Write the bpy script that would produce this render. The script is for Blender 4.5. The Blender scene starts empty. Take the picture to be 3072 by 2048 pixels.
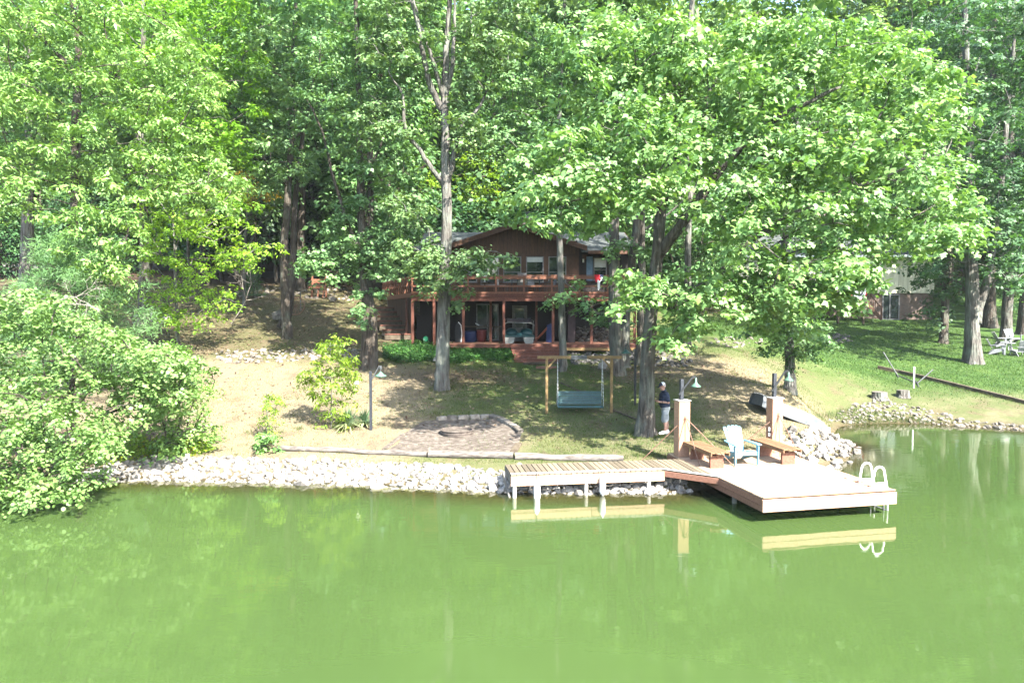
import bpy, bmesh, math, random
import numpy as np
from mathutils import Vector, Matrix
R = math.radians
scene = bpy.context.scene
COL = scene.collection

# ------------------------------------------------------------------ camera, sky, sun, exposure
CAM_H, PITCH, FPX = 4.8, R(2.35), 2048.0
cam_d = bpy.data.cameras.new('camera'); cam = bpy.data.objects.new('camera', cam_d); COL.objects.link(cam)
cam.location = (0, 0, CAM_H); cam.rotation_euler = (R(90) - PITCH, 0, 0)
cam_d.sensor_width = 36; cam_d.lens = 24; cam_d.clip_start = .1; cam_d.clip_end = 3000
scene.camera = cam
SUN_EL = R(43); SUN_H = Vector((.60, -.80, 0)).normalized()        # horizontal direction towards the sun
world = bpy.data.worlds.new('World'); scene.world = world; world.use_nodes = True
wn = world.node_tree; bgn = wn.nodes['Background']
sky = wn.nodes.new('ShaderNodeTexSky'); sky.sky_type = 'NISHITA'; sky.sun_disc = False
sky.sun_elevation = SUN_EL; sky.sun_rotation = math.atan2(SUN_H.x, SUN_H.y); sky.air_density = 1.0; sky.dust_density = 1.6
wn.links.new(sky.outputs['Color'], bgn.inputs['Color']); bgn.inputs['Strength'].default_value = .15
sun_d = bpy.data.lights.new('sun', 'SUN'); sun_d.energy = 5.0; sun_d.angle = R(.55); sun_d.color = (1, .95, .86)
sun = bpy.data.objects.new('sun', sun_d); COL.objects.link(sun)
sdir = Vector((SUN_H.x*math.cos(SUN_EL), SUN_H.y*math.cos(SUN_EL), math.sin(SUN_EL)))
sun.rotation_euler = sdir.to_track_quat('Z', 'Y').to_euler(); sun.location = sdir*100
vs = scene.view_settings; scene.display_settings.display_device = 'sRGB'
vs.view_transform = 'Standard'; vs.look = 'None'; vs.gamma = 1; vs.exposure = 2.75; vs.use_curve_mapping = False
scene.render.engine = 'CYCLES'
cy = scene.cycles; cy.use_denoising = True; cy.max_bounces = 8; cy.diffuse_bounces = 4; cy.transparent_max_bounces = 8
cy.transmission_bounces = 4; cy.glossy_bounces = 3; cy.caustics_reflective = False; cy.caustics_refractive = False
try: cy.denoiser = 'OPENIMAGEDENOISE'
except Exception: pass

# ------------------------------------------------------------------ pixel -> ray
def ray(u, v):
    x = (u-1536)/FPX; t = (1024-v)/FPX
    return Vector((x, math.cos(PITCH)+t*math.sin(PITCH), -math.sin(PITCH)+t*math.cos(PITCH)))
def px(u, v, d):
    r = ray(u, v); return Vector((0, 0, CAM_H)) + r*(d/r.y)
def dx(a, b, d): return px(a*1.30612, b*1.30612, d)                 # the same for a pixel read off the 2352 px wide view

# ------------------------------------------------------------------ terrain height
def _ctrl():
    P = []
    W = [(-900,1440),(-400,1440),(0,1440),(300,1437),(560,1440),(900,1448),(1200,1457),(1500,1475),(1700,1480),(2010,1479),(2120,1468),
         (2507,1395),(2547,1371),(2540,1330),(2500,1300),(2520,1280),(2720,1270),(2900,1280),(3072,1290),(3500,1300),(4200,1310)]
    for u, v in W:
        r = ray(u, v); s = CAM_H/-r.z; p = r*s; P.append((p.x, p.y, 0.0))
        if u < 2530 or u > 2700: P.append((p.x, p.y-1.3, -.45))
    for p in [(-160,-160,8),(0,-170,8),(160,-160,8),(8,17,-.9),(18,26.6,-.6),(15,24,-.8),(22,24,-.8),(-20,10,-1.8),(0,10,-1.8),(20,10,-1.8),(-40,-30,-3),(40,-30,-3),(0,-80,-4),(-90,-100,-3),(90,-100,-3),(14.2,27.2,-.3)]: P.append(p)
    L = [(-900,1380,20.8),(-400,1380,20.8),(0,1380,20.8),(300,1372,20.9),(560,1365,20.9),(900,1365,20.9),(1200,1375,20.6),(1500,1378,20.2),(1900,1375,20.3),(2200,1360,21),
         (2400,1330,22.3),(2470,1318,24),(2460,1290,26),(1985,1301,23.3),(1930,1306,23.2),(2200,1270,24.5),(2330,1235,26.3),(2480,1262,29.2),(1370,1300,23.5),(1112,1289,23.8),
         (1640,1238,26),(1835,1238,26),(700,1200,26.5),(400,1200,26.5),(900,1100,31.5),(1326,1169,28.6),(2370,1162,28),(2150,1150,28.5),(2100,1020,37),(2300,1020,38),
         (1850,1120,30.5),(1690,1110,31),(1600,1095,33.8),(1250,1060,34.5),(1450,1070,34.7),(1700,1085,34),(1900,1085,34),(640,1064,32.5),(860,1040,33.7),(860,1017,35.5),
         (840,956,39.5),(960,893,45),(760,900,44),(930,845,52),(500,830,52),(400,960,38),(0,950,38),(-500,950,38),(200,1100,30),(-400,1100,30),(600,805,56),(900,822,56),(0,805,56),
         (2920,1091,40),(3030,1032,45),(2680,960,56),(2450,965,54),(2640,1110,38),(2700,1180,33.5),(2900,1195,32.5),(3072,1210,31.5),(3500,1210,31.5),(2500,1190,32),
         (2480,1010,45),(3072,960,56),(3500,960,56),(2250,960,50),(1130,1000,38),(1100,940,42)]
    for u, v, d in L:
        p = px(u, v, d); P.append(tuple(p))
    P += [(-5,36,3.0),(0,36.6,3.0),(6,36.6,3.0),(-5,40,3.05),(0,40,3.05),(6,40,3.05),(-7,46,5.4),(7,46,5.2),(0,47,5.4),(0,56,7.6),(12,56,6),
          (-60,80,13),(0,80,13),(40,80,9.5),(90,80,9),(-60,140,27),(0,140,27),(60,140,23),(-160,60,10),(160,60,6),(-300,300,50),(0,300,55),(300,300,45),(-600,0,-4),(600,0,-4),(0,700,60),(-600,600,60),(600,600,60)]
    return np.array(P)
_CP = _ctrl()
def _fit():
    X = _CP[:, :2]; n = len(X)
    D = np.sqrt(((X[:, None]-X[None])**2).sum(-1))
    A = np.zeros((n+3, n+3)); A[:n, :n] = -D - np.eye(n)*.02; A[:n, n] = 1; A[:n, n+1:] = X; A[n, :n] = 1; A[n+1:, :n] = X.T
    b = np.zeros(n+3); b[:n] = _CP[:, 2]
    return np.linalg.solve(A, b)
_CW = _fit()
def gz(x, y):
    x = np.atleast_1d(np.asarray(x, float)); y = np.atleast_1d(np.asarray(y, float))
    out = np.empty(x.size); X = x.ravel(); Y = y.ravel(); n = len(_CP)
    for i in range(0, X.size, 4000):
        a = X[i:i+4000]; b = Y[i:i+4000]
        D = np.sqrt((a[:, None]-_CP[None, :, 0])**2 + (b[:, None]-_CP[None, :, 1])**2)
        out[i:i+4000] = -D @ _CW[:n] + _CW[n] + a*_CW[n+1] + b*_CW[n+2]
    bump = .025*np.sin(X*1.7+.6*np.sin(Y*1.1))*np.cos(Y*1.3+X*.4) + .05*np.sin(X*.45+1)*np.sin(Y*.5)
    return (out + bump*np.clip(out*2, 0, 1)).reshape(x.shape)
def gzf(x, y): return float(gz(x, y)[0])
def on(x, y, dz=0): return Vector((x, y, gzf(x, y)+dz))
def gpx(u, v):                                                       # where the ray through a pixel meets the ground
    r = ray(u, v); d = np.linspace(9, 130, 2400); x = r.x/r.y*d; z = CAM_H + r.z/r.y*d
    k = np.nonzero(z < gz(x, d))[0]
    i = k[0] if len(k) else len(d)-1
    return Vector((x[i], d[i], gzf(x[i], d[i])))
def gdx(a, b): return gpx(a*1.30612, b*1.30612)

# ------------------------------------------------------------------ node materials
def mat(name):
    m = bpy.data.materials.new(name); m.use_nodes = True
    return m, m.node_tree.nodes, m.node_tree.links, m.node_tree.nodes['Principled BSDF']
def nd(N, t, **k):
    n = N.new(t)
    for a, b in k.items():
        if a in n.inputs: n.inputs[a].default_value = b
        else: setattr(n, a, b)
    return n
def ramp(N, stops, interp='LINEAR'):
    r = N.new('ShaderNodeValToRGB'); r.color_ramp.interpolation = interp; e = r.color_ramp.elements
    while len(e) < len(stops): e.new(.5)
    for q, (p, c) in zip(e, stops): q.position = p; q.color = (*c, 1) if len(c) == 3 else c
    return r
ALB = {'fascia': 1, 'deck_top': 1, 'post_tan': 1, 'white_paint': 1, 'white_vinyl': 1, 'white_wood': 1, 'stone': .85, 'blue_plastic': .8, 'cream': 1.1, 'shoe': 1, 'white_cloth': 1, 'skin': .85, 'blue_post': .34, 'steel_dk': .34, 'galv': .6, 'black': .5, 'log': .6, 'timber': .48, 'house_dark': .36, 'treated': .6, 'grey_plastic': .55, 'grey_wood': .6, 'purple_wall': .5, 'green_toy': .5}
def noise_mat(name, c1, c2, scale=6, stretch=(1,1,1), rough=.75, bump=.25, bscale=None, spec=.3, metal=0, detail=6, dist=.02, mid=None, var=(.84,1.12)):
    """plain material with two-tone noise colour and fine relief, in object space"""
    m, N, L, B = mat(name); k_ = ALB.get(name, .76); c1, c2 = (tuple(q*k_ for q in c) for c in (c1, c2)); mid = tuple(q*k_ for q in mid) if mid else None
    tc = nd(N, 'ShaderNodeTexCoord'); mp = nd(N, 'ShaderNodeMapping', Scale=stretch); L.new(tc.outputs['Object'], mp.inputs['Vector'])
    nz = nd(N, 'ShaderNodeTexNoise', Scale=scale, Detail=detail, Roughness=.62); L.new(mp.outputs['Vector'], nz.inputs['Vector'])
    rp = ramp(N, [(.32, c1), (.5, mid), (.68, c2)] if mid else [(.33, c1), (.67, c2)]); L.new(nz.outputs['Fac'], rp.inputs['Fac'])
    oi = nd(N, 'ShaderNodeObjectInfo'); mr = nd(N, 'ShaderNodeMapRange'); mr.inputs['To Min'].default_value = var[0]; mr.inputs['To Max'].default_value = var[1]
    L.new(oi.outputs['Random'], mr.inputs['Value'])
    mx = nd(N, 'ShaderNodeVectorMath', operation='SCALE'); L.new(rp.outputs['Color'], mx.inputs[0]); L.new(mr.outputs['Result'], mx.inputs['Scale'])
    L.new(mx.outputs['Vector'], B.inputs['Base Color'])
    B.inputs['Roughness'].default_value = rough; B.inputs['Specular IOR Level'].default_value = spec; B.inputs['Metallic'].default_value = metal
    if bump:
        n2 = nd(N, 'ShaderNodeTexNoise', Scale=bscale or scale*3, Detail=8, Roughness=.65); L.new(mp.outputs['Vector'], n2.inputs['Vector'])
        bp = nd(N, 'ShaderNodeBump', Strength=bump, Distance=dist); L.new(n2.outputs['Fac'], bp.inputs['Height']); L.new(bp.outputs['Normal'], B.inputs['Normal'])
    return m
def leaf_mat(name, stops, trans=(.30,.46,.06), tr=.24, rough=.58, spec=.5):
    m, N, L, B = mat(name)
    at = nd(N, 'ShaderNodeAttribute', attribute_name='rnd'); rp = ramp(N, stops); L.new(at.outputs['Fac'], rp.inputs['Fac'])
    oi = nd(N, 'ShaderNodeObjectInfo'); hs = nd(N, 'ShaderNodeHueSaturation')
    mr = nd(N, 'ShaderNodeMapRange'); mr.inputs['To Min'].default_value = .485; mr.inputs['To Max'].default_value = .515
    L.new(oi.outputs['Random'], mr.inputs['Value']); L.new(mr.outputs['Result'], hs.inputs['Hue']); L.new(rp.outputs['Color'], hs.inputs['Color'])
    mv = nd(N, 'ShaderNodeMapRange'); mv.inputs['To Min'].default_value = .8; mv.inputs['To Max'].default_value = 1.15
    ml = nd(N, 'ShaderNodeMath', operation='FRACT'); m7 = nd(N, 'ShaderNodeMath', operation='MULTIPLY'); m7.inputs[1].default_value = 7.31
    L.new(oi.outputs['Random'], m7.inputs[0]); L.new(m7.outputs[0], ml.inputs[0]); L.new(ml.outputs[0], mv.inputs['Value']); L.new(mv.outputs['Result'], hs.inputs['Value'])
    L.new(hs.outputs['Color'], B.inputs['Base Color']); B.inputs['Roughness'].default_value = rough; B.inputs['Specular IOR Level'].default_value = spec
    tl = nd(N, 'ShaderNodeBsdfTranslucent'); tm = nd(N, 'ShaderNodeMix', data_type='RGBA', blend_type='MULTIPLY'); tm.inputs[0].default_value = 1
    vm = nd(N, 'ShaderNodeVectorMath', operation='MULTIPLY'); vm.inputs[1].default_value = (1.7, 1.7, .8)
    L.new(hs.outputs['Color'], vm.inputs[0]); L.new(vm.outputs['Vector'], tl.inputs['Color'])
    mx = nd(N, 'ShaderNodeMixShader'); mx.inputs[0].default_value = tr
    L.new(B.outputs[0], mx.inputs[1]); L.new(tl.outputs[0], mx.inputs[2]); L.new(mx.outputs[0], N['Material Output'].inputs['Surface'])
    return m
M = {}
M['leaf_oak'] = leaf_mat('leaf_oak', [(0,(.045,.10,.028)),(.45,(.115,.21,.062)),(.8,(.175,.28,.082)),(1,(.24,.31,.075))])
M['leaf_gum'] = leaf_mat('leaf_gum', [(0,(.045,.115,.024)),(.45,(.11,.22,.05)),(.8,(.165,.28,.066)),(1,(.22,.30,.06))])
M['leaf_mid'] = leaf_mat('leaf_mid', [(0,(.038,.096,.030)),(.5,(.092,.19,.064)),(1,(.16,.265,.088))])
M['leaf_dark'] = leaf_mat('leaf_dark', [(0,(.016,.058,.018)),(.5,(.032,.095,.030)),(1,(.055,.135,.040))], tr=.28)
M['leaf_yel'] = leaf_mat('leaf_yel', [(0,(.075,.16,.012)),(.6,(.15,.27,.022)),(.9,(.21,.31,.03)),(1,(.30,.27,.02))], tr=.42)
M['leaf_gold'] = leaf_mat('leaf_gold', [(0,(.22,.20,.02)),(.6,(.36,.28,.02)),(1,(.42,.24,.03))], tr=.4)
M['leaf_redbud'] = leaf_mat('leaf_redbud', [(0,(.06,.125,.03)),(.5,(.12,.225,.058)),(1,(.18,.285,.085))], tr=.30)
M['needle'] = leaf_mat('needle', [(0,(.05,.12,.035)),(.5,(.10,.20,.06)),(1,(.16,.27,.09))], tr=.25)
M['litter_leaf'] = leaf_mat('litter_leaf', [(0,(.03,.018,.011)),(.5,(.075,.048,.03)),(.85,(.13,.092,.06)),(1,(.19,.15,.10))], tr=.1, spec=.2)
M['ivy'] = leaf_mat('ivy', [(0,(.010,.042,.010)),(.5,(.026,.085,.016)),(1,(.06,.14,.024))], tr=.2, rough=.6, spec=.2)
M['yucca'] = leaf_mat('yucca', [(0,(.06,.12,.05)),(.5,(.11,.18,.09)),(.8,(.20,.24,.11)),(1,(.34,.33,.17))], tr=.15)
M['blade'] = leaf_mat('blade', [(0,(.026,.052,.011)),(.45,(.052,.082,.017)),(.75,(.11,.11,.043)),(1,(.175,.145,.08))], tr=.25, spec=.2)
M['blade_lush'] = leaf_mat('blade_lush', [(0,(.022,.055,.012)),(.6,(.048,.092,.02)),(1,(.10,.135,.04))], tr=.25, spec=.2)

def bark_mat(name, c1, c2, c3, lichen=0.0, vs=1.0):
    m, N, L, B = mat(name)
    tc = nd(N, 'ShaderNodeTexCoord'); mp = nd(N, 'ShaderNodeMapping', Scale=(5.5*vs, 5.5*vs, .65*vs)); L.new(tc.outputs['Object'], mp.inputs['Vector'])
    n1 = nd(N, 'ShaderNodeTexNoise', Scale=1.6, Detail=7, Roughness=.62, Distortion=.5); L.new(mp.outputs['Vector'], n1.inputs['Vector'])
    vo = nd(N, 'ShaderNodeTexVoronoi', Scale=1.3); vo.feature = 'DISTANCE_TO_EDGE'; L.new(mp.outputs['Vector'], vo.inputs['Vector'])
    rp = ramp(N, [(.28, c1), (.5, c2), (.75, c3)]); L.new(n1.outputs['Fac'], rp.inputs['Fac'])
    mp2 = nd(N, 'ShaderNodeMapping', Scale=(1.5, 1.5, .9)); L.new(tc.outputs['Object'], mp2.inputs['Vector'])
    n2 = nd(N, 'ShaderNodeTexNoise', Scale=1.2, Detail=9, Roughness=.7); L.new(mp2.outputs['Vector'], n2.inputs['Vector'])
    lr = ramp(N, [(.55-lichen*.12, (0,0,0)), (.66-lichen*.1, (1,1,1))]); L.new(n2.outputs['Fac'], lr.inputs['Fac'])
    mx = nd(N, 'ShaderNodeMix', data_type='RGBA'); L.new(rp.outputs['Color'], mx.inputs[6]); mx.inputs[7].default_value = (.20,.24,.195,1)
    mm = nd(N, 'ShaderNodeMath', operation='MULTIPLY'); mm.inputs[1].default_value = .55*lichen; L.new(lr.outputs['Color'], mm.inputs[0]); L.new(mm.outputs[0], mx.inputs[0])
    L.new(mx.outputs[2], B.inputs['Base Color']); B.inputs['Roughness'].default_value = .9; B.inputs['Specular IOR Level'].default_value = .15
    ad = nd(N, 'ShaderNodeMath', operation='ADD'); L.new(n1.outputs['Fac'], ad.inputs[0]); L.new(vo.outputs['Distance'], ad.inputs[1])
    bp = nd(N, 'ShaderNodeBump', Strength=1.0, Distance=.13); L.new(ad.outputs[0], bp.inputs['Height']); L.new(bp.outputs['Normal'], B.inputs['Normal'])
    return m
M['bark_grey'] = bark_mat('bark_grey', (.018,.015,.012), (.075,.066,.056), (.155,.142,.123), .5)
M['bark_pale'] = bark_mat('bark_pale', (.025,.022,.018), (.10,.092,.082), (.20,.19,.17), .6)
M['bark_brown'] = bark_mat('bark_brown', (.02,.016,.012), (.056,.046,.037), (.11,.092,.075), .4)
M['bark_far'] = noise_mat('bark_far', (.04,.033,.026), (.13,.11,.09), 3, (4,4,.6), .9, .4, spec=.1)
M['twig'] = noise_mat('twig', (.14,.12,.10), (.34,.31,.27), 8, rough=.9, bump=0, spec=.1)

def wood(name, c1, c2, rough=.7, s=(1.2,14,14), bump=.25, mid=None, spec=.25): return noise_mat(name, c1, c2, 3.0, s, rough, bump, 9, spec=spec, mid=mid, dist=.006)
M['deck_top'] = noise_mat('deck_top', (.27,.175,.11), (.38,.265,.18), 3, (9,9,9), .8, .25, var=(.7,1.15))
M['deck_red'] = wood('deck_red', (.17,.078,.05), (.26,.13,.088), s=(6,6,6))
M['post_tan'] = wood('post_tan', (.25,.14,.088), (.34,.205,.135), s=(6,6,6))
M['bench_tan'] = wood('bench_tan', (.165,.088,.045), (.24,.14,.078), s=(6,6,6))
M['dock_tan'] = noise_mat('dock_tan', (.125,.10,.066), (.215,.178,.125), 3, (9,9,9), .8, .25, var=(.62,1.25))
M['fascia'] = wood('fascia', (.33,.205,.135), (.43,.285,.20), s=(6,6,6))
M['grey_wood'] = wood('grey_wood', (.15,.135,.115), (.30,.28,.245), s=(5,5,5))
M['white_wood'] = wood('white_wood', (.30,.285,.255), (.46,.44,.405), s=(4,4,4))
M['house_red'] = wood('house_red', (.095,.034,.022), (.17,.064,.042), s=(5,5,5))
M['house_rail'] = wood('house_rail', (.155,.062,.036), (.25,.11,.066), s=(5,5,5))
M['house_brown'] = wood('house_brown', (.050,.024,.013), (.108,.055,.031), s=(10,10,1.2))
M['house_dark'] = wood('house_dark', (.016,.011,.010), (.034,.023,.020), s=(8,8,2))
M['purple_wall'] = noise_mat('purple_wall', (.060,.038,.042), (.10,.066,.07), 5)
M['trim_grey'] = noise_mat('trim_grey', (.16,.155,.15), (.24,.235,.23), 8, bump=.05)
M['shingle'] = noise_mat('shingle', (.055,.062,.06), (.11,.122,.118), 16, (1,1,1), .9, .5, 40, spec=.15)
M['treated'] = wood('treated', (.20,.125,.052), (.32,.22,.10), s=(6,6,6))
M['stone'] = noise_mat('stone', (.16,.148,.132), (.40,.375,.34), 5, rough=.9, bump=.5, spec=.15, mid=(.28,.262,.238), var=(.5,1.25))
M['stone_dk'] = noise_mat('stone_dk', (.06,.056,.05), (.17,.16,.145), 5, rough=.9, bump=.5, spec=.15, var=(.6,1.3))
M['stone_warm'] = noise_mat('stone_warm', (.13,.11,.088), (.31,.28,.24), 5, rough=.9, bump=.5, spec=.15, var=(.55,1.25))
M['log'] = noise_mat('log', (.075,.062,.054), (.26,.24,.215), 3.2, (1,5,5), .9, .5, spec=.1, mid=(.17,.153,.136))
M['timber'] = noise_mat('timber', (.09,.07,.05), (.20,.165,.12), 4, rough=.9, bump=.5, spec=.1)
M['steel_dk'] = noise_mat('steel_dk', (.022,.028,.032), (.05,.06,.07), 9, rough=.5, bump=.08, spec=.4)
M['blue_post'] = noise_mat('blue_post', (.035,.045,.06), (.09,.10,.125), 9, rough=.6, bump=.1)
M['galv'] = noise_mat('galv', (.10,.107,.112), (.17,.178,.184), 9, rough=.45, bump=.05, metal=.2, spec=.4)
M['rust'] = noise_mat('rust', (.14,.075,.05), (.27,.16,.11), 9, rough=.85, bump=.2)
M['alum'] = noise_mat('alum', (.075,.085,.092), (.135,.15,.158), 4, rough=.5, bump=.06, metal=.2, spec=.4)
M['white_paint'] = noise_mat('white_paint', (.74,.75,.74), (.84,.84,.83), 6, rough=.4, bump=.03, spec=.4)
M['white_vinyl'] = noise_mat('white_vinyl', (.70,.71,.68), (.82,.82,.79), 3, rough=.35, bump=.03, spec=.4)
M['green_shade'] = noise_mat('green_shade', (.07,.15,.105), (.11,.20,.15), 5, rough=.35, bump=0, spec=.4)
M['dkgreen_shade'] = noise_mat('dkgreen_shade', (.012,.06,.045), (.02,.09,.065), 5, rough=.3, bump=0, spec=.5)
M['teal_metal'] = noise_mat('teal_metal', (.018,.07,.078), (.034,.105,.112), 6, rough=.45, bump=.05, spec=.4)
M['blue_plastic'] = noise_mat('blue_plastic', (.125,.30,.385), (.175,.375,.46), 4, rough=.5, bump=.03, spec=.3)
M['grey_plastic'] = noise_mat('grey_plastic', (.27,.285,.30), (.36,.375,.39), 4, rough=.5, bump=.03, spec=.35)
M['chain'] = noise_mat('chain', (.5,.5,.48), (.7,.7,.68), 30, rough=.4, bump=.2, metal=.4)
M['black'] = noise_mat('black', (.012,.012,.013), (.03,.03,.032), 9, rough=.6, bump=.05)
M['rubber'] = noise_mat('rubber', (.012,.012,.012), (.025,.025,.025), 9, rough=.85, bump=.1)
M['dk_rock_soil'] = noise_mat('dk_rock_soil', (.07,.05,.035), (.16,.12,.085), 4, rough=.95, bump=.6)
M['mulch'] = noise_mat('mulch', (.05,.041,.034), (.19,.168,.145), 6, (1,1.2,1), .95, .6, spec=.1, mid=(.105,.088,.073), detail=10)
M['gravel'] = noise_mat('gravel', (.12,.11,.10), (.22,.205,.19), 22, rough=.95, bump=.5, spec=.1)
M['cream'] = noise_mat('cream', (.40,.385,.30), (.47,.455,.36), 5, (1,1,.2), .7, .08)
M['brick_far'] = None
M['red_cloth'] = noise_mat('red_cloth', (.42,.012,.022), (.52,.02,.03), 8, rough=.8, bump=.1)
M['white_cloth'] = noise_mat('white_cloth', (.68,.68,.70), (.80,.80,.81), 8, rough=.8, bump=.1)
M['navy_cloth'] = noise_mat('navy_cloth', (.016,.022,.055), (.028,.036,.08), 8, rough=.85, bump=.15)
M['teal_plastic'] = noise_mat('teal_plastic', (.008,.05,.056), (.013,.072,.078), 5, rough=.35, bump=.02, spec=.45)
M['red_plastic'] = noise_mat('red_plastic', (.12,.018,.018), (.17,.026,.024), 5, rough=.5, bump=.02)
M['dimmed_white'] = noise_mat('dimmed_white', (.22,.225,.215), (.32,.325,.31), 6, rough=.5, bump=.05)  # white greyed in its colour for deep porch shade; also on boat strakes
M['ring_steel'] = noise_mat('ring_steel', (.055,.043,.036), (.13,.108,.092), 9, rough=.8, bump=.2)
M['orange_plastic'] = noise_mat('orange_plastic', (.20,.045,.018), (.26,.065,.026), 5, rough=.45, bump=.02)
M['blue_tub'] = noise_mat('blue_tub', (.010,.020,.085), (.015,.03,.115), 5, rough=.45, bump=.02)
M['green_toy'] = noise_mat('green_toy', (.012,.15,.07), (.018,.20,.095), 5, rough=.4, bump=.02)
M['canvas'] = noise_mat('canvas', (.07,.06,.065), (.15,.13,.135), 12, (6,1,1), .8, .1)
M['skin'] = noise_mat('skin', (.36,.20,.145), (.45,.27,.20), 14, rough=.55, bump=.06, spec=.35)
M['shirt'] = noise_mat('shirt', (.018,.028,.055), (.03,.044,.085), 14, rough=.85, bump=.25, bscale=9)
M['shorts'] = noise_mat('shorts', (.25,.275,.29), (.34,.365,.38), 9, rough=.9, bump=.3, bscale=8)
M['shoe'] = noise_mat('shoe', (.74,.74,.73), (.84,.84,.83), 9, rough=.6, bump=.08)
M['hair'] = noise_mat('hair', (.45,.43,.41), (.66,.64,.62), 30, rough=.8, bump=.3)
def glass_mat(name, base, rough=.04):
    m, N, L, B = mat(name); B.inputs['Base Color'].default_value = (*base, 1); B.inputs['Roughness'].default_value = rough
    B.inputs['Specular IOR Level'].default_value = .9
    tc = nd(N, 'ShaderNodeTexCoord'); nz = nd(N, 'ShaderNodeTexNoise', Scale=1.5, Detail=2); L.new(tc.outputs['Object'], nz.inputs['Vector'])
    bp = nd(N, 'ShaderNodeBump', Strength=.04, Distance=.05); L.new(nz.outputs['Fac'], bp.inputs['Height']); L.new(bp.outputs['Normal'], B.inputs['Normal'])
    return m
M['glass'] = glass_mat('glass', (.012,.018,.018))
M['shade_white'] = noise_mat('shade_white', (.55,.58,.56), (.66,.68,.66), 4, bump=.02)
def brick_mat(name, c1, c2, mortar, sc):
    m, N, L, B = mat(name); tc = nd(N, 'ShaderNodeTexCoord'); mp = nd(N, 'ShaderNodeMapping', Rotation=(R(90),0,0)); L.new(tc.outputs['Object'], mp.inputs['Vector'])
    b = nd(N, 'ShaderNodeTexBrick', Scale=sc); b.inputs['Color1'].default_value = (*c1,1); b.inputs['Color2'].default_value = (*c2,1); b.inputs['Mortar'].default_value = (*mortar,1)
    b.inputs['Brick Width'].default_value = .22; b.inputs['Row Height'].default_value = .075; b.inputs['Mortar Size'].default_value = .008
    L.new(mp.outputs['Vector'], b.inputs['Vector']); L.new(b.outputs['Color'], B.inputs['Base Color']); B.inputs['Roughness'].default_value = .9
    bp = nd(N, 'ShaderNodeBump', Strength=.4, Distance=.01, invert=True); L.new(b.outputs['Fac'], bp.inputs['Height']); L.new(bp.outputs['Normal'], B.inputs['Normal'])
    return m
M['brick_far'] = brick_mat('brick_far', (.075,.048,.037), (.105,.07,.054), (.10,.09,.08), 1.0)

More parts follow.
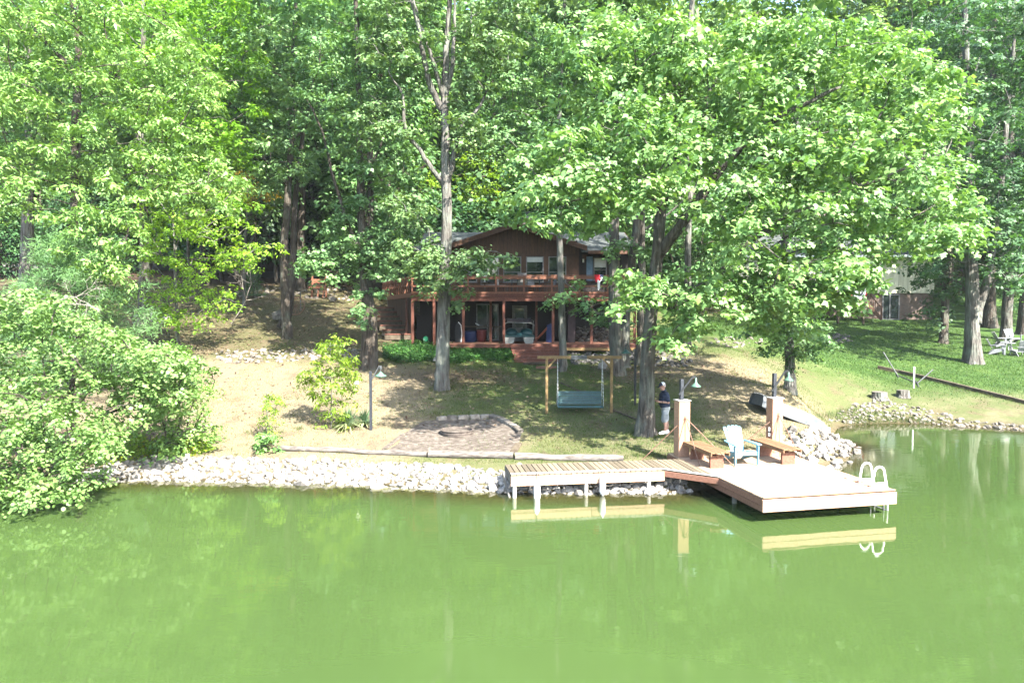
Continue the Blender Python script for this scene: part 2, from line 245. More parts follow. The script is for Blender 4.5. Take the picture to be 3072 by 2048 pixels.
# ------------------------------------------------------------------ mesh building
WM = {}
class MB:
    def __init__(s): s.v = []; s.f = []; s.m = []
    def add(s, vs, fs, mi=0):
        o = len(s.v); s.v += [tuple(p) for p in vs]; s.f += [tuple(o+i for i in f) for f in fs]; s.m += [mi]*len(fs); return s
    def box(s, c, size, rot=None, mi=0):
        c = Vector(c); h = Vector(size)/2; P = []
        for x in (-1, 1):
            for y in (-1, 1):
                for z in (-1, 1):
                    p = Vector((x*h.x, y*h.y, z*h.z)); P.append(c + (rot @ p if rot else p))
        return s.add(P, [(0,1,3,2),(4,6,7,5),(0,4,5,1),(2,3,7,6),(0,2,6,4),(1,5,7,3)], mi)
    def cbox(s, c, size, b=.008, rot=None, mi=0):
        """box with chamfered long edges on all sides"""
        c = Vector(c); h = Vector(size)/2; b = min(b, *(q*.45 for q in h)); P = []; ix = {}
        for sx in (-1,1):
            for sy in (-1,1):
                for sz in (-1,1):
                    for a in range(3):
                        q = [sx*(h.x-b), sy*(h.y-b), sz*(h.z-b)]; q[a] = (sx,sy,sz)[a]*h[a]
                        ix[(sx,sy,sz,a)] = len(P); p = Vector(q); P.append(c + (rot @ p if rot else p))
        F = []
        for a in range(3):
            o1, o2 = [k for k in range(3) if k != a]
            for sa in (-1,1):
                q = []
                for s1, s2 in ((-1,-1),(1,-1),(1,1),(-1,1)):
                    k = [0,0,0]; k[a] = sa; k[o1] = s1; k[o2] = s2; q.append(ix[(*k, a)])
                F.append(tuple(q))
        for a in range(3):
            o1, o2 = [k for k in range(3) if k != a]
            for s1 in (-1,1):
                for s2 in (-1,1):
                    k = [0,0,0]; k[o1] = s1; k[o2] = s2; k1 = list(k); k1[a] = -1; k2 = list(k); k2[a] = 1
                    F.append((ix[(*k1,o1)], ix[(*k2,o1)], ix[(*k2,o2)], ix[(*k1,o2)]))
        for sx in (-1,1):
            for sy in (-1,1):
                for sz in (-1,1): F.append(tuple(ix[(sx,sy,sz,a)] for a in range(3)))
        return s.add(P, F, mi)
    def beam(s, p, q, w, h, up=(0,0,1), mi=0, ch=0):
        p = Vector(p); q = Vector(q); d = (q-p); l = d.length; d.normalize(); up = Vector(up)
        if abs(d.dot(up)) > .98: up = Vector((0,1,0)) if abs(d.y) < .9 else Vector((1,0,0))
        sd = d.cross(up).normalized(); u2 = sd.cross(d).normalized(); rot = Matrix((d, sd, u2)).transposed()
        return (s.cbox((p+q)/2, (l, w, h), ch, rot, mi) if ch else s.box((p+q)/2, (l, w, h), rot, mi))
    def tube(s, path, rad, n=8, cap=True, mi=0, closed=False):
        path = [Vector(p) for p in path]; k = len(path)
        rad = rad if isinstance(rad, (list, tuple)) else [rad]*k
        up = Vector((.13,.21,1)).normalized(); P = []; prev = None
        for i, p in enumerate(path):
            if closed: d = path[(i+1) % k]-path[i-1]
            else: d = path[min(i+1, k-1)]-path[max(i-1, 0)]
            d.normalize()
            if prev is None:
                a = d.cross(up)
                if a.length < .1: a = d.cross(Vector((1,0,0)))
            else: a = prev - d*prev.dot(d)
            a.normalize(); prev = a; b = d.cross(a)
            for j in range(n):
                t = 2*math.pi*j/n; P.append(p + (a*math.cos(t)+b*math.sin(t))*rad[i])
        F = []
        for i in range(k if closed else k-1):
            i2 = (i+1) % k
            for j in range(n): F.append((i*n+j, i*n+(j+1) % n, i2*n+(j+1) % n, i2*n+j))
        if cap and not closed: F += [tuple(range(n-1, -1, -1)), tuple((k-1)*n+j for j in range(n))]
        return s.add(P, F, mi)
    def lathe(s, prof, n=16, c=(0,0,0), rot=None, mi=0):
        c = Vector(c); P = []; k = len(prof)
        for r, z in prof:
            for j in range(n):
                p = Vector((r*math.cos(2*math.pi*j/n), r*math.sin(2*math.pi*j/n), z)); P.append(c + (rot @ p if rot else p))
        F = [(i*n+j, i*n+(j+1) % n, (i+1)*n+(j+1) % n, (i+1)*n+j) for i in range(k-1) for j in range(n)]
        if prof[0][0] > 1e-4: F.append(tuple(range(n-1, -1, -1)))
        if prof[-1][0] > 1e-4: F.append(tuple((k-1)*n+j for j in range(n)))
        return s.add(P, F, mi)
    def prism(s, poly, axis, mi=0):
        """poly: list of Vectors; extruded by axis vector"""
        n = len(poly); a = Vector(axis); P = [Vector(p) for p in poly]; P += [p+a for p in P]
        return s.add(P, [tuple(range(n-1,-1,-1)), tuple(range(n, 2*n))] + [(i, (i+1) % n, n+(i+1) % n, n+i) for i in range(n)], mi)
    def mesh(s, name, mats, smooth=False):
        me = bpy.data.meshes.new(name); me.from_pydata(s.v, [], s.f); mats = mats if isinstance(mats, (list, tuple)) else [mats]
        for q in mats: me.materials.append(M[q] if isinstance(q, str) else q)
        if len(mats) > 1: me.polygons.foreach_set('material_index', s.m)
        bm = bmesh.new(); bm.from_mesh(me); bmesh.ops.recalc_face_normals(bm, faces=bm.faces); bm.to_mesh(me); bm.free()
        if smooth:
            me.polygons.foreach_set('use_smooth', [True]*len(me.polygons))
            if smooth != 'all':
                try: me.set_sharp_from_angle(angle=R(40))
                except Exception: pass
        me.update(); return me
    def build(s, name, mats, parent=None, world=True, smooth=False):
        return link(name, s.mesh(name, mats, smooth), parent, world)
def link(name, me, parent=None, world=True):
    o = bpy.data.objects.new(name, me); COL.objects.link(o)
    if parent is not None:
        o.parent = parent
        if world: o.matrix_parent_inverse = WM.get(parent.name, Matrix()).inverted(); WM[o.name] = Matrix()
        else: WM[o.name] = WM.get(parent.name, Matrix()).copy()
    else: WM[o.name] = Matrix()
    return o
def tag(o, label=None, cat=None, group=None, kind=None):
    if label: o['label'] = label
    if cat: o['category'] = cat
    if group: o['group'] = group
    if kind: o['kind'] = kind
    return o
def thing(name, loc, label, cat, group=None, rz=0):
    o = bpy.data.objects.new(name, None); COL.objects.link(o); o.location = loc; o.rotation_euler = (0,0,rz); o.empty_display_size = .2
    WM[o.name] = Matrix.Translation(Vector(loc)) @ Matrix.Rotation(rz, 4, 'Z')
    return tag(o, label, cat, group)
def dup(root, loc, rz=0, label=None, group=None, scale=1, parts_mat=None):
    r = root.copy(); COL.objects.link(r); r.location = loc; r.rotation_euler = (0,0,rz); r.scale = (scale,)*3 if not isinstance(scale, tuple) else scale
    if label: r['label'] = label
    if group: r['group'] = group
    for ch in list(root.children):
        c = ch.copy(); COL.objects.link(c); c.parent = r
        for g in ch.children:
            q = g.copy(); COL.objects.link(q); q.parent = c
    return r
def fast_mesh(name, V, nper, mats, rnd=None, smooth=False):
    """V: (n, nper, 3) array of separate polygons"""
    n = V.shape[0]; me = bpy.data.meshes.new(name); me.vertices.add(n*nper); me.vertices.foreach_set('co', V.reshape(-1).astype(np.float32))
    me.loops.add(n*nper); me.loops.foreach_set('vertex_index', np.arange(n*nper, dtype=np.int32))
    me.polygons.add(n); me.polygons.foreach_set('loop_start', np.arange(0, n*nper, nper, dtype=np.int32))
    mats = mats if isinstance(mats, (list, tuple)) else [mats]
    for q in mats: me.materials.append(M[q])
    if rnd is not None:
        a = me.attributes.new('rnd', 'FLOAT', 'FACE'); a.data.foreach_set('value', rnd.astype(np.float32))
    me.update(calc_edges=True); me.validate(); return me
# ------------------------------------------------------------------ ground sheet
def sm(x, a, b):
    t = np.clip((x-a)/(b-a), 0, 1); return t*t*(3-2*t)
def _axis(segs):
    out = []
    for a, b, st in segs: out += list(np.arange(a, b, st))
    out.append(segs[-1][1]); return np.array(out)
GX = _axis([(-900,-200,60),(-200,-60,10),(-60,-26,1.5),(-26,-14,.5),(-14,16,.26),(16,26,.4),(26,60,1.2),(60,200,9),(200,900,60)])
GY = _axis([(-600,-60,50),(-60,6,6),(6,16,1),(16,31,.26),(31,48,.42),(48,70,1),(70,130,3),(130,260,12),(260,900,60)])
def ground_masks(x, y):
    lush = sm(y-(37-(x-12)*.30), -2.5, 2.5)*sm(x, 9, 13)
    lush = np.maximum(lush, sm(x, 14, 22)*sm(y, 30, 36)*.8)
    litter = sm(y, 31.2, 33.2)*sm(-x, 4.0, 6.5)*.52
    litter = np.maximum(litter, sm(y, 46, 52)*sm(24-x, 0, 8))
    litter = np.maximum(litter, sm(y, 66, 72))
    litter = np.maximum(litter, sm(-x, 11.2, 12.6)*sm(24.5-y, 0, 2)*.9)
    litter = np.maximum(litter, np.exp(-(((x+2.2)/2.6)**2+((y-30.6)/1.6)**2))*.8)
    litter = np.maximum(litter, np.exp(-(((x-5.8)/2.2)**2+((y-31)/2.2)**2))*.75)
    litter = np.maximum(litter, np.exp(-(((x-9.2)/2.4)**2+((y-31)/1.3)**2))*.5)
    dry = sm(-x, 1.5, 4.5)*sm(33-y, 0, 2)
    dry = np.maximum(dry, sm(x, 5.5, 8.5)*sm(36-y, 0, 3)*.85*(1-.7*sm(x, 11.5, 14.5)))
    dry = np.maximum(dry, .30*sm(30-y, 0, 6))
    return lush, litter, dry
_gx, _gy = np.meshgrid(GX, GY); _zz = gz(_gx, _gy)
def grid_mesh(name, X, Y, Z, mats):
    ny, nx = X.shape; me = bpy.data.meshes.new(name)
    V = np.stack([X, Y, Z], -1).reshape(-1, 3).astype(np.float32); me.vertices.add(len(V)); me.vertices.foreach_set('co', V.ravel())
    i = np.arange(ny*nx).reshape(ny, nx); F = np.stack([i[:-1,:-1], i[:-1,1:], i[1:,1:], i[1:,:-1]], -1).reshape(-1).astype(np.int32)
    n = len(F)//4; me.loops.add(len(F)); me.loops.foreach_set('vertex_index', F); me.polygons.add(n); me.polygons.foreach_set('loop_start', np.arange(0, len(F), 4, dtype=np.int32))
    for q in mats: me.materials.append(M[q])
    me.polygons.foreach_set('use_smooth', np.ones(n, bool)); me.update(calc_edges=True); return me
def ground_mat():
    m, N, L, B = mat('ground'); geo = nd(N, 'ShaderNodeNewGeometry')
    def A(n): return nd(N, 'ShaderNodeAttribute', attribute_name=n)
    def noise(sc, det=6, ro=.6, st=None):
        t = nd(N, 'ShaderNodeTexNoise', Scale=sc, Detail=det, Roughness=ro)
        if st:
            mp = nd(N, 'ShaderNodeMapping', Scale=st); L.new(geo.outputs['Position'], mp.inputs['Vector']); L.new(mp.outputs['Vector'], t.inputs['Vector'])
        else: L.new(geo.outputs['Position'], t.inputs['Vector'])
        return t
    def mixc(f, a, b):
        x = nd(N, 'ShaderNodeMix', data_type='RGBA'); L.new(f, x.inputs[0])
        for s_, i in ((a, 6), (b, 7)):
            if isinstance(s_, tuple): x.inputs[i].default_value = (*s_, 1)
            else: L.new(s_, x.inputs[i])
        return x.outputs[2]
    def math_(op, a, b=None, c=None):
        x = nd(N, 'ShaderNodeMath', operation=op)
        for k, s_ in enumerate((a, b, c)):
            if s_ is None: continue
            if isinstance(s_, (int, float)): x.inputs[k].default_value = s_
            else: L.new(s_, x.inputs[k])
        x.use_clamp = op in ('ADD', 'MULTIPLY_ADD'); return x.outputs[0]
    big = noise(.55, 7, .62); fine = noise(9, 8, .7); blade = noise(45, 6, .7, (1, .45, 1))
    g1 = ramp(N, [(.3,(0.0259,0.0444,0.0104)),(.6,(0.0518,0.0740,0.0178)),(.8,(0.0925,0.1036,0.0333))]); L.new(blade.outputs['Fac'], g1.inputs['Fac'])
    d1 = ramp(N, [(.28,(.072,.057,.035)),(.52,(.142,.119,.078)),(.78,(.215,.184,.128))]); L.new(blade.outputs['Fac'], d1.inputs['Fac'])
    l1 = ramp(N, [(.3,(0.0407,0.0274,0.0185)),(.5,(0.0851,0.0592,0.0407)),(.75,(0.1554,0.1147,0.0814))]); L.new(fine.outputs['Fac'], l1.inputs['Fac'])
    lg = ramp(N, [(.3,(.022,.05,.012)),(.6,(.044,.084,.019)),(.8,(.08,.115,.032))]); L.new(blade.outputs['Fac'], lg.inputs['Fac'])
    # dry fraction = attribute biased by patches
    p = math_('MULTIPLY_ADD', big.outputs['Fac'], 2.6, -1.3); p2 = math_('MULTIPLY_ADD', fine.outputs['Fac'], 2.2, -1.15)
    dr = math_('ADD', math_('ADD', A('dry').outputs['Fac'], p), p2); c = mixc(dr, g1.outputs['Color'], d1.outputs['Color'])
    bare = ramp(N, [(.52,(0,0,0)),(.62,(1,1,1))]); b2 = noise(.9, 6, .65, (1.3,1,1)); L.new(b2.outputs['Fac'], bare.inputs['Fac'])
    c = mixc(math_('MULTIPLY', bare.outputs['Color'], .55), c, l1.outputs['Color'])
    lm_ = ramp(N, [(.35,(.55,.6,.5)),(.5,(1,1,1)),(.68,(1.5,1.25,1.2))]); L.new(big.outputs['Fac'], lm_.inputs['Fac']); lx = nd(N, 'ShaderNodeMix', data_type='RGBA', blend_type='MULTIPLY'); lx.inputs[0].default_value = 1; L.new(lg.outputs['Color'], lx.inputs[6]); L.new(lm_.outputs['Color'], lx.inputs[7])
    c = mixc(A('lush').outputs['Fac'], c, lx.outputs[2])
    lf = math_('ADD', A('litter').outputs['Fac'], math_('MULTIPLY', p, A('litter').outputs['Fac'])); c = mixc(lf, c, l1.outputs['Color'])
    z = nd(N, 'ShaderNodeSeparateXYZ'); L.new(geo.outputs['Position'], z.inputs[0]); mr = nd(N, 'ShaderNodeMapRange'); mr.inputs['From Min'].default_value = .22; mr.inputs['From Max'].default_value = .02
    L.new(z.outputs['Z'], mr.inputs['Value']); bd = ramp(N, [(.3,(.03,.025,.014)),(.7,(.10,.08,.045))]); L.new(fine.outputs['Fac'], bd.inputs['Fac']); c = mixc(mr.outputs['Result'], c, bd.outputs['Color'])
    L.new(c, B.inputs['Base Color']); B.inputs['Roughness'].default_value = .95; B.inputs['Specular IOR Level'].default_value = .1
    bp = nd(N, 'ShaderNodeBump', Strength=.7, Distance=.05); ad = math_('ADD', math_('MULTIPLY', fine.outputs['Fac'], .5), math_('MULTIPLY', blade.outputs['Fac'], .5))
    L.new(ad, bp.inputs['Height']); L.new(bp.outputs['Normal'], B.inputs['Normal']); return m
M['ground'] = ground_mat()
gme = grid_mesh('ground', _gx, _gy, _zz, ['ground'])
for nm, arr in zip(('lush', 'litter', 'dry'), ground_masks(_gx, _gy)):
    a = gme.attributes.new(nm, 'FLOAT', 'POINT'); a.data.foreach_set('value', arr.ravel().astype(np.float32))
tag(link('ground', gme), 'sloping dry lawn and wooded hillside rising from the lake', 'ground', kind='structure')

# ------------------------------------------------------------------ lake
def water_mat():
    m, N, L, B = mat('lake_water'); geo = nd(N, 'ShaderNodeNewGeometry')
    B.inputs['Roughness'].default_value = .015; B.inputs['IOR'].default_value = 1.45; B.inputs['Specular IOR Level'].default_value = .5
    mp = nd(N, 'ShaderNodeMapping', Scale=(.8, 2.2, 1)); L.new(geo.outputs['Position'], mp.inputs['Vector'])
    n1 = nd(N, 'ShaderNodeTexNoise', Scale=1.1, Detail=3, Roughness=.55, Distortion=.4); L.new(mp.outputs['Vector'], n1.inputs['Vector'])
    n2 = nd(N, 'ShaderNodeTexNoise', Scale=9, Detail=3, Roughness=.6); L.new(mp.outputs['Vector'], n2.inputs['Vector'])
    ad = nd(N, 'ShaderNodeMath', operation='MULTIPLY_ADD'); ad.inputs[1].default_value = .10; L.new(n2.outputs['Fac'], ad.inputs[0]); L.new(n1.outputs['Fac'], ad.inputs[2])
    bp = nd(N, 'ShaderNodeBump', Strength=.07, Distance=.035); L.new(ad.outputs[0], bp.inputs['Height']); L.new(bp.outputs['Normal'], B.inputs['Normal'])
    rr_ = nd(N, 'ShaderNodeMapRange'); rr_.inputs['From Min'].default_value = .42; rr_.inputs['From Max'].default_value = .68; rr_.inputs['To Min'].default_value = .008; rr_.inputs['To Max'].default_value = .07
    n4 = nd(N, 'ShaderNodeTexNoise', Scale=.22, Detail=4); L.new(mp.outputs['Vector'], n4.inputs['Vector']); L.new(n4.outputs['Fac'], rr_.inputs['Value']); L.new(rr_.outputs['Result'], B.inputs['Roughness'])
    n3 = nd(N, 'ShaderNodeTexNoise', Scale=.18, Detail=3); L.new(geo.outputs['Position'], n3.inputs['Vector'])
    rp = ramp(N, [(.3,(.033,.057,.0160)),(.7,(.039,.0655,.0185))]); L.new(n3.outputs['Fac'], rp.inputs['Fac'])
    sh = nd(N, 'ShaderNodeAttribute', attribute_name='shallow'); mx = nd(N, 'ShaderNodeMix', data_type='RGBA'); L.new(sh.outputs['Fac'], mx.inputs[0])
    L.new(rp.outputs['Color'], mx.inputs[6]); mx.inputs[7].default_value = (.036,.040,.015,1); L.new(mx.outputs[2], B.inputs['Base Color'])
    tr = nd(N, 'ShaderNodeBsdfTransparent'); tr.inputs['Color'].default_value = (.80,.82,.55,1)
    gl = nd(N, 'ShaderNodeBsdfGlossy'); gl.inputs['Roughness'].default_value = .035; L.new(bp.outputs['Normal'], gl.inputs['Normal'])
    fr = nd(N, 'ShaderNodeFresnel', IOR=1.33); L.new(bp.outputs['Normal'], fr.inputs['Normal'])
    m1 = nd(N, 'ShaderNodeMixShader'); L.new(fr.outputs[0], m1.inputs[0]); L.new(tr.outputs[0], m1.inputs[1]); L.new(gl.outputs[0], m1.inputs[2])
    m2 = nd(N, 'ShaderNodeMixShader'); f = nd(N, 'ShaderNodeMath', operation='MULTIPLY'); f.inputs[1].default_value = .75; L.new(sh.outputs['Fac'], f.inputs[0])
    L.new(f.outputs[0], m2.inputs[0]); L.new(B.outputs[0], m2.inputs[1]); L.new(m1.outputs[0], m2.inputs[2]); L.new(m2.outputs[0], N['Material Output'].inputs['Surface']); return m
M['water'] = water_mat()
WX = _axis([(-900,-60,40),(-60,-20,2),(-20,26,.4),(26,60,2),(60,900,40)]); WY = _axis([(-600,-20,40),(-20,12,2),(12,31,.3),(31,34,1)])
_wx, _wy = np.meshgrid(WX, WY); wme = grid_mesh('lake_water', _wx, _wy, _wx*0, ['water'])
_wd = -gz(_wx, _wy); a = wme.attributes.new('shallow', 'FLOAT', 'POINT'); a.data.foreach_set('value', (1-sm(_wd, .02, .62)).ravel().astype(np.float32))
tag(link('lake_water', wme), 'calm milky green lake water with soft reflections', 'water', kind='structure')

# ------------------------------------------------------------------ driveway on the hillside
def strip(name, pts, w, mname, label, dz=.03, n=40):
    pts = [Vector(p) for p in pts]; out = MB(); rows = []
    for i in range(n+1):
        t = i/n*(len(pts)-1); k = min(int(t), len(pts)-2); p = pts[k].lerp(pts[k+1], t-k); d = (pts[k+1]-pts[k]); d.z = 0; d.normalize(); nn = Vector((-d.y, d.x, 0))
        rows.append([on(*(p+nn*w*(j/4-.5))[:2], dz) for j in range(5)])
    V = [q for r in rows for q in r]; F = [(i*5+j, i*5+j+1, (i+1)*5+j+1, (i+1)*5+j) for i in range(n) for j in range(4)]
    return tag(out.add(V, F).build(name, mname, smooth='all'), label, 'driveway', kind='structure')
strip('driveway', [(-60,60,0),(-30,56,0),(-16,54.5,0),(-4,53.5,0)], 2.8, 'gravel', 'grey gravel drive at the top of the slope')
# ------------------------------------------------------------------ foliage
LEAF = {  # (length, width, lift) outlines, unit length, from stalk to tip
 'ovate': np.array([(0,0,0),(.42,.30,.05),(1,0,-.12),(.42,-.30,.05)], float),
 'lance': np.array([(0,0,0),(.38,.20,.05),(1,0,-.2),(.38,-.20,.05)], float),
 'round': np.array([(0,0,0),(.30,.42,.04),(.78,.34,0),(1,0,-.1),(.78,-.34,0),(.30,-.42,.04)], float),
 'lobed': np.array([(0,0,0),(.20,.24,.03),(.44,.47,-.05),(.58,.25,.02),(1,0,-.14),(.58,-.25,.02),(.44,-.47,-.05),(.20,-.24,.03)], float),
}
def unit(a): return a/np.maximum(np.linalg.norm(a, axis=-1, keepdims=True), 1e-6)
def make_leaves(rng, C, rad, per, size, kind, flat=.6, spray=.26, droop=.35, up=.8):
    """clumps C (n,3) with radii; sprays on each clump's shell; leaves radiating from each spray tip"""
    n = len(C); ms = 7; ns = max(1, per//ms); tot = n*ns
    ci = np.repeat(np.arange(n), ns)
    d = rng.normal(size=(tot, 3)); d[:, 2] += .55; d = unit(d)
    r = rad[ci]*(.55+.45*rng.random(tot)**.7)
    S = C[ci] + d*r[:, None]*np.array([1,1,flat])
    S[:, 2] -= .18*rad[ci]*(d[:, 0]**2+d[:, 1]**2)                     # sprays droop towards the rim
    si = np.repeat(np.arange(tot), ms); k = len(si); out = unit((S-C[ci])*np.array([1,1,.6]))
    sn = unit(rng.normal(size=(tot, 3))*.26 + out*.55 + np.array([0,0,up]))     # the leaves of a spray lie roughly in one plane
    a = rng.normal(size=(k, 3))*np.array([1,1,.5]) + out[si]*.8; a = a - .75*sn[si]*(a*sn[si]).sum(-1, keepdims=True); a[:, 2] -= droop*.6; a = unit(a)
    nrm = rng.normal(size=(k, 3))*.24 + sn[si]; nrm = unit(nrm - a*(nrm*a).sum(-1, keepdims=True)); b = np.cross(nrm, a)
    sz = size*(.42+.95*rng.random(k)**1.2); pos = S[si] + rng.normal(size=(k, 3))*spray*.42*np.array([1,1,.6])
    T = LEAF[kind]; V = pos[:, None] + sz[:, None, None]*(T[None, :, 0:1]*a[:, None] + T[None, :, 1:2]*b[:, None] + T[None, :, 2:3]*nrm[:, None])
    cr = rng.random(n); rnd = np.clip(.36*cr[ci][si] + .46*rng.random(k) + .20*rng.random(tot)[si], 0, 1)
    return V, rnd
def layered(rng, C, rad, base, k=3, step=.62, drop=.16):
    """each clump becomes a drooping spray of k overlapping pads reaching away from the trunk"""
    d = (C-np.array(tuple(base)))*np.array([1,1,0]); d = unit(unit(d)+rng.normal(size=d.shape)*np.array([.7,.7,0])); out = []; rr_ = []
    for i in range(k):
        t = (i-(k-1)/2)*step; out.append(C+d*(t*rad)[:,None]+np.array([0,0,-1])*(drop*rad*(i+i*i*.35))[:,None]+rng.normal(size=C.shape)*.10*rad[:,None]); rr_.append(rad*(.68-.07*i))
    return np.concatenate(out), np.concatenate(rr_)
def sample_poly(rng, poly, d0, d1, n, power=1.0):
    """points inside an outline seen in the photograph (2352 px view), at depths d0..d1"""
    P = np.array(poly, float); lo = P.min(0); hi = P.max(0); out = []
    while len(out) < n:
        q = lo + rng.random(2)*(hi-lo); ins = False; j = len(P)-1
        for i in range(len(P)):
            if (P[i,1] > q[1]) != (P[j,1] > q[1]) and q[0] < (P[j,0]-P[i,0])*(q[1]-P[i,1])/(P[j,1]-P[i,1])+P[i,0]: ins = not ins
            j = i
        if ins: out.append(dx(q[0], q[1], d0+(d1-d0)*rng.random()**power))
    return out
def spread(rng, pts, keep, mind):
    """thin out to keep clumps apart"""
    out = []
    for p in [pts[i] for i in rng.permutation(len(pts))]:
        if all((p-q).length > mind for q in out): out.append(p)
        if len(out) >= keep: break
    return out
def clear_of(pts, segs, w):
    """drop clumps that would hide a limb one can see in the photograph"""
    out = []
    for p in pts:
        u = (1536+FPX*p.x/p.y)/1.30612; q = (p-Vector((0,0,CAM_H))); t = (q.z*math.cos(PITCH)+q.y*math.sin(PITCH))/(q.y*math.cos(PITCH)-q.z*math.sin(PITCH)); v = (1024-FPX*t)/1.30612; c = Vector((u, v)); ok = True
        for a, b in zip(segs[:-1], segs[1:]):
            a = Vector(a); b = Vector(b); d = b-a; k = max(0, min(1, (c-a).dot(d)/d.length_squared))
            if (a+d*k-c).length < w: ok = False
        if ok: out.append(p)
    return out
def curve_pts(P, n=5, jit=0, rng=None):
    """Catmull-Rom through control points"""
    P = [Vector(p) for p in P]; out = []
    for i in range(len(P)-1):
        a = P[max(i-1,0)]; b = P[i]; c = P[i+1]; d = P[min(i+2,len(P)-1)]
        for k in range(n):
            t = k/n; q = .5*((2*b)+(c-a)*t+(2*a-5*b+4*c-d)*t*t+(3*b-a-3*c+d)*t**3); out.append(q)
    out.append(P[-1])
    if jit and rng is not None:
        for q in out[1:-1]: q += Vector(rng.normal(size=3)*jit)
    return out
def trunk_mesh(rng, stems, flare=1.0, sides=14):
    """stems: list of (path, r0, r1, is_trunk). one wooden body; trunk rings are ridged and flare into roots"""
    mb = MB()
    for path, r0, r1, main in stems:
        k = len(path); n = sides if main else (8 if r0 > .07 else 5); ph = rng.random(3)*6.28
        P = []; prev = None; L = [0]
        for i in range(1, k): L.append(L[-1]+(path[i]-path[i-1]).length)
        for i, p in enumerate(path):
            d = path[min(i+1,k-1)]-path[max(i-1,0)]; d.normalize()
            a = d.cross(Vector((0,1,0))) if prev is None else prev-d*prev.dot(d)
            if a.length < .05: a = d.cross(Vector((1,0,0)))
            a.normalize(); prev = a; b = d.cross(a); t = L[i]/max(L[-1], 1e-5); rr = r0*(1-t)**.85+r1*(1-(1-t)**.85)
            for j in range(n):
                th = 2*math.pi*j/n; q = rr
                if main:
                    fl = math.exp(-L[i]/(r0*2.0))*flare
                    q = rr*(1+.05*math.sin(3*th+ph[0]+L[i]*.9)+.035*math.sin(7*th+ph[1]-L[i]*1.7)) + rr*fl*(.50+.34*math.sin(4*th+ph[2])+.14*math.sin(7*th+ph[0]))
                P.append(p+(a*math.cos(th)+b*math.sin(th))*q)
        F = [(i*n+j, i*n+(j+1) % n, (i+1)*n+(j+1) % n, (i+1)*n+j) for i in range(k-1) for j in range(n)] + [tuple((k-1)*n+j for j in range(n))]
        mb.add(P, F)
    return mb
def connect(rng, stems, clumps, rmax=.055, jit=.06, keep=1.0):
    """thin branches from the nearest wood to each clump"""
    nodes = [(p, max(r0*(1-i/max(len(path)-1,1)), r1)) for path, r0, r1, m in stems for i, p in enumerate(path) if i > len(path)*.25 or not m]
    A = np.array([tuple(p) for p, r in nodes]); out = []
    cl = sorted(clumps, key=lambda c: ((A-np.array(c))**2).sum(1).min())
    pts = [Vector(p) for p in A]
    for c in cl:
        if rng.random() > keep: continue
        D = ((A-np.array(c))**2).sum(1) + 6*np.maximum(A[:,2]-c[2], 0)**2; i = int(D.argmin()); s = pts[i]; l = (c-s).length
        if l < .25: continue
        q1 = s.lerp(c, .35)+Vector((rng.normal()*jit*l, rng.normal()*jit*l, .10*l)); q2 = s.lerp(c, .7)+Vector((rng.normal()*jit*l, rng.normal()*jit*l, .12*l))
        path = [s, q1, q2, c]; r = min(rmax, .012+.012*l); out.append((path, r, .006, False))
        A = np.vstack([A, [tuple(q1)], [tuple(q2)], [tuple(c)]]); pts += [q1, q2, Vector(c)]
    return out
def tree(name, label, group, seed, stems, clumps, crad, per, size, kind, lmat, bark, flat=.6, spray=.26, droop=.35, flare=1.0, cat='tree', br=.055, keep=1.0, sides=14, up=.8, extra=None):
    rng = np.random.default_rng(seed); base = stems[0][0][0]
    root = thing(name, base, label, cat, group)
    cl = [Vector(c) for c in clumps]
    wood_ = list(stems) + connect(rng, stems, cl, br, keep=keep)
    trunk_mesh(rng, wood_, flare, sides).build('trunk', bark, root, smooth='all')
    C = np.array([tuple(c) for c in cl]); rad = crad*(.65+.75*rng.random(len(C)))
    C, rad = layered(rng, C, rad, base); V, rnd = make_leaves(rng, C, rad, max(7, int(per*.40)), size, kind, flat*.85, spray, droop, up)
    link('crown', fast_mesh('crown', V, V.shape[1], lmat, rnd), root)
    if extra:
        for nm, (c2, r2, p2, s2, k2, m2) in extra.items():
            V, rnd = make_leaves(rng, np.array([tuple(c) for c in c2]), np.full(len(c2), r2), p2, s2, k2, flat, spray, droop, up); link(nm, fast_mesh(nm, V, V.shape[1], m2, rnd), root)
    return root
def ell(rng, c, r, n, mind, shell=.35):
    c = Vector(c); pts = []
    for _ in range(n*30):
        d = Vector(rng.normal(size=3)).normalized(); t = (shell+(1-shell)*rng.random())**(1/2); p = c+Vector((d.x*r[0], d.y*r[1], d.z*r[2]))*t
        pts.append(p)
    return spread(rng, pts, n, mind)
def zline(a, b, d): return [dx(x, y, d) for x, y in zip(a, b)]

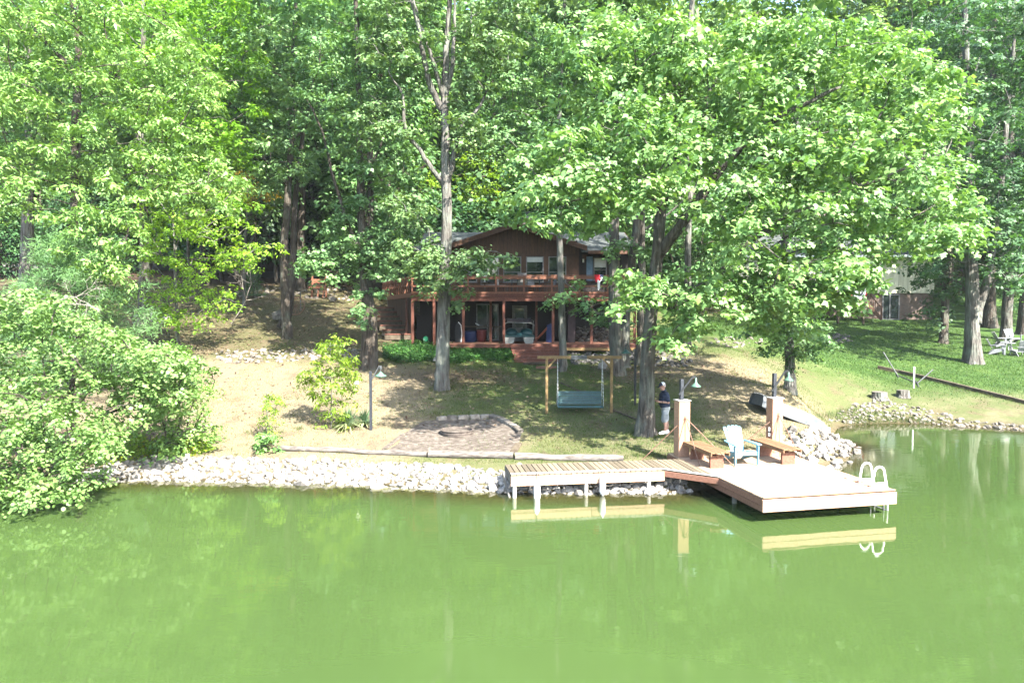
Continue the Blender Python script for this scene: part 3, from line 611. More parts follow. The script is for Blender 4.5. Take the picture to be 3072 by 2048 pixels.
# ---- the big maple beside the person (its crown fills the upper right)
rg = np.random.default_rng(11)
b6 = gdx(1482, 1000); D6 = b6.y
S6 = [(curve_pts([b6-Vector((0,0,.25)), b6+Vector((.02,0,.6)), dx(1491,800,D6+.05), dx(1497,700,D6+.1), dx(1511,560,D6+.2), dx(1520,470,D6+.2), dx(1545,380,D6), dx(1562,220,D6-.2), dx(1585,40,D6), dx(1600,-120,D6)], 5, .012, rg), .275, .05, True),
      (curve_pts([dx(1509,590,D6+.2), dx(1575,500,D6-.3), dx(1635,420,D6-.8), dx(1700,340,D6-1.4), dx(1800,262,D6-2), dx(1930,200,D6-2.3)], 4, .03, rg), .20, .04, False),
      (curve_pts([dx(1518,480,D6+.2), dx(1495,400,D6-.4), dx(1455,330,D6-.9), dx(1400,265,D6-1.5), dx(1350,180,D6-2)], 4, .03, rg), .13, .03, False),
      (curve_pts([dx(1496,705,D6+.1), dx(1560,672,D6-.2), dx(1640,645,D6-.6), dx(1690,580,D6-.9), dx(1745,540,D6-1.2), dx(1860,472,D6-1.6), dx(1990,420,D6-2), dx(2100,380,D6-2)], 4, .03, rg), .15, .03, False),
      (curve_pts([dx(1545,380,D6), dx(1610,250,D6+1.5), dx(1690,110,D6+2.5), dx(1760,0,D6+3)], 4, .03, rg), .13, .03, False),
      (curve_pts([dx(1560,672,D6-.2), dx(1590,660,D6-1.6), dx(1640,690,D6-2.8), dx(1690,720,D6-3.4)], 4, .02, rg), .07, .02, False),
      (curve_pts([dx(1520,470,D6), dx(1470,440,D6-2), dx(1380,430,D6-3), dx(1290,420,D6-3.6)], 4, .03, rg), .09, .02, False)]
P6 = []
P6 += sample_poly(rg, [(1540,60),(1850,20),(2080,60),(2190,160),(2215,300),(2150,330),(2000,240),(1800,230),(1600,250),(1520,180)], D6-4, D6+2, 170)
P6 += sample_poly(rg, [(1560,240),(1980,240),(2170,330),(2225,470),(2180,610),(2080,570),(1960,600),(1800,560),(1700,580),(1640,520),(1600,420)], D6-4.5, D6+1.5, 260)
P6 += sample_poly(rg, [(1640,560),(1900,560),(2060,580),(2010,700),(1900,690),(1790,680),(1720,620)], D6-4, D6-.5, 110)
P6 += sample_poly(rg, [(1420,600),(1560,590),(1680,600),(1640,720),(1600,800),(1525,790),(1500,730),(1430,690)], D6-3.6, D6-1.6, 70)
P6 += sample_poly(rg, [(1150,390),(1300,260),(1480,230),(1560,300),(1590,400),(1470,460),(1400,510),(1300,520),(1200,500)], D6-5, D6-1.5, 130)
P6 += sample_poly(rg, [(1240,60),(1400,20),(1560,40),(1560,230),(1420,260),(1330,220)], D6-4, D6+1, 60)
P6 += sample_poly(rg, [(1650,640),(1800,630),(1850,700),(1800,745),(1700,735)], D6-3.5, D6-.5, 50)
P6 = spread(rg, P6*2, 430, .56)
P6 = clear_of(clear_of(P6, [(2040,650),(2100,640),(2100,730)], 46), [(1985,690),(2020,670)], 30)
for sg, w in (([(1500,720),(1510,600),(1520,480)], 30), ([(1515,600),(1575,500),(1635,420),(1695,345)], 26), ([(1590,668),(1640,645),(1690,580),(1745,540)], 13), ([(1730,560),(1860,472)], 14)): P6 = clear_of(P6, sg, w)
tree('maple_tree', 'big grey barked maple beside the standing person with wide bright crown', None, 21, S6, P6, .74, 147, .175, 'lobed', 'leaf_oak', 'bark_grey', flat=.55, spray=.30, flare=1.25, droop=.45, extra={'upper_crown': (ell(rg, (b6.x+4.6, D6+2, 18.6), (5.6,4.6,4), 100, .9), .95, 77, .32, 'ovate', 'leaf_oak')})

# ---- pale tree in front of the deck with bare upright limbs
rg = np.random.default_rng(12); b3 = gdx(1015, 893); D3 = b3.y
def z2(x, y, d): return px(900+x/1.96, y/1.96, d)
S3 = [(curve_pts([b3-Vector((0,0,.25)), b3+Vector((0,0,.6)), dx(1019,760,D3), dx(1022,640,D3), z2(862,1200,D3), z2(858,1000,D3), z2(855,800,D3), z2(850,620,D3), z2(855,400,D3), z2(870,150,D3), z2(885,-40,D3), z2(890,-300,D3)], 5, .012, rg), .30, .06, True),
      (curve_pts([z2(835,650,D3), z2(790,560,D3-.2), z2(745,420,D3-.5), z2(715,290,D3-.7), z2(700,180,D3-.8), z2(650,0,D3-1)], 4, .02, rg), .15, .04, False),
      (curve_pts([z2(845,590,D3), z2(815,480,D3-.4), z2(760,280,D3-.6), z2(690,100,D3-.5), z2(660,-60,D3-.5)], 4, .02, rg), .10, .03, False),
      (curve_pts([z2(872,1060,D3), z2(915,880,D3-.2), z2(958,740,D3-.4), z2(1060,620,D3-.5), z2(1112,470,D3-.5)], 4, .02, rg), .12, .03, False),
      (curve_pts([z2(838,1080,D3), z2(760,970,D3-.3), z2(700,880,D3-.4), z2(620,760,D3-.6), z2(600,560,D3-.6), z2(520,420,D3-.7)], 4, .02, rg), .11, .025, False),
      (curve_pts([z2(860,560,D3), z2(895,380,D3-.2), z2(910,160,D3-.3), z2(905,-50,D3-.3)], 4, .02, rg), .11, .04, False)]
P3 = sample_poly(rg, [(860,-80),(1200,-80),(1200,120),(1090,220),(1000,160),(930,200),(840,110)], D3-2, D3+2.5, 130)
P3 += sample_poly(rg, [(905,565),(1000,555),(1080,570),(1165,585),(1150,605),(1080,610),(1040,640),(960,640),(925,610)], D3-1.8, D3-.2, 70)
P3 += sample_poly(rg, [(960,630),(1060,630),(1085,672),(1050,700),(975,690)], D3-1.2, D3-.3, 14)
P3 += sample_poly(rg, [(1010,180),(1130,240),(1110,330),(1040,320)], D3-1.5, D3, 14)
P3 += sample_poly(rg, [(820,210),(930,240),(960,330),(860,330),(800,280)], D3-1.5, D3, 16)
P3 += sample_poly(rg, [(880,440),(1000,440),(990,560),(900,540)], D3-1, D3+1.2, 12)
P3 = spread(rg, P3, 230, .42)
for sg, w in (([(1020,700),(1020,300),(1035,0)], 22), ([(1000,330),(965,160),(955,60)], 14), ([(1020,540),(1060,370)], 13), ([(1000,540),(920,390)], 13)): P3 = clear_of(P3, sg, w)
tree('oak_tree', 'pale barked oak with upright bare limbs in front of the deck', None, 22, S3, P3, .52, 110, .17, 'lobed', 'leaf_mid', 'bark_pale', flat=.5, flare=.7)

# ---- forked trunk left of it with leafy sprouts
rg = np.random.default_rng(13); b2 = gdx(845, 846); D2 = b2.y
S2 = [(curve_pts([b2+Vector((-.08,0,-.25)), b2+Vector((-.06,0,.5)), dx(842,700,D2), dx(832,560,D2), dx(828,400,D2), dx(826,250,D2), dx(820,90,D2), dx(815,-80,D2)], 5, .015, rg), .26, .07, True),
      (curve_pts([b2+Vector((.25,.05,-.2)), dx(856,760,D2), dx(846,640,D2+.1), dx(850,540,D2+.1), dx(852,300,D2+.3), dx(880,120,D2+.4), dx(900,-60,D2+.5)], 4, .02, rg), .22, .05, True),
      (curve_pts([dx(836,600,D2), dx(800,520,D2-.4), dx(770,420,D2-.7), dx(740,300,D2-1), dx(700,220,D2-1.2)], 4, .02, rg), .10, .03, False),
      (curve_pts([dx(828,420,D2), dx(880,330,D2-.3), dx(940,250,D2-.5)], 4, .02, rg), .08, .03, False)]
P2 = sample_poly(rg, [(690,20),(980,0),(1000,140),(930,260),(960,420),(880,440),(820,380),(740,330),(690,200)], D2-3, D2+3, 150)
P2 += sample_poly(rg, [(690,570),(735,555),(820,540),(900,560),(905,620),(840,640),(700,630)], D2-1.2, D2+.2, 46)
P2 += sample_poly(rg, [(815,660),(872,665),(860,740),(820,735)], D2-.5, D2-.2, 8)
P2 += sample_poly(rg, [(780,440),(900,450),(960,540),(860,560),(760,540)], D2-1, D2+2, 60)
P2 = spread(rg, P2, 230, .46)
tree('oak_tree', 'forked dark oak with leafy sprouts on its trunk behind the sapling', None, 23, S2, P2, .58, 105, .17, 'lobed', 'leaf_mid', 'bark_brown', flat=.55, extra={'upper_crown': (ell(rg, (b2.x, D2+1, 21.5), (5,4.5,3.8), 70, .9), .95, 77, .32, 'ovate', 'leaf_mid')})

# ---- leaning pair by the boulder and wheel
rg = np.random.default_rng(14); b1 = gdx(661, 776); D1 = b1.y; b1b = gdx(652, 738); D1b = b1b.y
S1 = [(curve_pts([b1-Vector((0,0,.25)), b1+Vector((-.05,0,.6)), dx(654,650,D1+.3), dx(652,560,D1+.6), dx(662,450,D1+.8), dx(668,330,D1+1), dx(672,180,D1+1), dx(680,0,D1+1), dx(684,-120,D1+1)], 5, .015, rg), .24, .06, True),
      (curve_pts([dx(650,740,D1+1.6)-Vector((0,0,.3)), dx(665,690,D1+1.4), dx(672,600,D1+1.2), dx(678,480,D1+1.3), dx(690,340,D1+1.6), dx(720,200,D1+2)], 4, .02, rg), .22, .06, True),
      (curve_pts([dx(664,430,D1+.8), dx(630,390,D1+.2), dx(590,350,D1-.3), dx(545,300,D1-.6)], 4, .02, rg), .09, .03, False),
      (curve_pts([dx(668,330,D1+1), dx(720,270,D1+.2), dx(760,200,D1)], 4, .02, rg), .08, .03, False)]
P1 = sample_poly(rg, [(520,120),(600,20),(760,0),(790,160),(740,300),(720,400),(640,450),(600,420),(560,300)], D1-2.5, D1+3, 150)
P1 = spread(rg, P1, 130, .62)
tree('hickory_tree', 'twin trunk hickory leaning by the boulder and old wheel', None, 24, S1, P1, .60, 112, .20, 'ovate', 'leaf_mid', 'bark_brown', flat=.55, extra={'upper_crown': (ell(rg, (b1.x+.5, D1+2, 21.5), (5,4.5,3.8), 70, .9), .95, 77, .32, 'ovate', 'leaf_mid')})

# ---- slim pale trunk behind the swing
rg = np.random.default_rng(15); b4 = gdx(1293, 852); D4 = b4.y
S4 = [(curve_pts([b4-Vector((0,0,.25)), b4+Vector((0,0,.5)), dx(1290,720,D4), dx(1287,600,D4), dx(1282,470,D4), dx(1282,330,D4), dx(1290,150,D4), dx(1300,-60,D4)], 5, .012, rg), .175, .05, True),
      (curve_pts([dx(1287,640,D4), dx(1305,655,D4-.4), dx(1330,668,D4-.7)], 3, .01, rg), .035, .015, False)]
P4 = sample_poly(rg, [(1150,60),(1380,40),(1420,300),(1330,420),(1200,420),(1110,300)], D4-1, D4+3, 90)
P4 += sample_poly(rg, [(1278,640),(1320,640),(1355,672),(1340,690),(1290,672)], D4-1, D4-.3, 8)
P4 += sample_poly(rg, [(1262,672),(1300,672),(1300,705),(1270,715)], D4-.6, D4-.2, 5)
P4 += sample_poly(rg, [(1310,700),(1450,690),(1455,722),(1380,735),(1320,722)], D4-.4, D4+.6, 12)
P4 = spread(rg, P4, 105, .55)
tree('oak_tree', 'slim pale oak standing right behind the hanging swing', None, 25, S4, P4, .55, 110, .17, 'lobed', 'leaf_mid', 'bark_pale', flat=.5, flare=.5, extra={'upper_crown': (ell(rg, (b4.x+1, D4+2, 19.5), (4,4,3.6), 30, .9), .95, 77, .32, 'ovate', 'leaf_mid')})

# ---- forked lichen-covered oak right of the swing
rg = np.random.default_rng(16); b5 = gdx(1420, 860); D5 = b5.y
S5 = [(curve_pts([b5+Vector((-.05,0,-.25)), b5+Vector((-.05,0,.6)), dx(1410,720,D5), dx(1410,620,D5), dx(1412,500,D5), dx(1420,350,D5), dx(1425,180,D5), dx(1440,-60,D5)], 5, .015, rg), .29, .07, True),
      (curve_pts([b5+Vector((.2,.1,.3)), dx(1434,780,D5+.1), dx(1440,700,D5+.2), dx(1452,600,D5+.3), dx(1465,480,D5+.4), dx(1470,300,D5+.5), dx(1460,100,D5+.5)], 4, .02, rg), .22, .06, True)]
P5 = sample_poly(rg, [(1330,20),(1560,0),(1600,200),(1560,420),(1480,480),(1380,440),(1330,250)], D5, D5+4, 90)
P5 += sample_poly(rg, [(1400,540),(1500,545),(1490,600),(1400,600)], D5-.8, D5+.6, 10)
P5 = spread(rg, P5, 90, .62)
tree('oak_tree', 'forked lichen covered oak between the swing and the lamp post', None, 26, S5, P5, .62, 105, .18, 'lobed', 'leaf_mid', 'bark_grey', flat=.55, extra={'upper_crown': (ell(rg, (b5.x+1, D5+1.5, 20.5), (5.5,4.5,4.2), 90, .9), .95, 77, .32, 'ovate', 'leaf_mid')})

# ---- more trunks beside the house
def plain_tree(name, label, seed, base, top, r, polys, n, per, size, kind, lm, bk, group=None, lean=0, mind=.62, crad=.62, fork=None):
    rg = np.random.default_rng(seed); top = Vector(top); base = Vector(base)
    mids = [base.lerp(top, t)+Vector((math.sin(t*5+seed)*lean, 0, 0)) for t in (.12,.3,.5,.7,.85)]
    S = [(curve_pts([base-Vector((0,0,.25))]+mids+[top], 4, .02, rg), r, r*.25, True)]
    for k in range(5):
        s = base.lerp(top, .4+.1*k); e = s+Vector((rg.normal()*1.6, rg.normal()*1.6, 1.6+rg.random())); S.append((curve_pts([s, s.lerp(e,.5)+Vector((0,0,-.15)), e], 3), r*.35, r*.1, False))
    if fork: S.append(fork)
    P = []
    for poly, d0, d1, k in polys: P += sample_poly(rg, poly, d0, d1, k)
    P = spread(rg, P, n, mind)
    return tree(name, label, group, seed+100, S, P, crad, per, size, kind, lm, bk, flat=.55)
b = gdx(1472, 838); plain_tree('oak_tree', 'pale oak trunk at the porch corner behind the lamp post', 31, b, dx(1478,60,b.y), .22, [([(1420,40),(1540,20),(1560,300),(1440,330)], b.y, b.y+3, 40)], 36, 90, .18, 'lobed', 'leaf_mid', 'bark_grey')
b = gdx(1577, 812); plain_tree('ash_tree', 'slim pale ash with a sunlit base above the rock slope', 32, b, dx(1590,-40,b.y+1), .20, [([(1560,0),(1760,0),(1740,260),(1580,300)], b.y, b.y+4, 60)], 50, 95, .19, 'ovate', 'leaf_mid', 'bark_pale')

# ---- small ivy-wrapped tree by the upturned boat
rg = np.random.default_rng(17); b7 = gdx(1815, 892); D7 = b7.y
S7 = [(curve_pts([b7-Vector((0,0,.25)), b7+Vector((0,0,.6)), dx(1812,790,D7), dx(1808,720,D7), dx(1800,640,D7), dx(1808,480,D7+.5), dx(1830,300,D7+1), dx(1840,120,D7+1)], 5, .012, rg), .20, .05, True)]
P7 = sample_poly(rg, [(1750,710),(1790,690),(1870,695),(1900,745),(1890,790),(1860,815),(1800,820),(1765,800),(1720,770)], D7-1, D7+.5, 46)
P7 += sample_poly(rg, [(1830,780),(1900,760),(1918,790),(1880,815)], D7-.6, D7+.3, 6)
P7 += sample_poly(rg, [(1740,140),(1960,120),(2000,400),(1900,560),(1760,520),(1700,330)], D7-1, D7+4, 110)
P7 = spread(rg, P7, 135, .46)
I7 = [dx(1814+rg.normal()*5, y, D7-.12) for y in np.linspace(700, 858, 22)]
tree('maple_tree', 'ivy wrapped young maple standing by the upturned boat', None, 27, S7, P7, .46, 112, .15, 'lobed', 'leaf_mid', 'bark_pale', flat=.6, extra={'ivy': (I7, .16, 56, .09, 'ovate', 'ivy')})

# ---- neighbour's lawn trees
rg = np.random.default_rng(18); b8 = gdx(2235, 833); D8 = b8.y
fk = (curve_pts([dx(2240,740,D8), dx(2262,660,D8), dx(2290,500,D8), dx(2310,300,D8), dx(2330,80,D8)], 4, .02, rg), .24, .07, True)
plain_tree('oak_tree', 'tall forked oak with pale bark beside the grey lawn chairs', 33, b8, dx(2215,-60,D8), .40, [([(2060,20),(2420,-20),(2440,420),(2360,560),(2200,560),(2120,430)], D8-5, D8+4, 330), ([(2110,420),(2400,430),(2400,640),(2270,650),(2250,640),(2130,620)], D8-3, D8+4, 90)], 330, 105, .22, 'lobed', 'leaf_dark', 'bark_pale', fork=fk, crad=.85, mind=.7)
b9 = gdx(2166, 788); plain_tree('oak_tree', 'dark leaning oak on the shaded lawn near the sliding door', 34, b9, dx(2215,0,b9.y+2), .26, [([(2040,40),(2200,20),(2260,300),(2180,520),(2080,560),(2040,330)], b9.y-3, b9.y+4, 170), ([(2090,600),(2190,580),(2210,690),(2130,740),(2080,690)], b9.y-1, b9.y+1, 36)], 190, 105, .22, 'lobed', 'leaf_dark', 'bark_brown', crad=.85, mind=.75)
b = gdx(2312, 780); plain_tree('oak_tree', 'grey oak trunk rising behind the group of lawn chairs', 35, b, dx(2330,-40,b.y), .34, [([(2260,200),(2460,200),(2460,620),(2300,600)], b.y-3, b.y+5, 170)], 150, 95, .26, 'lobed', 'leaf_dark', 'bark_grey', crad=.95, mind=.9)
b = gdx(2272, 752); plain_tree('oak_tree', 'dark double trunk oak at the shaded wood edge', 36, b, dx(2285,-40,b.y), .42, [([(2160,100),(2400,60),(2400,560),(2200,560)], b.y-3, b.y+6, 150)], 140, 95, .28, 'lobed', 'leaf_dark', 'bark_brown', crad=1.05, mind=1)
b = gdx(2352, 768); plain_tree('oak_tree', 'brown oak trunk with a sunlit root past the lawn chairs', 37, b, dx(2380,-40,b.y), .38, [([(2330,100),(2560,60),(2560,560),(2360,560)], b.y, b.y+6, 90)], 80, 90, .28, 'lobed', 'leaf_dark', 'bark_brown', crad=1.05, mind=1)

# ---- the left bank: sweetgum-like trees
bl = on(-18.2, 28.5); plain_tree('sweetgum_tree', 'bright leafy sweetgum on the bank above the pine', 41, bl, dx(175,-140,29), .27,
   [([(-60,-40),(220,-40),(420,60),(500,180),(470,250),(300,240),(120,220),(-60,200)], 25, 31, 190), ([(-60,210),(260,230),(440,280),(560,420),(530,500),(420,470),(300,440),(120,420),(-60,400)], 25, 30, 170), ([(90,470),(240,440),(330,500),(310,590),(260,680),(190,620),(120,590)], 24.5, 26.5, 60), ([(-60,400),(90,400),(70,480),(-60,520)], 25, 28, 30)], 380, 112, .215, 'lance', 'leaf_gum', 'bark_brown', crad=.62, mind=.6, lean=.1)
bl = on(-19.4, 36); plain_tree('hickory_tree', 'tall yellow green hickory behind the sweetgum', 42, bl, dx(330,-100,36), .28,
   [([(200,-40),(560,-40),(620,160),(590,330),(480,330),(330,260),(220,150)], 33, 39, 180), ([(300,250),(560,300),(560,460),(400,470),(300,400)], 34, 38, 60)], 210, 105, .23, 'ovate', 'leaf_yel', 'bark_grey', crad=.75, mind=.75)
bl = on(-23.5, 33); plain_tree('hickory_tree', 'old hickory with pale upper limbs at the wooded bank', 43, bl, dx(60,-120,33), .33,
   [([(-120,-60),(200,-60),(240,200),(180,420),(-120,430)], 30, 38, 190)], 190, 105, .23, 'ovate', 'leaf_mid', 'bark_pale', crad=.8, mind=.75, lean=.2)
# beech-like understorey with yellow leaves
bl = on(-16.4, 33.5); plain_tree('beech_tree', 'low spreading beech with lit yellow green leaves on the slope', 44, bl, dx(395,440,33), .09,
   [([(300,560),(420,520),(560,540),(640,560),(600,620),(480,600),(360,620)], 31, 34, 46), ([(330,620),(470,600),(560,690),(500,720),(430,760),(360,720)], 31, 33.5, 50), ([(330,460),(520,430),(600,520),(480,540),(340,530)], 32, 36, 50)], 118, 84, .15, 'ovate', 'leaf_yel', 'bark_pale', crad=.42, mind=.42)
bl = on(-16.5, 42); plain_tree('beech_tree', 'small beech with a patch of golden leaves before the dark woods', 45, bl, dx(570,380,42), .10, [([(500,400),(570,392),(640,450),(600,475),(520,450)], 41, 43, 24)], 24, 84, .17, 'ovate', 'leaf_gold', 'bark_pale', crad=.45, mind=.4)
bl = on(-20.9, 44.5); plain_tree('beech_tree', 'sunlit beech screening the driveway edge', 46, bl, dx(420,350,44), .12, [([(330,300),(640,330),(640,470),(520,520),(340,470)], 42, 47, 80)], 76, 84, .2, 'ovate', 'leaf_yel', 'bark_grey', crad=.7, mind=.65)

bl = on(-10.3, 48.5); plain_tree('beech_tree', 'sunlit yellow green beech behind the roof beside the pale oak', 47, bl, dx(1090,300,49), .12, [([(1040,380),(1110,330),(1170,400),(1160,520),(1060,590),(1040,500)], 46.5, 50, 90), ([(900,380),(1000,360),(1010,480),(920,500)], 46.5, 50, 50)], 125, 84, .22, 'ovate', 'leaf_yel', 'bark_far', crad=.75, mind=.6)
# ---- white pine on the left
rg = np.random.default_rng(51); bp_ = on(-16.6, 26); top = bp_+Vector((0,0,6.2))
root = thing('pine_tree', bp_, 'soft needled white pine above the bank shrub', 'tree'); st = [([bp_-Vector((0,0,.2)), bp_.lerp(top,.3), bp_.lerp(top,.7), top], .19, .03, True)]; tips = []
for k in range(46):
    h = .8+5.2*(k/46); a = k*2.4; l = (3.4*(1-h/7.5)+.4)*(.8+.4*rg.random()); s = bp_+Vector((0,0,h)); e = s+Vector((math.cos(a)*l, math.sin(a)*l, .25+.2*rg.random()))
    st.append(([s, s.lerp(e,.5)-Vector((0,0,.08)), e], .035, .008, False))
    for t in np.linspace(.35, 1, 6): tips.append(s.lerp(e, t)+Vector(rg.normal(size=3)*.12))
trunk_mesh(rg, st, .5, 10).build('trunk', 'bark_brown', root, smooth='all')
T = np.array([tuple(t) for t in tips]); n = len(T)*130; ci = rg.integers(0, len(T), n); c = T[ci]+rg.normal(size=(n,3))*np.array([.24,.24,.12]); a = unit(rg.normal(size=(n,3))+np.array([0,0,.3])); b = unit(np.cross(a, rg.normal(size=(n,3))))
l = .16+.08*rg.random(n); V = np.stack([c-b*.011, c+b*.011, c+a*l[:,None]], 1); link('crown', fast_mesh('crown', V, 3, 'needle', np.clip(.5*rg.random(len(T))[ci]+.5*rg.random(n), 0, 1)), root)

# ---- redbud leaning over the water, bottom left
rg = np.random.default_rng(52); bb = on(-13.2, 20.6)
SR = [(curve_pts([bb-Vector((0,0,.2)), bb+Vector((.1,-.2,.8)), bb+Vector((.3,-.7,1.8)), bb+Vector((.7,-1.2,3.0))], 4, .02, rg), .13, .04, True)]
for e in [(-1.5,-2.4,1.9),(0.2,-3.4,.9),(2.2,-1.6,2.8),(3.2,-.8,2.6),(-2.5,-1.2,3.0),(1.2,-3.0,1.6),(-.8,-3.6,.6),(3.6,-.3,1.9)]:
    e = bb+Vector(e); s = SR[0][0][4+int(rg.integers(0,6))]; SR.append((curve_pts([s, s.lerp(e,.5)+Vector((0,0,.35)), e], 4, .02, rg), .055, .012, False))
PR = sample_poly(rg, [(-60,690),(60,660),(150,680),(260,740),(340,770),(440,800),(420,850),(330,880),(200,900),(-60,920)], 17.6, 20.6, 130)
PR += sample_poly(rg, [(-60,900),(100,900),(200,930),(270,960),(250,1050),(200,1100),(60,1120),(-60,1090)], 16.2, 18.6, 110)
PR += sample_poly(rg, [(-60,1090),(120,1095),(225,1110),(150,1142),(-60,1130)], 15.8, 16.8, 34)
PR += sample_poly(rg, [(200,850),(440,825),(450,870),(400,930),(330,960),(250,960)], 18.4, 20.2, 60)
PR = [p for p in spread(rg, PR*2, 440, .31) if p.z > .22]
tree('redbud_tree', 'round leaved redbud leaning over the water from the bank', None, 62, SR, PR, .42, 133, .092, 'round', 'leaf_redbud', 'bark_brown', flat=.5, spray=.2, droop=.5, br=.03)
# glossy shrub right of it
rg = np.random.default_rng(53); bs = gdx(410, 1035)
SS = [(curve_pts([bs+Vector((k*.12,0,-.1)), bs+Vector((k*.3,.1,1)), bs+Vector((k*.55,.2,2.2))], 4, .02, rg), .03, .01, False) for k in (-2,-1,0,1,2)]
SS[2] = (SS[2][0], .05, .012, True)
PS = sample_poly(rg, [(330,800),(430,775),(500,860),(495,930),(490,1010),(440,1050),(330,1050),(300,980),(340,900)], bs.y-.8, bs.y+.8, 90)
PS = spread(rg, PS, 70, .34)
tree('bank_shrub', 'glossy leaved multi stemmed shrub at the edge of the riprap', None, 63, SS, PS, .34, 98, .125, 'ovate', 'leaf_gum', 'bark_brown', flat=.7, spray=.2, cat='shrub', flare=.2)
# saplings on the lawn
def sapling(name, label, seed, u, v, h, poly, n, per, size, lm, rad=.26, kind='lance'):
    rg = np.random.default_rng(seed); b = gdx(u, v); S = [(curve_pts([b-Vector((0,0,.1)), b+Vector((.03,0,h*.4)), b+Vector((0,.05,h*.75)), b+Vector((.02,0,h))], 4, .015, rg), .022, .006, True)]
    P = spread(rg, sample_poly(rg, poly, b.y-.5, b.y+.5, n*3), n, .24)
    return tree(name, label, None, seed, S, P, rad, per, size, kind, lm, 'bark_pale', flat=.7, spray=.16, droop=.55, flare=.2, cat='sapling', br=.012)
sapling('hickory_sapling', 'airy young hickory growing beside the yucca clump', 71, 760, 985, 3.0, [(735,765),(790,770),(815,860),(805,940),(790,990),(740,960),(700,900),(690,850),(730,830)], 58, 63, .14, 'leaf_yel')
sapling('walnut_sapling', 'thin young walnut on the lawn edge above the riprap', 72, 612, 1012, 1.75, [(612,895),(640,905),(650,940),(635,1000),(600,1020),(590,990),(605,950)], 20, 49, .11, 'leaf_yel', .17)
sapling('hosta_sapling', 'leafy pale seedling rooted among the riprap stones', 73, 605, 1034, .5, [(585,990),(630,985),(640,1030),(590,1035)], 10, 49, .14, 'leaf_redbud', .18, 'ovate')
# low scrub at the dark bank under the redbud
# yucca clump
rg = np.random.default_rng(54); root = thing('yucca_clump', gdx(815, 985), 'spiky yucca clump at the foot of the pale green lamp', 'plant')
for (u, v, k, ln) in ((800, 985, 170, .75), (838, 978, 90, .7)):
    c = gdx(u, v); a = rg.random(k)*6.28; el = .25+1.2*rg.random(k); L_ = ln*(.7+.5*rg.random(k)); d = np.stack([np.cos(a)*np.cos(el), np.sin(a)*np.cos(el), np.sin(el)], 1); s = np.stack([-np.sin(a), np.cos(a), 0*a], 1)*.022
    c = np.array(tuple(c)); mid = c+d*L_[:,None]*.55; tip = c+d*L_[:,None]-np.array([0,0,1])*(.30*L_*(1.5-el))[:,None]
    V = np.concatenate([np.stack([c-s*.6, c+s*.6, mid+s, mid-s], 1), np.stack([mid-s, mid+s, tip+s*.05, tip-s*.05], 1)]); rr = np.clip(1-el/1.5+.15*rg.random(k), 0, 1)
    link('leaf_rosette', fast_mesh('leaf_rosette', V, 4, 'yucca', np.concatenate([rr, rr])), root)

# ---- forest behind: a few kinds, copied
def proto(name, label, cat, seed, h, r, cr, n, per, size, kind, lm, bk, c0=.38, group=None, mind=1.0, crad=1.0):
    rg = np.random.default_rng(seed); b = Vector((0,0,0)); t = Vector((rg.normal()*.5, rg.normal()*.5, h))
    S = [(curve_pts([b-Vector((0,0,.4)), b.lerp(t,.25)+Vector((rg.normal()*.12,0,0)), b.lerp(t,.55)+Vector((rg.normal()*.25,0,0)), t], 4, .03, rg), r, r*.15, True)]
    for k in range(8):
        s = b.lerp(t, c0+(.9-c0)*k/8); a = k*2.4+rg.random(); e = s+Vector((math.cos(a)*cr*.7, math.sin(a)*cr*.7, cr*.55)); S.append((curve_pts([s, s.lerp(e,.5)-Vector((0,0,.1)), e], 3), r*.32, r*.08, False))
    P = ell(rg, (t.x*.7, t.y*.7, h*(c0+1)/2), (cr, cr, h*(1-c0)/2), n, mind)
    root = thing(name, (0,0,0), label, cat, group); rng = np.random.default_rng(seed+7)
    trunk_mesh(rng, S+connect(rng, S, P, .05), .6, 10).build('trunk', bk, root, world=False, smooth='all')
    V, rnd = make_leaves(rng, np.array([tuple(c) for c in P]), crad*(.7+.6*rng.random(len(P))), per, size, kind, .55, .45); link('crown', fast_mesh('crown', V, V.shape[1], lm, rnd), root, world=False)
    return root
G = 'forest trees on the hillside behind the houses'
protos = [proto('forest_tree', 'tall leafy tree in the woods on the hillside', 'tree', 201+k, h, r, cr, 190, 105, .36, 'ovate', lm, 'bark_far', c0, G, 1.15, 1.15) for k, (h, r, cr, lm, c0) in
          enumerate([(23,.30,4.4,'leaf_mid',.28),(26,.34,4.8,'leaf_gum',.36),(21,.26,4.2,'leaf_mid',.22),(24,.30,4.5,'leaf_oak',.34),(17,.22,4.2,'leaf_yel',.16)])]
G2 = 'understorey trees at the edge of the woods'
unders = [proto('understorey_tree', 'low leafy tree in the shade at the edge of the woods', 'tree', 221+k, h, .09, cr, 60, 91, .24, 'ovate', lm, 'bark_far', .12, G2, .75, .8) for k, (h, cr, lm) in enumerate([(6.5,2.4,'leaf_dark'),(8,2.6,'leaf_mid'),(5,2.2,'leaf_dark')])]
rg = np.random.default_rng(99); used = {}

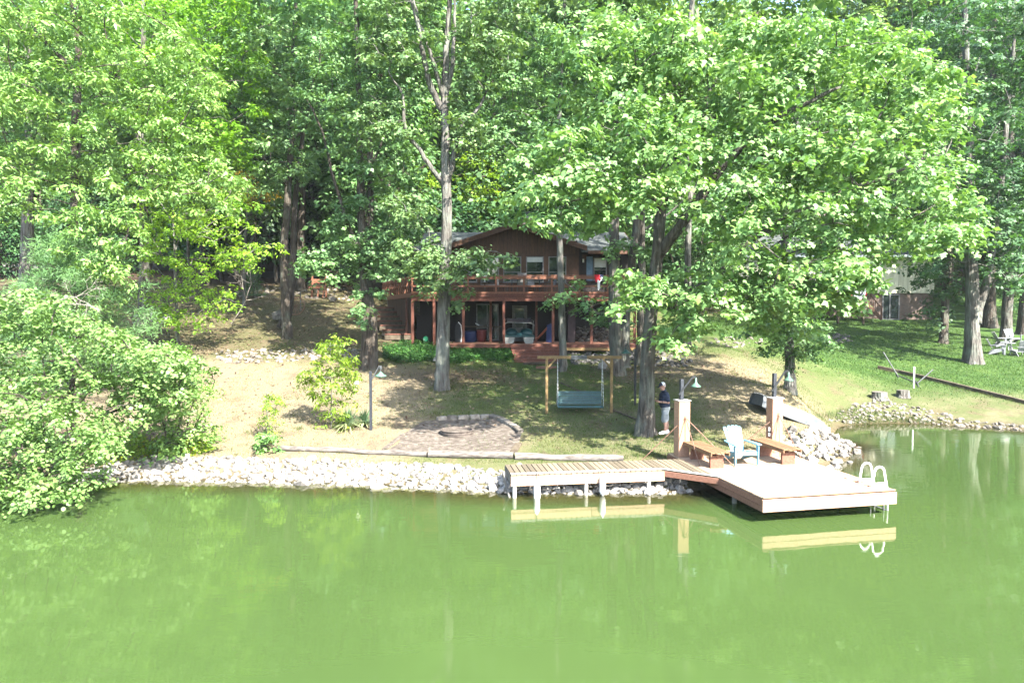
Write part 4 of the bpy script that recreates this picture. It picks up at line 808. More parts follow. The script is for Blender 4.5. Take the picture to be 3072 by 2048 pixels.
for q_, w_ in zip(protos, ('medium green', 'bright green', 'narrow crowned', 'broad lobed', 'yellow green')): q_['kindw'] = w_
for q_, w_ in zip(unders, ('dark green', 'mid green', 'short dark')): q_['kindw'] = w_
def put(p, loc, rz, sc):
    o = put_(p, Vector(loc), rz, sc); x, y = loc[0], loc[1]
    where = 'beyond the neighbour house' if x > 12 else ('straight behind the lake house' if x > -9 else ('along the gravel drive' if y < 64 else 'deep in the woods above the gravel drive'))
    if y > 84: where = 'high on the hill'+(' beyond the neighbour house' if x > 12 else (' behind the lake house' if x > -9 else ' above the gravel drive'))
    o['label'] = ('tall ' if o.name.startswith('forest') else 'low ')+p['kindw']+(' forest tree ' if o.name.startswith('forest') else ' understorey tree ')+where
    return o
def put_(p, loc, rz, sc):
    if p.name not in used: used[p.name] = 1; p.location = loc; p.rotation_euler.z = rz; p.scale = (sc,)*3; return p
    return dup(p, loc, rz, scale=sc)
spots = []
for y in np.arange(52, 118, 5.4):
    for x in np.arange(-62, 66, 5.6):
        q = Vector((x+rg.normal()*1.5, y+rg.normal()*1.5))
        if abs(q.x)/q.y > .86: continue
        if abs(q.x) < 9 and q.y < 51: continue
        if 14 < q.x < 40 and q.y < 66: continue
        if q.x < 0 and 50.5 < q.y < 61 and abs(q.y-(53.5-(q.x+4)*.1)) < 3.2: continue
        if rg.random() < .12 + .003*(y-52): continue
        spots.append(q)
for i, q in enumerate(spots): put(protos[int(rg.integers(0, 5))], on(q.x, q.y, -.1), rg.random()*6.28, .85+.35*rg.random())
for (u, v, d, k) in ((925,770,58,3),(1494,690,51,0),(1035,800,54,1),(620,790,58,3),(715,770,62,0),(1010,700,66,3),(860,720,64,1),(700,745,66,3),(1180,690,60,0),(2050,700,52,2),(2140,700,55,2),(1085,800,47,0),(900,800,48,3),(1180,800,50,1),(760,800,47,2),(620,800,49,3)):
    p = px(u, v, d); put(protos[k], on(p.x, p.y, -.1), rg.random()*6.28, 1)
for (u, d, k, sc) in ((2690,69,1,1.3),(2790,68,3,1.35),(2600,71,1,1.3),(2740,76,0,1.4),(2850,66,2,1.4),(2960,62,1,1.3)):
    p = px(u, 800, d); put(protos[k], on(p.x, p.y, -.1), rg.random()*6.28, sc)
n = 0
for _ in range(400):
    y = 50+40*rg.random()**1.3; x = (rg.random()*2-1)*.82*y
    if abs(x) < 10 and y < 50: continue
    if 13 < x < 41 and y < 65: continue
    if x < 0 and abs(y-(53.5-(x+4)*.1)) < 4.4: continue
    put(unders[int(rg.integers(0, 3))], on(x, y, -.1), rg.random()*6.28, .7+.6*rg.random()); n += 1
    if n >= 85: break
for i in range(26):
    x = -27+40*(i/25)+rg.normal()*.8; y = 47.5+3*rg.random()+(3 if x < -10 else 0)
    if abs(y-(53.5-(x+4)*.1)) < 2.6 and x < -2: y = 59.5+3*rg.random()
    put(unders[int(rg.integers(0, 3))], on(x, y, -.1), rg.random()*6.28, 1.2+.6*rg.random())

# ---- woods on the opposite shore (seen only as reflections in glass and water)
rg = np.random.default_rng(123); n = 16000; x = (rg.random(n)*2-1)*190; y = -128-40*rg.random(n); h = 23+5*np.sin(x*.13)+4*np.sin(x*.41+1); z = 2+(h*rg.random(n)**.8)
c = np.stack([x,y,z],1); a = unit(rg.normal(size=(n,3))); b = unit(np.cross(a, rg.normal(size=(n,3)))); sz = (.9+1.2*rg.random(n))[:,None]
V = np.stack([c-a*sz, c+b*sz*.7, c+a*sz, c-b*sz*.7], 1)
tag(link('far_shore_woods', fast_mesh('far_shore_woods', V, 4, 'leaf_mid', rg.random(n))), 'wooded opposite shore of the lake across the water', 'woods', kind='stuff')
# ------------------------------------------------------------------ dock: platform
DZ = .61; F0 = Vector((5.74, 15.4, 0)); WXV = Vector((.979, .203, 0)).normalized(); LYV = Vector((-WXV.y, WXV.x, 0)); PW, PL = 3.43, 5.1
RZ_P = math.atan2(WXV.y, WXV.x); RP = Matrix.Rotation(RZ_P, 3, 'Z')
def pp(w, l, z=0): return F0 + WXV*w + LYV*l + Vector((0,0,DZ+z))
rnd = random.Random(5)
dock = thing('dock_platform', F0+Vector((0,0,0)), 'square wooden swim platform with pale red boards over the water', 'dock')
n = 36; bw = PL/n
for i in range(n):
    l = (i+.5)*bw; MB().cbox(pp(PW/2, l, -.02), (PW+.05, bw-.008, .038), .004, RP).build('deck_board', 'deck_top', dock)
for k, (a, b_, m_) in enumerate((((0,.0),(PW,.0),'fascia'), ((0,0),(0,PL),'deck_red'), ((PW,0),(PW,PL),'deck_red'), ((0,PL),(PW,PL),'deck_red'))):  # front board lighter, other sides darker: sun and shade put into the colour
    p, q = pp(*a, -.19), pp(*b_, -.19); d = (q-p).normalized(); nrm = Vector((d.y,-d.x,0)) if k in (0,) else (Vector((-d.y,d.x,0)) if k == 1 else Vector((d.y,-d.x,0)))
    if k == 0: p -= d*.045; q += d*.045
    o_ = nrm*.022; f = MB().beam(p+o_+Vector((0,0,.07)), q+o_+Vector((0,0,.07)), .04, .142, ch=.004).build('fascia_board', m_, dock)
    MB().beam(p+o_-Vector((0,0,.075)), q+o_-Vector((0,0,.075)), .038, .136, ch=.004).build('fascia_board', m_, dock)
MB().beam(pp(-.02,.0,-.001), pp(PW+.03,.0,-.001), .05, .022).build('edge_trim', 'deck_top', dock)
jb = MB()
for w in np.linspace(.3, PW-.3, 6): jb.beam(pp(w,.05,-.12), pp(w,PL-.05,-.12), .04, .14)
jb.build('joist_frame', 'timber', dock)
for w, l in ((.25,3.4),(PW-.25,3.4),(.25,1.7),(PW-.25,1.7)): MB().tube([pp(w,l,-1.9), pp(w,l,-.1)], .06, 8).build('piling', 'grey_wood', dock, smooth=True)

# ---- gangway
G0 = Vector((-.03, 17.6, 0)); GD = Vector((4.13, .60, 0)).normalized(); GN = Vector((-GD.y, GD.x, 0)); GW = 1.22; GLn = 4.17
gang = thing('dock_walkway', G0, 'long tan plank walkway running along the shore to the platform', 'dock')
def gp(s, t, z=0): return G0+GD*s+GN*t+Vector((0,0,DZ+z))
RG = Matrix.Rotation(math.atan2(GD.y, GD.x), 3, 'Z'); knee = gp(GLn, 0); tip = pp(-.02, 2.0); s = 0; bw = .147; i = 0
def plat_s(t):                                                        # where a line along the walkway at offset t meets the platform's left edge
    a = G0+GN*t; e = pp(-.03, 0); M2 = Matrix(((GD.x, -LYV.x), (GD.y, -LYV.y))); sol = M2.inverted() @ Vector((e.x-a.x, e.y-a.y)); return sol.x
kt = (tip-G0).dot(GN); ks = (tip-G0).dot(GD)
while s < 6.2:
    def t0(ss): return 0 if ss <= GLn else kt*(ss-GLn)/(ks-GLn)
    poly = [(s+.010, t0(s+.010)), (s+bw-.014, t0(s+bw-.014)), (s+bw-.014, GW), (s+.010, GW)]; poly = [(min(a, plat_s(t)), t) for a, t in poly]
    if poly[2][0]-poly[3][0] < .03 and poly[1][0]-poly[0][0] < .03: break
    if poly[1][0]-poly[0][0] < .002: poly[1] = (poly[0][0]+.002, poly[1][1])
    dzz = rnd.uniform(-.003,.004); MB().prism([gp(a, t, -.04+dzz) for a, t in poly], (0,0,.038)).build('deck_board', 'dock_tan', gang); s += bw; i += 1
for s0, s1 in ((0,2.15),(2.16,GLn)):
    MB().beam(gp(s0,-.02,-.13), gp(s1,-.02,-.13), .04, .17, ch=.005).build('fascia_board', 'fascia', gang); MB().beam(gp(s0,-.012,-.255), gp(s1,-.012,-.255), .035, .08).build('fascia_board', 'fascia', gang)
kd = (tip-knee).normalized(); ko = Vector((kd.y,-kd.x,0))*.02
MB().beam(knee+ko-Vector((0,0,.11)), tip+ko-Vector((0,0,.11)), .04, .15, ch=.005).build('fascia_board', 'deck_red', gang)
for a, b_ in ((gp(0,.045,.012), gp(1.35,.045,.012)), (gp(1.37,.045,.012), gp(2.9,.045,.014)), (gp(2.92,.045,.012), gp(GLn,.045,.012)), (knee+ko*-1+Vector((0,0,.014)), tip+ko*-1+Vector((0,0,.014)))):
    MB().beam(a, b_, .10, .022, ch=.004).build('edge_trim', 'white_wood', gang)
jb = MB(); jb.beam(gp(.03,.02,-.17), gp(.03,GW,-.17), .04, .22); jb.beam(gp(0,GW-.03,-.13), gp(5,GW-.03,-.13), .04, .17); jb.beam(gp(.0,.6,-.13), gp(4.6,.6,-.13), .04, .14); jb.build('joist_frame', 'grey_wood', gang)
for s, t in ((.10,.04),(2.02,.04),(3.75,.04)): MB().tube([gp(s,t,-1.5), gp(s,t,-.3)], .055, 10).build('post', 'white_wood', gang, smooth=True)
for s, t in ((.4,1.0),(1.65,.9),(3.1,1.0),(4.9,.5)): MB().beam(gp(s,t,-1.4), gp(s,t,-.15), .11, .11).build('post', 'timber' if s > 3 else 'grey_wood', gang)
MB().beam(gp(-.02,.08,-.66), gp(-.10,.75,-.12), .05, .10).build('brace', 'grey_wood', gang); MB().beam(gp(3.7,.1,-.62), gp(3.35,.95,-.2), .05, .10).build('brace', 'timber', gang); MB().beam(gp(2.0,.05,-.4), gp(1.7,.85,-.25), .05, .2).build('brace', 'grey_wood', gang)
# bumpers hanging on the walkway
for s, zt, L_ in ((.67, -.24, .56), (2.43, -.10, .47)):
    c = gp(s, -.11, zt); f = thing('dock_fender', c, 'long white vinyl fender tied nearest the shore end of the walkway' if s < 1 else 'shorter white vinyl fender tied midway along the walkway', 'fender')
    r = .083; MB().lathe([(0.02,-L_-.06),(.03,-L_-.03),(r*.75,-L_+.01),(r,-L_+.07),(r,-.07),(r*.75,-.01),(.03,.03),(.02,.06)], 14, c).build('float', 'white_vinyl', f, smooth='all')
    MB().tube([c+Vector((0,0,.04)), gp(s,-.05,.01), gp(s,.03,.03)], .008, 5).build('rope', 'black', f)

# ---- dock posts with lamps and struts
def dock_post(w, l, label, lamp_label, arm_dir, tall, extra):
    b = pp(w, l); t = thing('dock_post', b, label, 'post'); H = 1.63
    MB().cbox(b+Vector((0,0,H/2)), (.35,.35,H), .012, RP).build('post_box', 'post_tan', t); MB().cbox(b+Vector((0,0,H+.0175)), (.39,.39,.03), .006, RP).build('cap', 'white_wood', t)
    MB().box(b+RP @ Vector((.02,-.1775,1.16)), (.07,.012,.07), RP).build('bracket', 'rust', t)
    top = b+RP @ Vector((.02,-.19,1.16))
    for e in extra: MB().tube([top, e], .014, 6).build('strut', 'rust', t)
    lp = b+Vector((-.02,0,H+.035)); g = thing('dock_lamp', lp, lamp_label, 'lamp')
    MB().cbox(lp+Vector((0,0,tall/2)), (.10,.10,tall), .006, RP).build('pole', 'blue_post', g)
    a0 = lp+Vector((arm_dir[0]*.0-.05, -.06, tall*.34)); a1 = lp+Vector((arm_dir[0]*.30, arm_dir[1]-.06, tall+.07)); a2 = a1+Vector((.10,0,.0)); arm = MB(); arm.beam(a0-(a1-a0)*.12, a1, .035, .05); arm.beam(a1-Vector((.01,0,0)), a2, .05, .06); arm.build('arm', 'steel_dk', g)
    MB().lathe([(.012,0),(.03,-.02),(.035,-.13),(.05,-.16),(.09,-.20),(.13,-.235),(.15,-.265),(.14,-.27),(.07,-.225)], 18, a2+Vector((0,0,-.02))).build('lamp_shade', 'green_shade', g, smooth='all')
dock_post(.20, 4.62, 'tan boxed dock post nearest the walkway with rusty struts', 'dock lamp on the post nearest the walkway', (1,0), .60, [pp(.95,2.95,.01), pp(.1,3.3,.01), Vector((3.75,19.95,gzf(3.75,19.95)+.02))])
dock_post(3.22, 4.62, 'tan boxed dock post by the far bench with a thermometer on it', 'dock lamp on the post with the thermometer', (1,0), .72, [pp(3.4,3.55,.01), pp(2.95,3.9,.01), pp(2.1,4.95,.01)])
b = pp(3.22,4.62); t = thing('thermometer', b+RP @ Vector((-.2,0,.75)), 'small white thermometer fixed to the dock post', 'thermometer'); c = b+RP @ Vector((-.205,-.06,.62))
MB().tube([c-Vector((0,0,.12)), c+Vector((0,0,.14))], .032, 10).build('tube', 'white_paint', t, smooth=True); MB().tube([c-Vector((0,0,.02)), c+Vector((0,0,.03))], .036, 10).build('band', 'steel_dk', t)
c = pp(3.50,4.9,.62); t = thing('oar_blade', c, 'brown oval paddle blade hanging behind the dock post', 'paddle'); ov = [c+RP @ Vector((.11*math.cos(a)*(1-.25*math.sin(a)),0,.22*math.sin(a))) for a in np.linspace(0,2*math.pi,20)[:-1]]
MB().prism(ov, RP @ Vector((0,.03,0))).build('blade', 'rust', t); MB().tube([c+Vector((0,.015,.2)), c+Vector((-.06,.015,.62))], .016, 6).build('shaft', 'rust', t)

# ---- benches
def bench(w, l, label):
    b = pp(w, l); t = thing('dock_bench', b, label, 'bench', rz=RZ_P)
    L_ = 1.68; Wd = .56
    for i in range(4): MB().cbox(((i-1.5)*.14, L_/2, .44), (.132, L_, .038), .005).build('seat_board', 'bench_tan', t, world=False)
    for x in (-.265,.265): MB().cbox((x, L_/2, .385), (.036, L_, .07), .004).build('apron', 'bench_tan', t, world=False)
    for y in (.22, L_-.34): MB().cbox((0, y, .17), (.40, .09, .34), .006).build('support', 'deck_red', t, world=False)
    MB().cbox((0, L_/2, .33), (.06, L_-.3, .06), .004).build('stretcher', 'deck_red', t, world=False)
bench(.44, 2.78, 'low plank bench on the dock nearest the walkway'); bench(2.62, 2.80, 'low plank bench on the dock beside the thermometer post')

# ---- plastic garden chair
def adirondack(name, label, loc, rz, pm, group=None):
    t = thing(name, loc, label, 'chair', group, rz)
    for i in range(5):
        k = i-2; xb = k*.078; xt = k*.112; hgt = .98-.012*k*k; w0, w1 = .068, .098; a = Vector((xb,.16,.27)); b_ = Vector((xt,.50+.01*k*k,hgt)); m_ = MB()
        P = []
        for q, w in ((a,w0),(a.lerp(b_,.5)+Vector((0,.012,0)),(w0+w1)/2),(b_-Vector((0,.0,.03)),w1),(b_,w1*.55)): P += [q+Vector((-w/2,-.012,0)), q+Vector((w/2,-.012,0)), q+Vector((w/2,.014,0)), q+Vector((-w/2,.014,0))]
        F = [(0,1,2,3),(12,15,14,13)]+[(r*4+j, r*4+(j+1)%4, r*4+4+(j+1)%4, r*4+4+j) for r in range(3) for j in range(4)]; m_.add(P,F).build('back_slat', pm, t, world=False)
    for i in range(5): MB().cbox((0, -.32+i*.118, .365-.022*i), (.50,.105,.024), .006, Matrix.Rotation(-.18,3,'X')).build('seat_slat', pm, t, world=False)
    MB().cbox((0,-.39,.33), (.52,.025,.10), .006).build('front_apron', pm, t, world=False)
    MB().beam((-.27,.33,.55),(.27,.33,.55),.05,.035,ch=.005).build('back_brace', pm, t, world=False)
    for s in (-1,1):
        m_ = MB(); out = [(-.42,.575),(-.36,.59),(.30,.56),(.36,.54),(.36,.52),(-.42,.552)]
        ax = [(s*(.27-.0), -.45), (s*.40,-.45), (s*.42,-.30), (s*.37,.20), (s*.31,.38), (s*.27,.36), (s*.285,0)]
        m_.prism([Vector((x,y,.555+.01*(y<-.2))) for x,y in ax], (0,0,.028)).build('armrest', pm, t, world=False)
        MB().prism([Vector((s*.32,-.41,.565)), Vector((s*.32,-.28,.565)), Vector((s*.315,-.33,.0)), Vector((s*.315,-.40,.0))], (s*.03,0,0)).build('leg', pm, t, world=False)
        MB().prism([Vector((s*.275,-.38,.38)), Vector((s*.275,-.38,.27)), Vector((s*.275,.40,.0)), Vector((s*.275,.52,.0)), Vector((s*.275,.20,.30))], (s*.03,0,0)).build('side_rail', pm, t, world=False)
    return t
adirondack('plastic_chair', 'sky blue plastic garden chair standing between the dock benches', (6.42,19.05,DZ+.002), R(8), 'blue_plastic')
# neighbour's circle of chairs
c = gpx(3040, 1028)
for (u, v, rz, lb) in ((2990,1063,R(62),'grey slatted lawn chair seen from behind nearest the forked oak'), (3006,1040,R(78),'grey slatted lawn chair half hidden behind its neighbour by the forked oak'),
                       (3036,1030,R(-10),'grey slatted lawn chair facing the lake before the oak trunk'), (3058,1068,R(170),'grey slatted lawn chair with its back to the lake')):
    p = gpx(u, v); adirondack('lawn_chair', lb, p, rz, 'grey_plastic', 'grey chairs on the lawn')
t = thing('fire_table', gpx(3024,1050), 'low round side table between the grey lawn chairs', 'table'); q = gpx(3024,1050)
MB().lathe([(.36,.42),(.38,.43),(.38,.46),(.36,.47)], 18, q).build('table_top', 'grey_plastic', t, smooth=True)
for k in range(3): MB().beam(q+Vector((math.cos(k*2.1)*.28,math.sin(k*2.1)*.28,0)), q+Vector((math.cos(k*2.1)*.14,math.sin(k*2.1)*.14,.43)), .05,.05).build('leg', 'grey_plastic', t)

# ---- swim ladder
lb = pp(PW, .62); t = thing('swim_ladder', lb, 'white tubular swim ladder hooked over the platform edge', 'ladder')
for k, l in enumerate((.82, .38)):
    A = pp(PW-.30,l,.0); T1 = pp(PW-.24,l,.30); T2 = pp(PW+.05,l,.30); Bq = pp(PW+.12,l,-.02); path = [A, A.lerp(T1,.6), T1]
    for a in np.linspace(0, math.pi, 9)[1:-1]: path.append(T1.lerp(T2,.5)+(T1-T2)/2*math.cos(a)+Vector((0,0,.17*math.sin(a))))
    path += [T2, Bq, pp(PW+.16,l,-.75)]; MB().tube(path, .026, 8).build('rail', 'white_paint', t, smooth='all')
    MB().tube([pp(PW+.04,l,-.34), pp(PW+.05,l,-.8)], .022, 8).build('stay', 'galv', t, smooth='all')
    MB().box(pp(PW-.10,l,.045), (.40,.02,.07), RP).build('cross_plate', 'white_paint', t)
for z in (-.42,-.62): MB().beam(pp(PW+.14,.36,z), pp(PW+.14,.84,z), .07, .03).build('step', 'galv', t)
MB().box(pp(PW-.36,.82,.012), (.07,.06,.03), RP).build('hinge', 'rust', t); MB().box(pp(PW-.36,.38,.012), (.07,.06,.03), RP).build('hinge', 'rust', t)

# ------------------------------------------------------------------ stones
rr = np.random.default_rng(77)
def stone_mesh(seed, mname):
    rs = np.random.default_rng(seed); bm = bmesh.new(); bmesh.ops.create_icosphere(bm, subdivisions=1, radius=1); sc = Vector((1+.35*rs.random(), .75+.3*rs.random(), .5+.3*rs.random()))
    pl = [(Vector(rs.normal(size=3)).normalized(), .55+.35*rs.random()) for _ in range(8)]
    for v in bm.verts:
        for n_, d_ in pl:
            e = v.co.dot(n_)-d_
            if e > 0: v.co -= n_*e
        v.co = Vector((v.co.x*sc.x, v.co.y*sc.y, v.co.z*sc.z))*(1+.08*rs.normal())
    me = bpy.data.meshes.new('stone'); bm.to_mesh(me); bm.free(); me.materials.append(M[mname]); return me
STONES = {m_: [stone_mesh(300+i, m_) for i in range(10)] for m_ in ('stone','stone_dk','stone_warm')}
def stone_bed(name, label, pts, sizes, mname, cat='rocks', maxn=300, lift=.1, flat=1.0):
    """pts: world positions; each stone a part; what is past the limit is one part"""
    c = sum((Vector(p) for p in pts), Vector())/len(pts); c.z = gzf(c.x, c.y); root = thing(name, c, label, cat)
    order = sorted(range(len(pts)), key=lambda i: -sizes[i]/pts[i][1]); rest = MB()
    for k, i in enumerate(order):
        p = Vector(pts[i]); s = sizes[i]; me = STONES[mname][int(rr.integers(0,10))]; rot = Matrix.Rotation(rr.random()*6.28,4,'Z') @ Matrix.Rotation(rr.normal()*.4,4,'X') @ Matrix.Rotation(rr.normal()*.4,4,'Y')
        mt = Matrix.Translation(p+Vector((0,0,s*lift))) @ rot @ Matrix.Scale(s,4)
        if k < maxn:
            o = bpy.data.objects.new('stone', me); COL.objects.link(o); o.parent = root; o.matrix_parent_inverse = WM[root.name].inverted(); o.matrix_basis = mt
        else: rest.add([mt @ v.co for v in me.vertices], [tuple(p_.vertices) for p_ in me.polygons])
    if rest.v: tag(rest.build('small_stones', mname, root), kind='stuff')
    return root
def bed_px(polyuv, n, s0, s1, mind=.6):
    """stones on the ground inside an outline (source px)"""
    P = np.array(polyuv, float); lo, hi = P.min(0), P.max(0); pts = []; sz = []; tries = 0
    while len(pts) < n and tries < n*30:
        tries += 1; q = lo+rr.random(2)*(hi-lo); ins = False; j = len(P)-1
        for i in range(len(P)):
            if (P[i,1] > q[1]) != (P[j,1] > q[1]) and q[0] < (P[j,0]-P[i,0])*(q[1]-P[i,1])/(P[j,1]-P[i,1])+P[i,0]: ins = not ins
            j = i
        if not ins: continue
        p = gpx(*q); s = s0+(s1-s0)*rr.random()**1.8
        if all((p-a).length > (s+b_)*mind for a, b_ in zip(pts, sz)): pts.append(p); sz.append(s)
    return pts, sz
# shore riprap follows the waterline
def shore_y(x, z=0.0):
    ys = np.linspace(16, 34, 260); g = gz(np.full(260, x), ys); k = np.nonzero(g > z)[0]; return ys[k[0]] if len(k) else 30
pts, sz = [], []
xs = np.linspace(-12.6, 5.0, 120); sy = np.array([shore_y(x) for x in xs])
for _ in range(14000):
    x = -12.6+17.4*rr.random(); y0 = float(np.interp(x, xs, sy)); t = rr.random(); w = 1.55 if x < 0 else 1.75; y = y0-.30+t*w; s = (.06+.13*rr.random()**1.9)*(1.7 if rr.random() < .06 else 1)
    if x > -.8 and t < .1: continue
    p = on(x, y); p.z = max(p.z, -.12)
    if all(abs(p.x-a.x) > .6 or (p-a).length > (s+b_)*.44 for a, b_ in zip(pts, sz)): pts.append(p); sz.append(s)
    if len(pts) > 1500: break
stone_bed('riprap_bank', 'bright broken limestone riprap along the shore below the lawn', pts, sz, 'stone')
pts, sz = [], []
for _ in range(6000):                                                  # rocky point right of the platform
    t = rr.random(); c = Vector((8.9,21.3,0)).lerp(Vector((11.7,24.2,0)), t) if t < .8 else Vector((11.7,24.2,0)).lerp(Vector((11.9,26.2,0)), (t-.8)/.2)
    x = c.x+rr.normal()*.45; y = c.y+rr.normal()*.45; s = .07+.19*rr.random()**2; p = on(x, y)
    if p.z < -.15: continue
    p.z = max(p.z, -.1)+.06
    if all((p-a).length > (s+b_)*.58 for a, b_ in zip(pts, sz)): pts.append(p); sz.append(s)
    if len(pts) > 170: break
stone_bed('riprap_point', 'pile of white rocks at the point beside the swim platform', pts, sz, 'stone')
p1, s1 = bed_px([(2480,1262),(2560,1215),(2640,1200),(2760,1225),(2900,1262),(3072,1276),(3072,1294),(2900,1288),(2740,1268),(2640,1262),(2560,1272)], 240, .06, .17)
stone_bed('cove_stones', 'scattered pale stones along the grassy edge of the cove', p1, s1, 'stone_warm')
p1, s1 = bed_px([(640,1062),(700,1050),(860,1052),(1090,1050),(1120,1075),(980,1078),(860,1085),(680,1092)], 150, .09, .2)
stone_bed('rock_row', 'low row of tumbled rocks across the left slope', p1, s1, 'stone_warm')
p1, s1 = bed_px([(760,870),(830,862),(900,850),(1060,862),(1130,870),(1100,905),(1000,900),(860,895)], 110, .10, .26)
stone_bed('rock_terrace', 'rough rock terrace below the parked white truck', p1, s1, 'stone_warm')
p1, s1 = bed_px([(690,880),(770,872),(790,890),(740,900)], 26, .09, .22); stone_bed('rock_terrace', 'short broken rock ledge at the small fir', p1, s1, 'stone_warm')
p1, s1 = bed_px([(1700,1050),(1840,1046),(1900,1050),(2010,1060),(2080,1085),(2060,1105),(1960,1100),(1900,1095),(1800,1092),(1710,1095)], 300, .07, .19)
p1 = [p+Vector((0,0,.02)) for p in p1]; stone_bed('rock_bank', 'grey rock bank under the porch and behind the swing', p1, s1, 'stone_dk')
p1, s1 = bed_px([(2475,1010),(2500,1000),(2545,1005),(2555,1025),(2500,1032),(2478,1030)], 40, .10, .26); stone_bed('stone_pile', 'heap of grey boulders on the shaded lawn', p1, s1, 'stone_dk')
p1, s1 = bed_px([(2115,1020),(2180,1010),(2300,1020),(2310,1035),(2200,1045),(2120,1030)], 50, .07, .16); stone_bed('rock_row', 'sunlit line of small rocks above the tan lawn', p1, s1, 'stone_warm')
p1, s1 = bed_px([(410,945),(500,940),(520,962),(480,975),(400,970)], 28, .12, .28); stone_bed('rock_row', 'pale flat rocks half hidden behind the redbud', p1, s1, 'stone')
p1, s1 = bed_px([(1030,1055),(1100,1045),(1110,1085),(1040,1090)], 24, .08, .18); stone_bed('rock_row', 'mossy rocks at the foot of the forked dark oak', p1, s1, 'stone_dk')
def boulder(label, u, v, s, mname='stone_dk'):
    p = gpx(u, v); o = tag(link('boulder', stone_mesh(int(rr.integers(900)), mname)), label, 'boulder'); o.scale = (s, s*.8, s*1.25); o.location = p+Vector((0,0,s*.55)); o.rotation_euler.z = 1
boulder('tall grey boulder leaning beside the twin trunk hickory', 845, 965, .55); boulder('white painted rock lying below the potting bench', 1000, 905, .25, 'stone'); boulder('yellowish boulder at the foot of the forked oak', 1808, 1108, .30, 'stone_warm'); boulder('pale rock below the ivy bed', 1310, 1085, .22, 'stone')

# ------------------------------------------------------------------ shore logs, fire pit
def log(label, pts, r, nm='shore_log', mname='log', cat='log'):
    P = [gpx(u, v)+Vector((0,0,r*.75)) for u, v in pts]; P = curve_pts(P, 4, .01, rr); o = MB().tube(P, [r*(1+.06*rr.normal()) for _ in P], 12).build(nm, mname, smooth=True); tag(o, label, cat)
log('weathered log lying along the riprap from the seedling', [(834,1352),(930,1354),(1018,1358),(1150,1364),(1281,1371)], .085); log('bright weathered log along the fire pit edge', [(1286,1371),(1400,1374),(1540,1376)], .115); log('dark stained log behind the dock walkway', [(1545,1377),(1700,1381),(1870,1384)], .11)
def timber(label, a, b_, w, h, mname='timber', nm='landscape_timber', cat='timber'):
    A = gpx(*a); B_ = gpx(*b_); o = MB().beam(A+Vector((0,0,h*.35)), B_+Vector((0,0,h*.35)), w, h, ch=.015).build(nm, mname); tag(o, label, cat)
timber('flat grey timber on the sapling side of the fire pit', (1213,1303), (1152,1352), .16, .07, 'mulch'); timber('short grey timber at the walkway side of the fire pit', (1556,1333), (1540,1358), .22, .07, 'timber')
# mulch patch
def patch(name, poly, mname, label, dz=.015):
    P = [gpx(u, v) for u, v in poly]; c = sum(P, Vector())/len(P); mb = MB(); rows = 7; V = []
    m_ = len(P)
    for r_ in range(rows+1):
        for p in P: q = c.lerp(p, r_/rows); V.append(on(q.x, q.y, dz))
    F = [(r_*m_+j, r_*m_+(j+1)%m_, (r_+1)*m_+(j+1)%m_, (r_+1)*m_+j) for r_ in range(rows) for j in range(m_)]
    return tag(mb.add(V,F).build(name, mname, smooth='all'), label, 'ground', kind='structure')
patch('fire_pit_mulch', [(1165,1352),(1215,1300),(1270,1265),(1330,1258),(1420,1256),(1500,1260),(1548,1280),(1565,1300),(1556,1335),(1542,1362),(1400,1362),(1280,1360)], 'mulch', 'brown mulch floor of the fire pit')
fr = thing('fire_ring', gpx(1371,1302), 'rusty steel fire ring on brown mulch', 'fire ring'); q = gpx(1371,1302)
MB().lathe([(.53,0),(.55,0),(.55,.06),(.57,.065),(.57,.085),(.55,.09),(.55,.15),(.58,.155),(.58,.17),(.53,.17),(.52,.09),(.53,0)], 40, q).build('steel_ring', 'ring_steel', fr, smooth=True); MB().lathe([(.0,.11),(.3,.10),(.5,.08),(.5,.02)], 24, q).build('ash_bed', 'mulch', fr, smooth=True)
st = thing('fire_pit_edging', gpx(1450,1258), 'curved edging of grey stone blocks behind the fire ring', 'edging'); E = [(1310,1262),(1340,1257),(1372,1258),(1408,1256),(1440,1253),(1470,1252),(1498,1260),(1522,1272),(1545,1285),(1562,1300)]
for a, b_ in zip(E[:-1], E[1:]):
    A = gpx(*a); B_ = gpx(*b_); MB().beam(A.lerp(B_,.03)+Vector((0,0,.04)), A.lerp(B_,.97)+Vector((0,0,.04)), .2+.04*rr.random(), .15+.05*rr.random(), ch=.03).build('block', 'stone_warm', st)
# timber edging on neighbour's lawn
te = thing('lawn_edging', gpx(2850,1155), 'dark timber edging stepping along the green lawn', 'edging'); E = [(2633,1106),(2700,1120),(2770,1136),(2840,1153),(2915,1172),(2995,1192),(3090,1216)]
for a, b_ in zip(E[:-1], E[1:]):
    A = gpx(*a); B_ = gpx(*b_); MB().beam(A+Vector((0,0,.06)), B_+Vector((0,0,.06)), .16, .24, ch=.01).build('timber', 'timber', te)
# garden path timber across the lawn
timber('half buried dark timber beside the swing path', (1680,1148), (1800,1200), .12, .04); timber('half buried dark timber running to the big maple', (1835,1230), (1920,1262), .12, .04)
timber('flat grey sleeper at the foot of the red steps', (1570,1092), (1690,1090), .3, .1); timber('reddish slab step near the slim oak', (1618,1104), (1660,1106), .5, .12, 'deck_red')

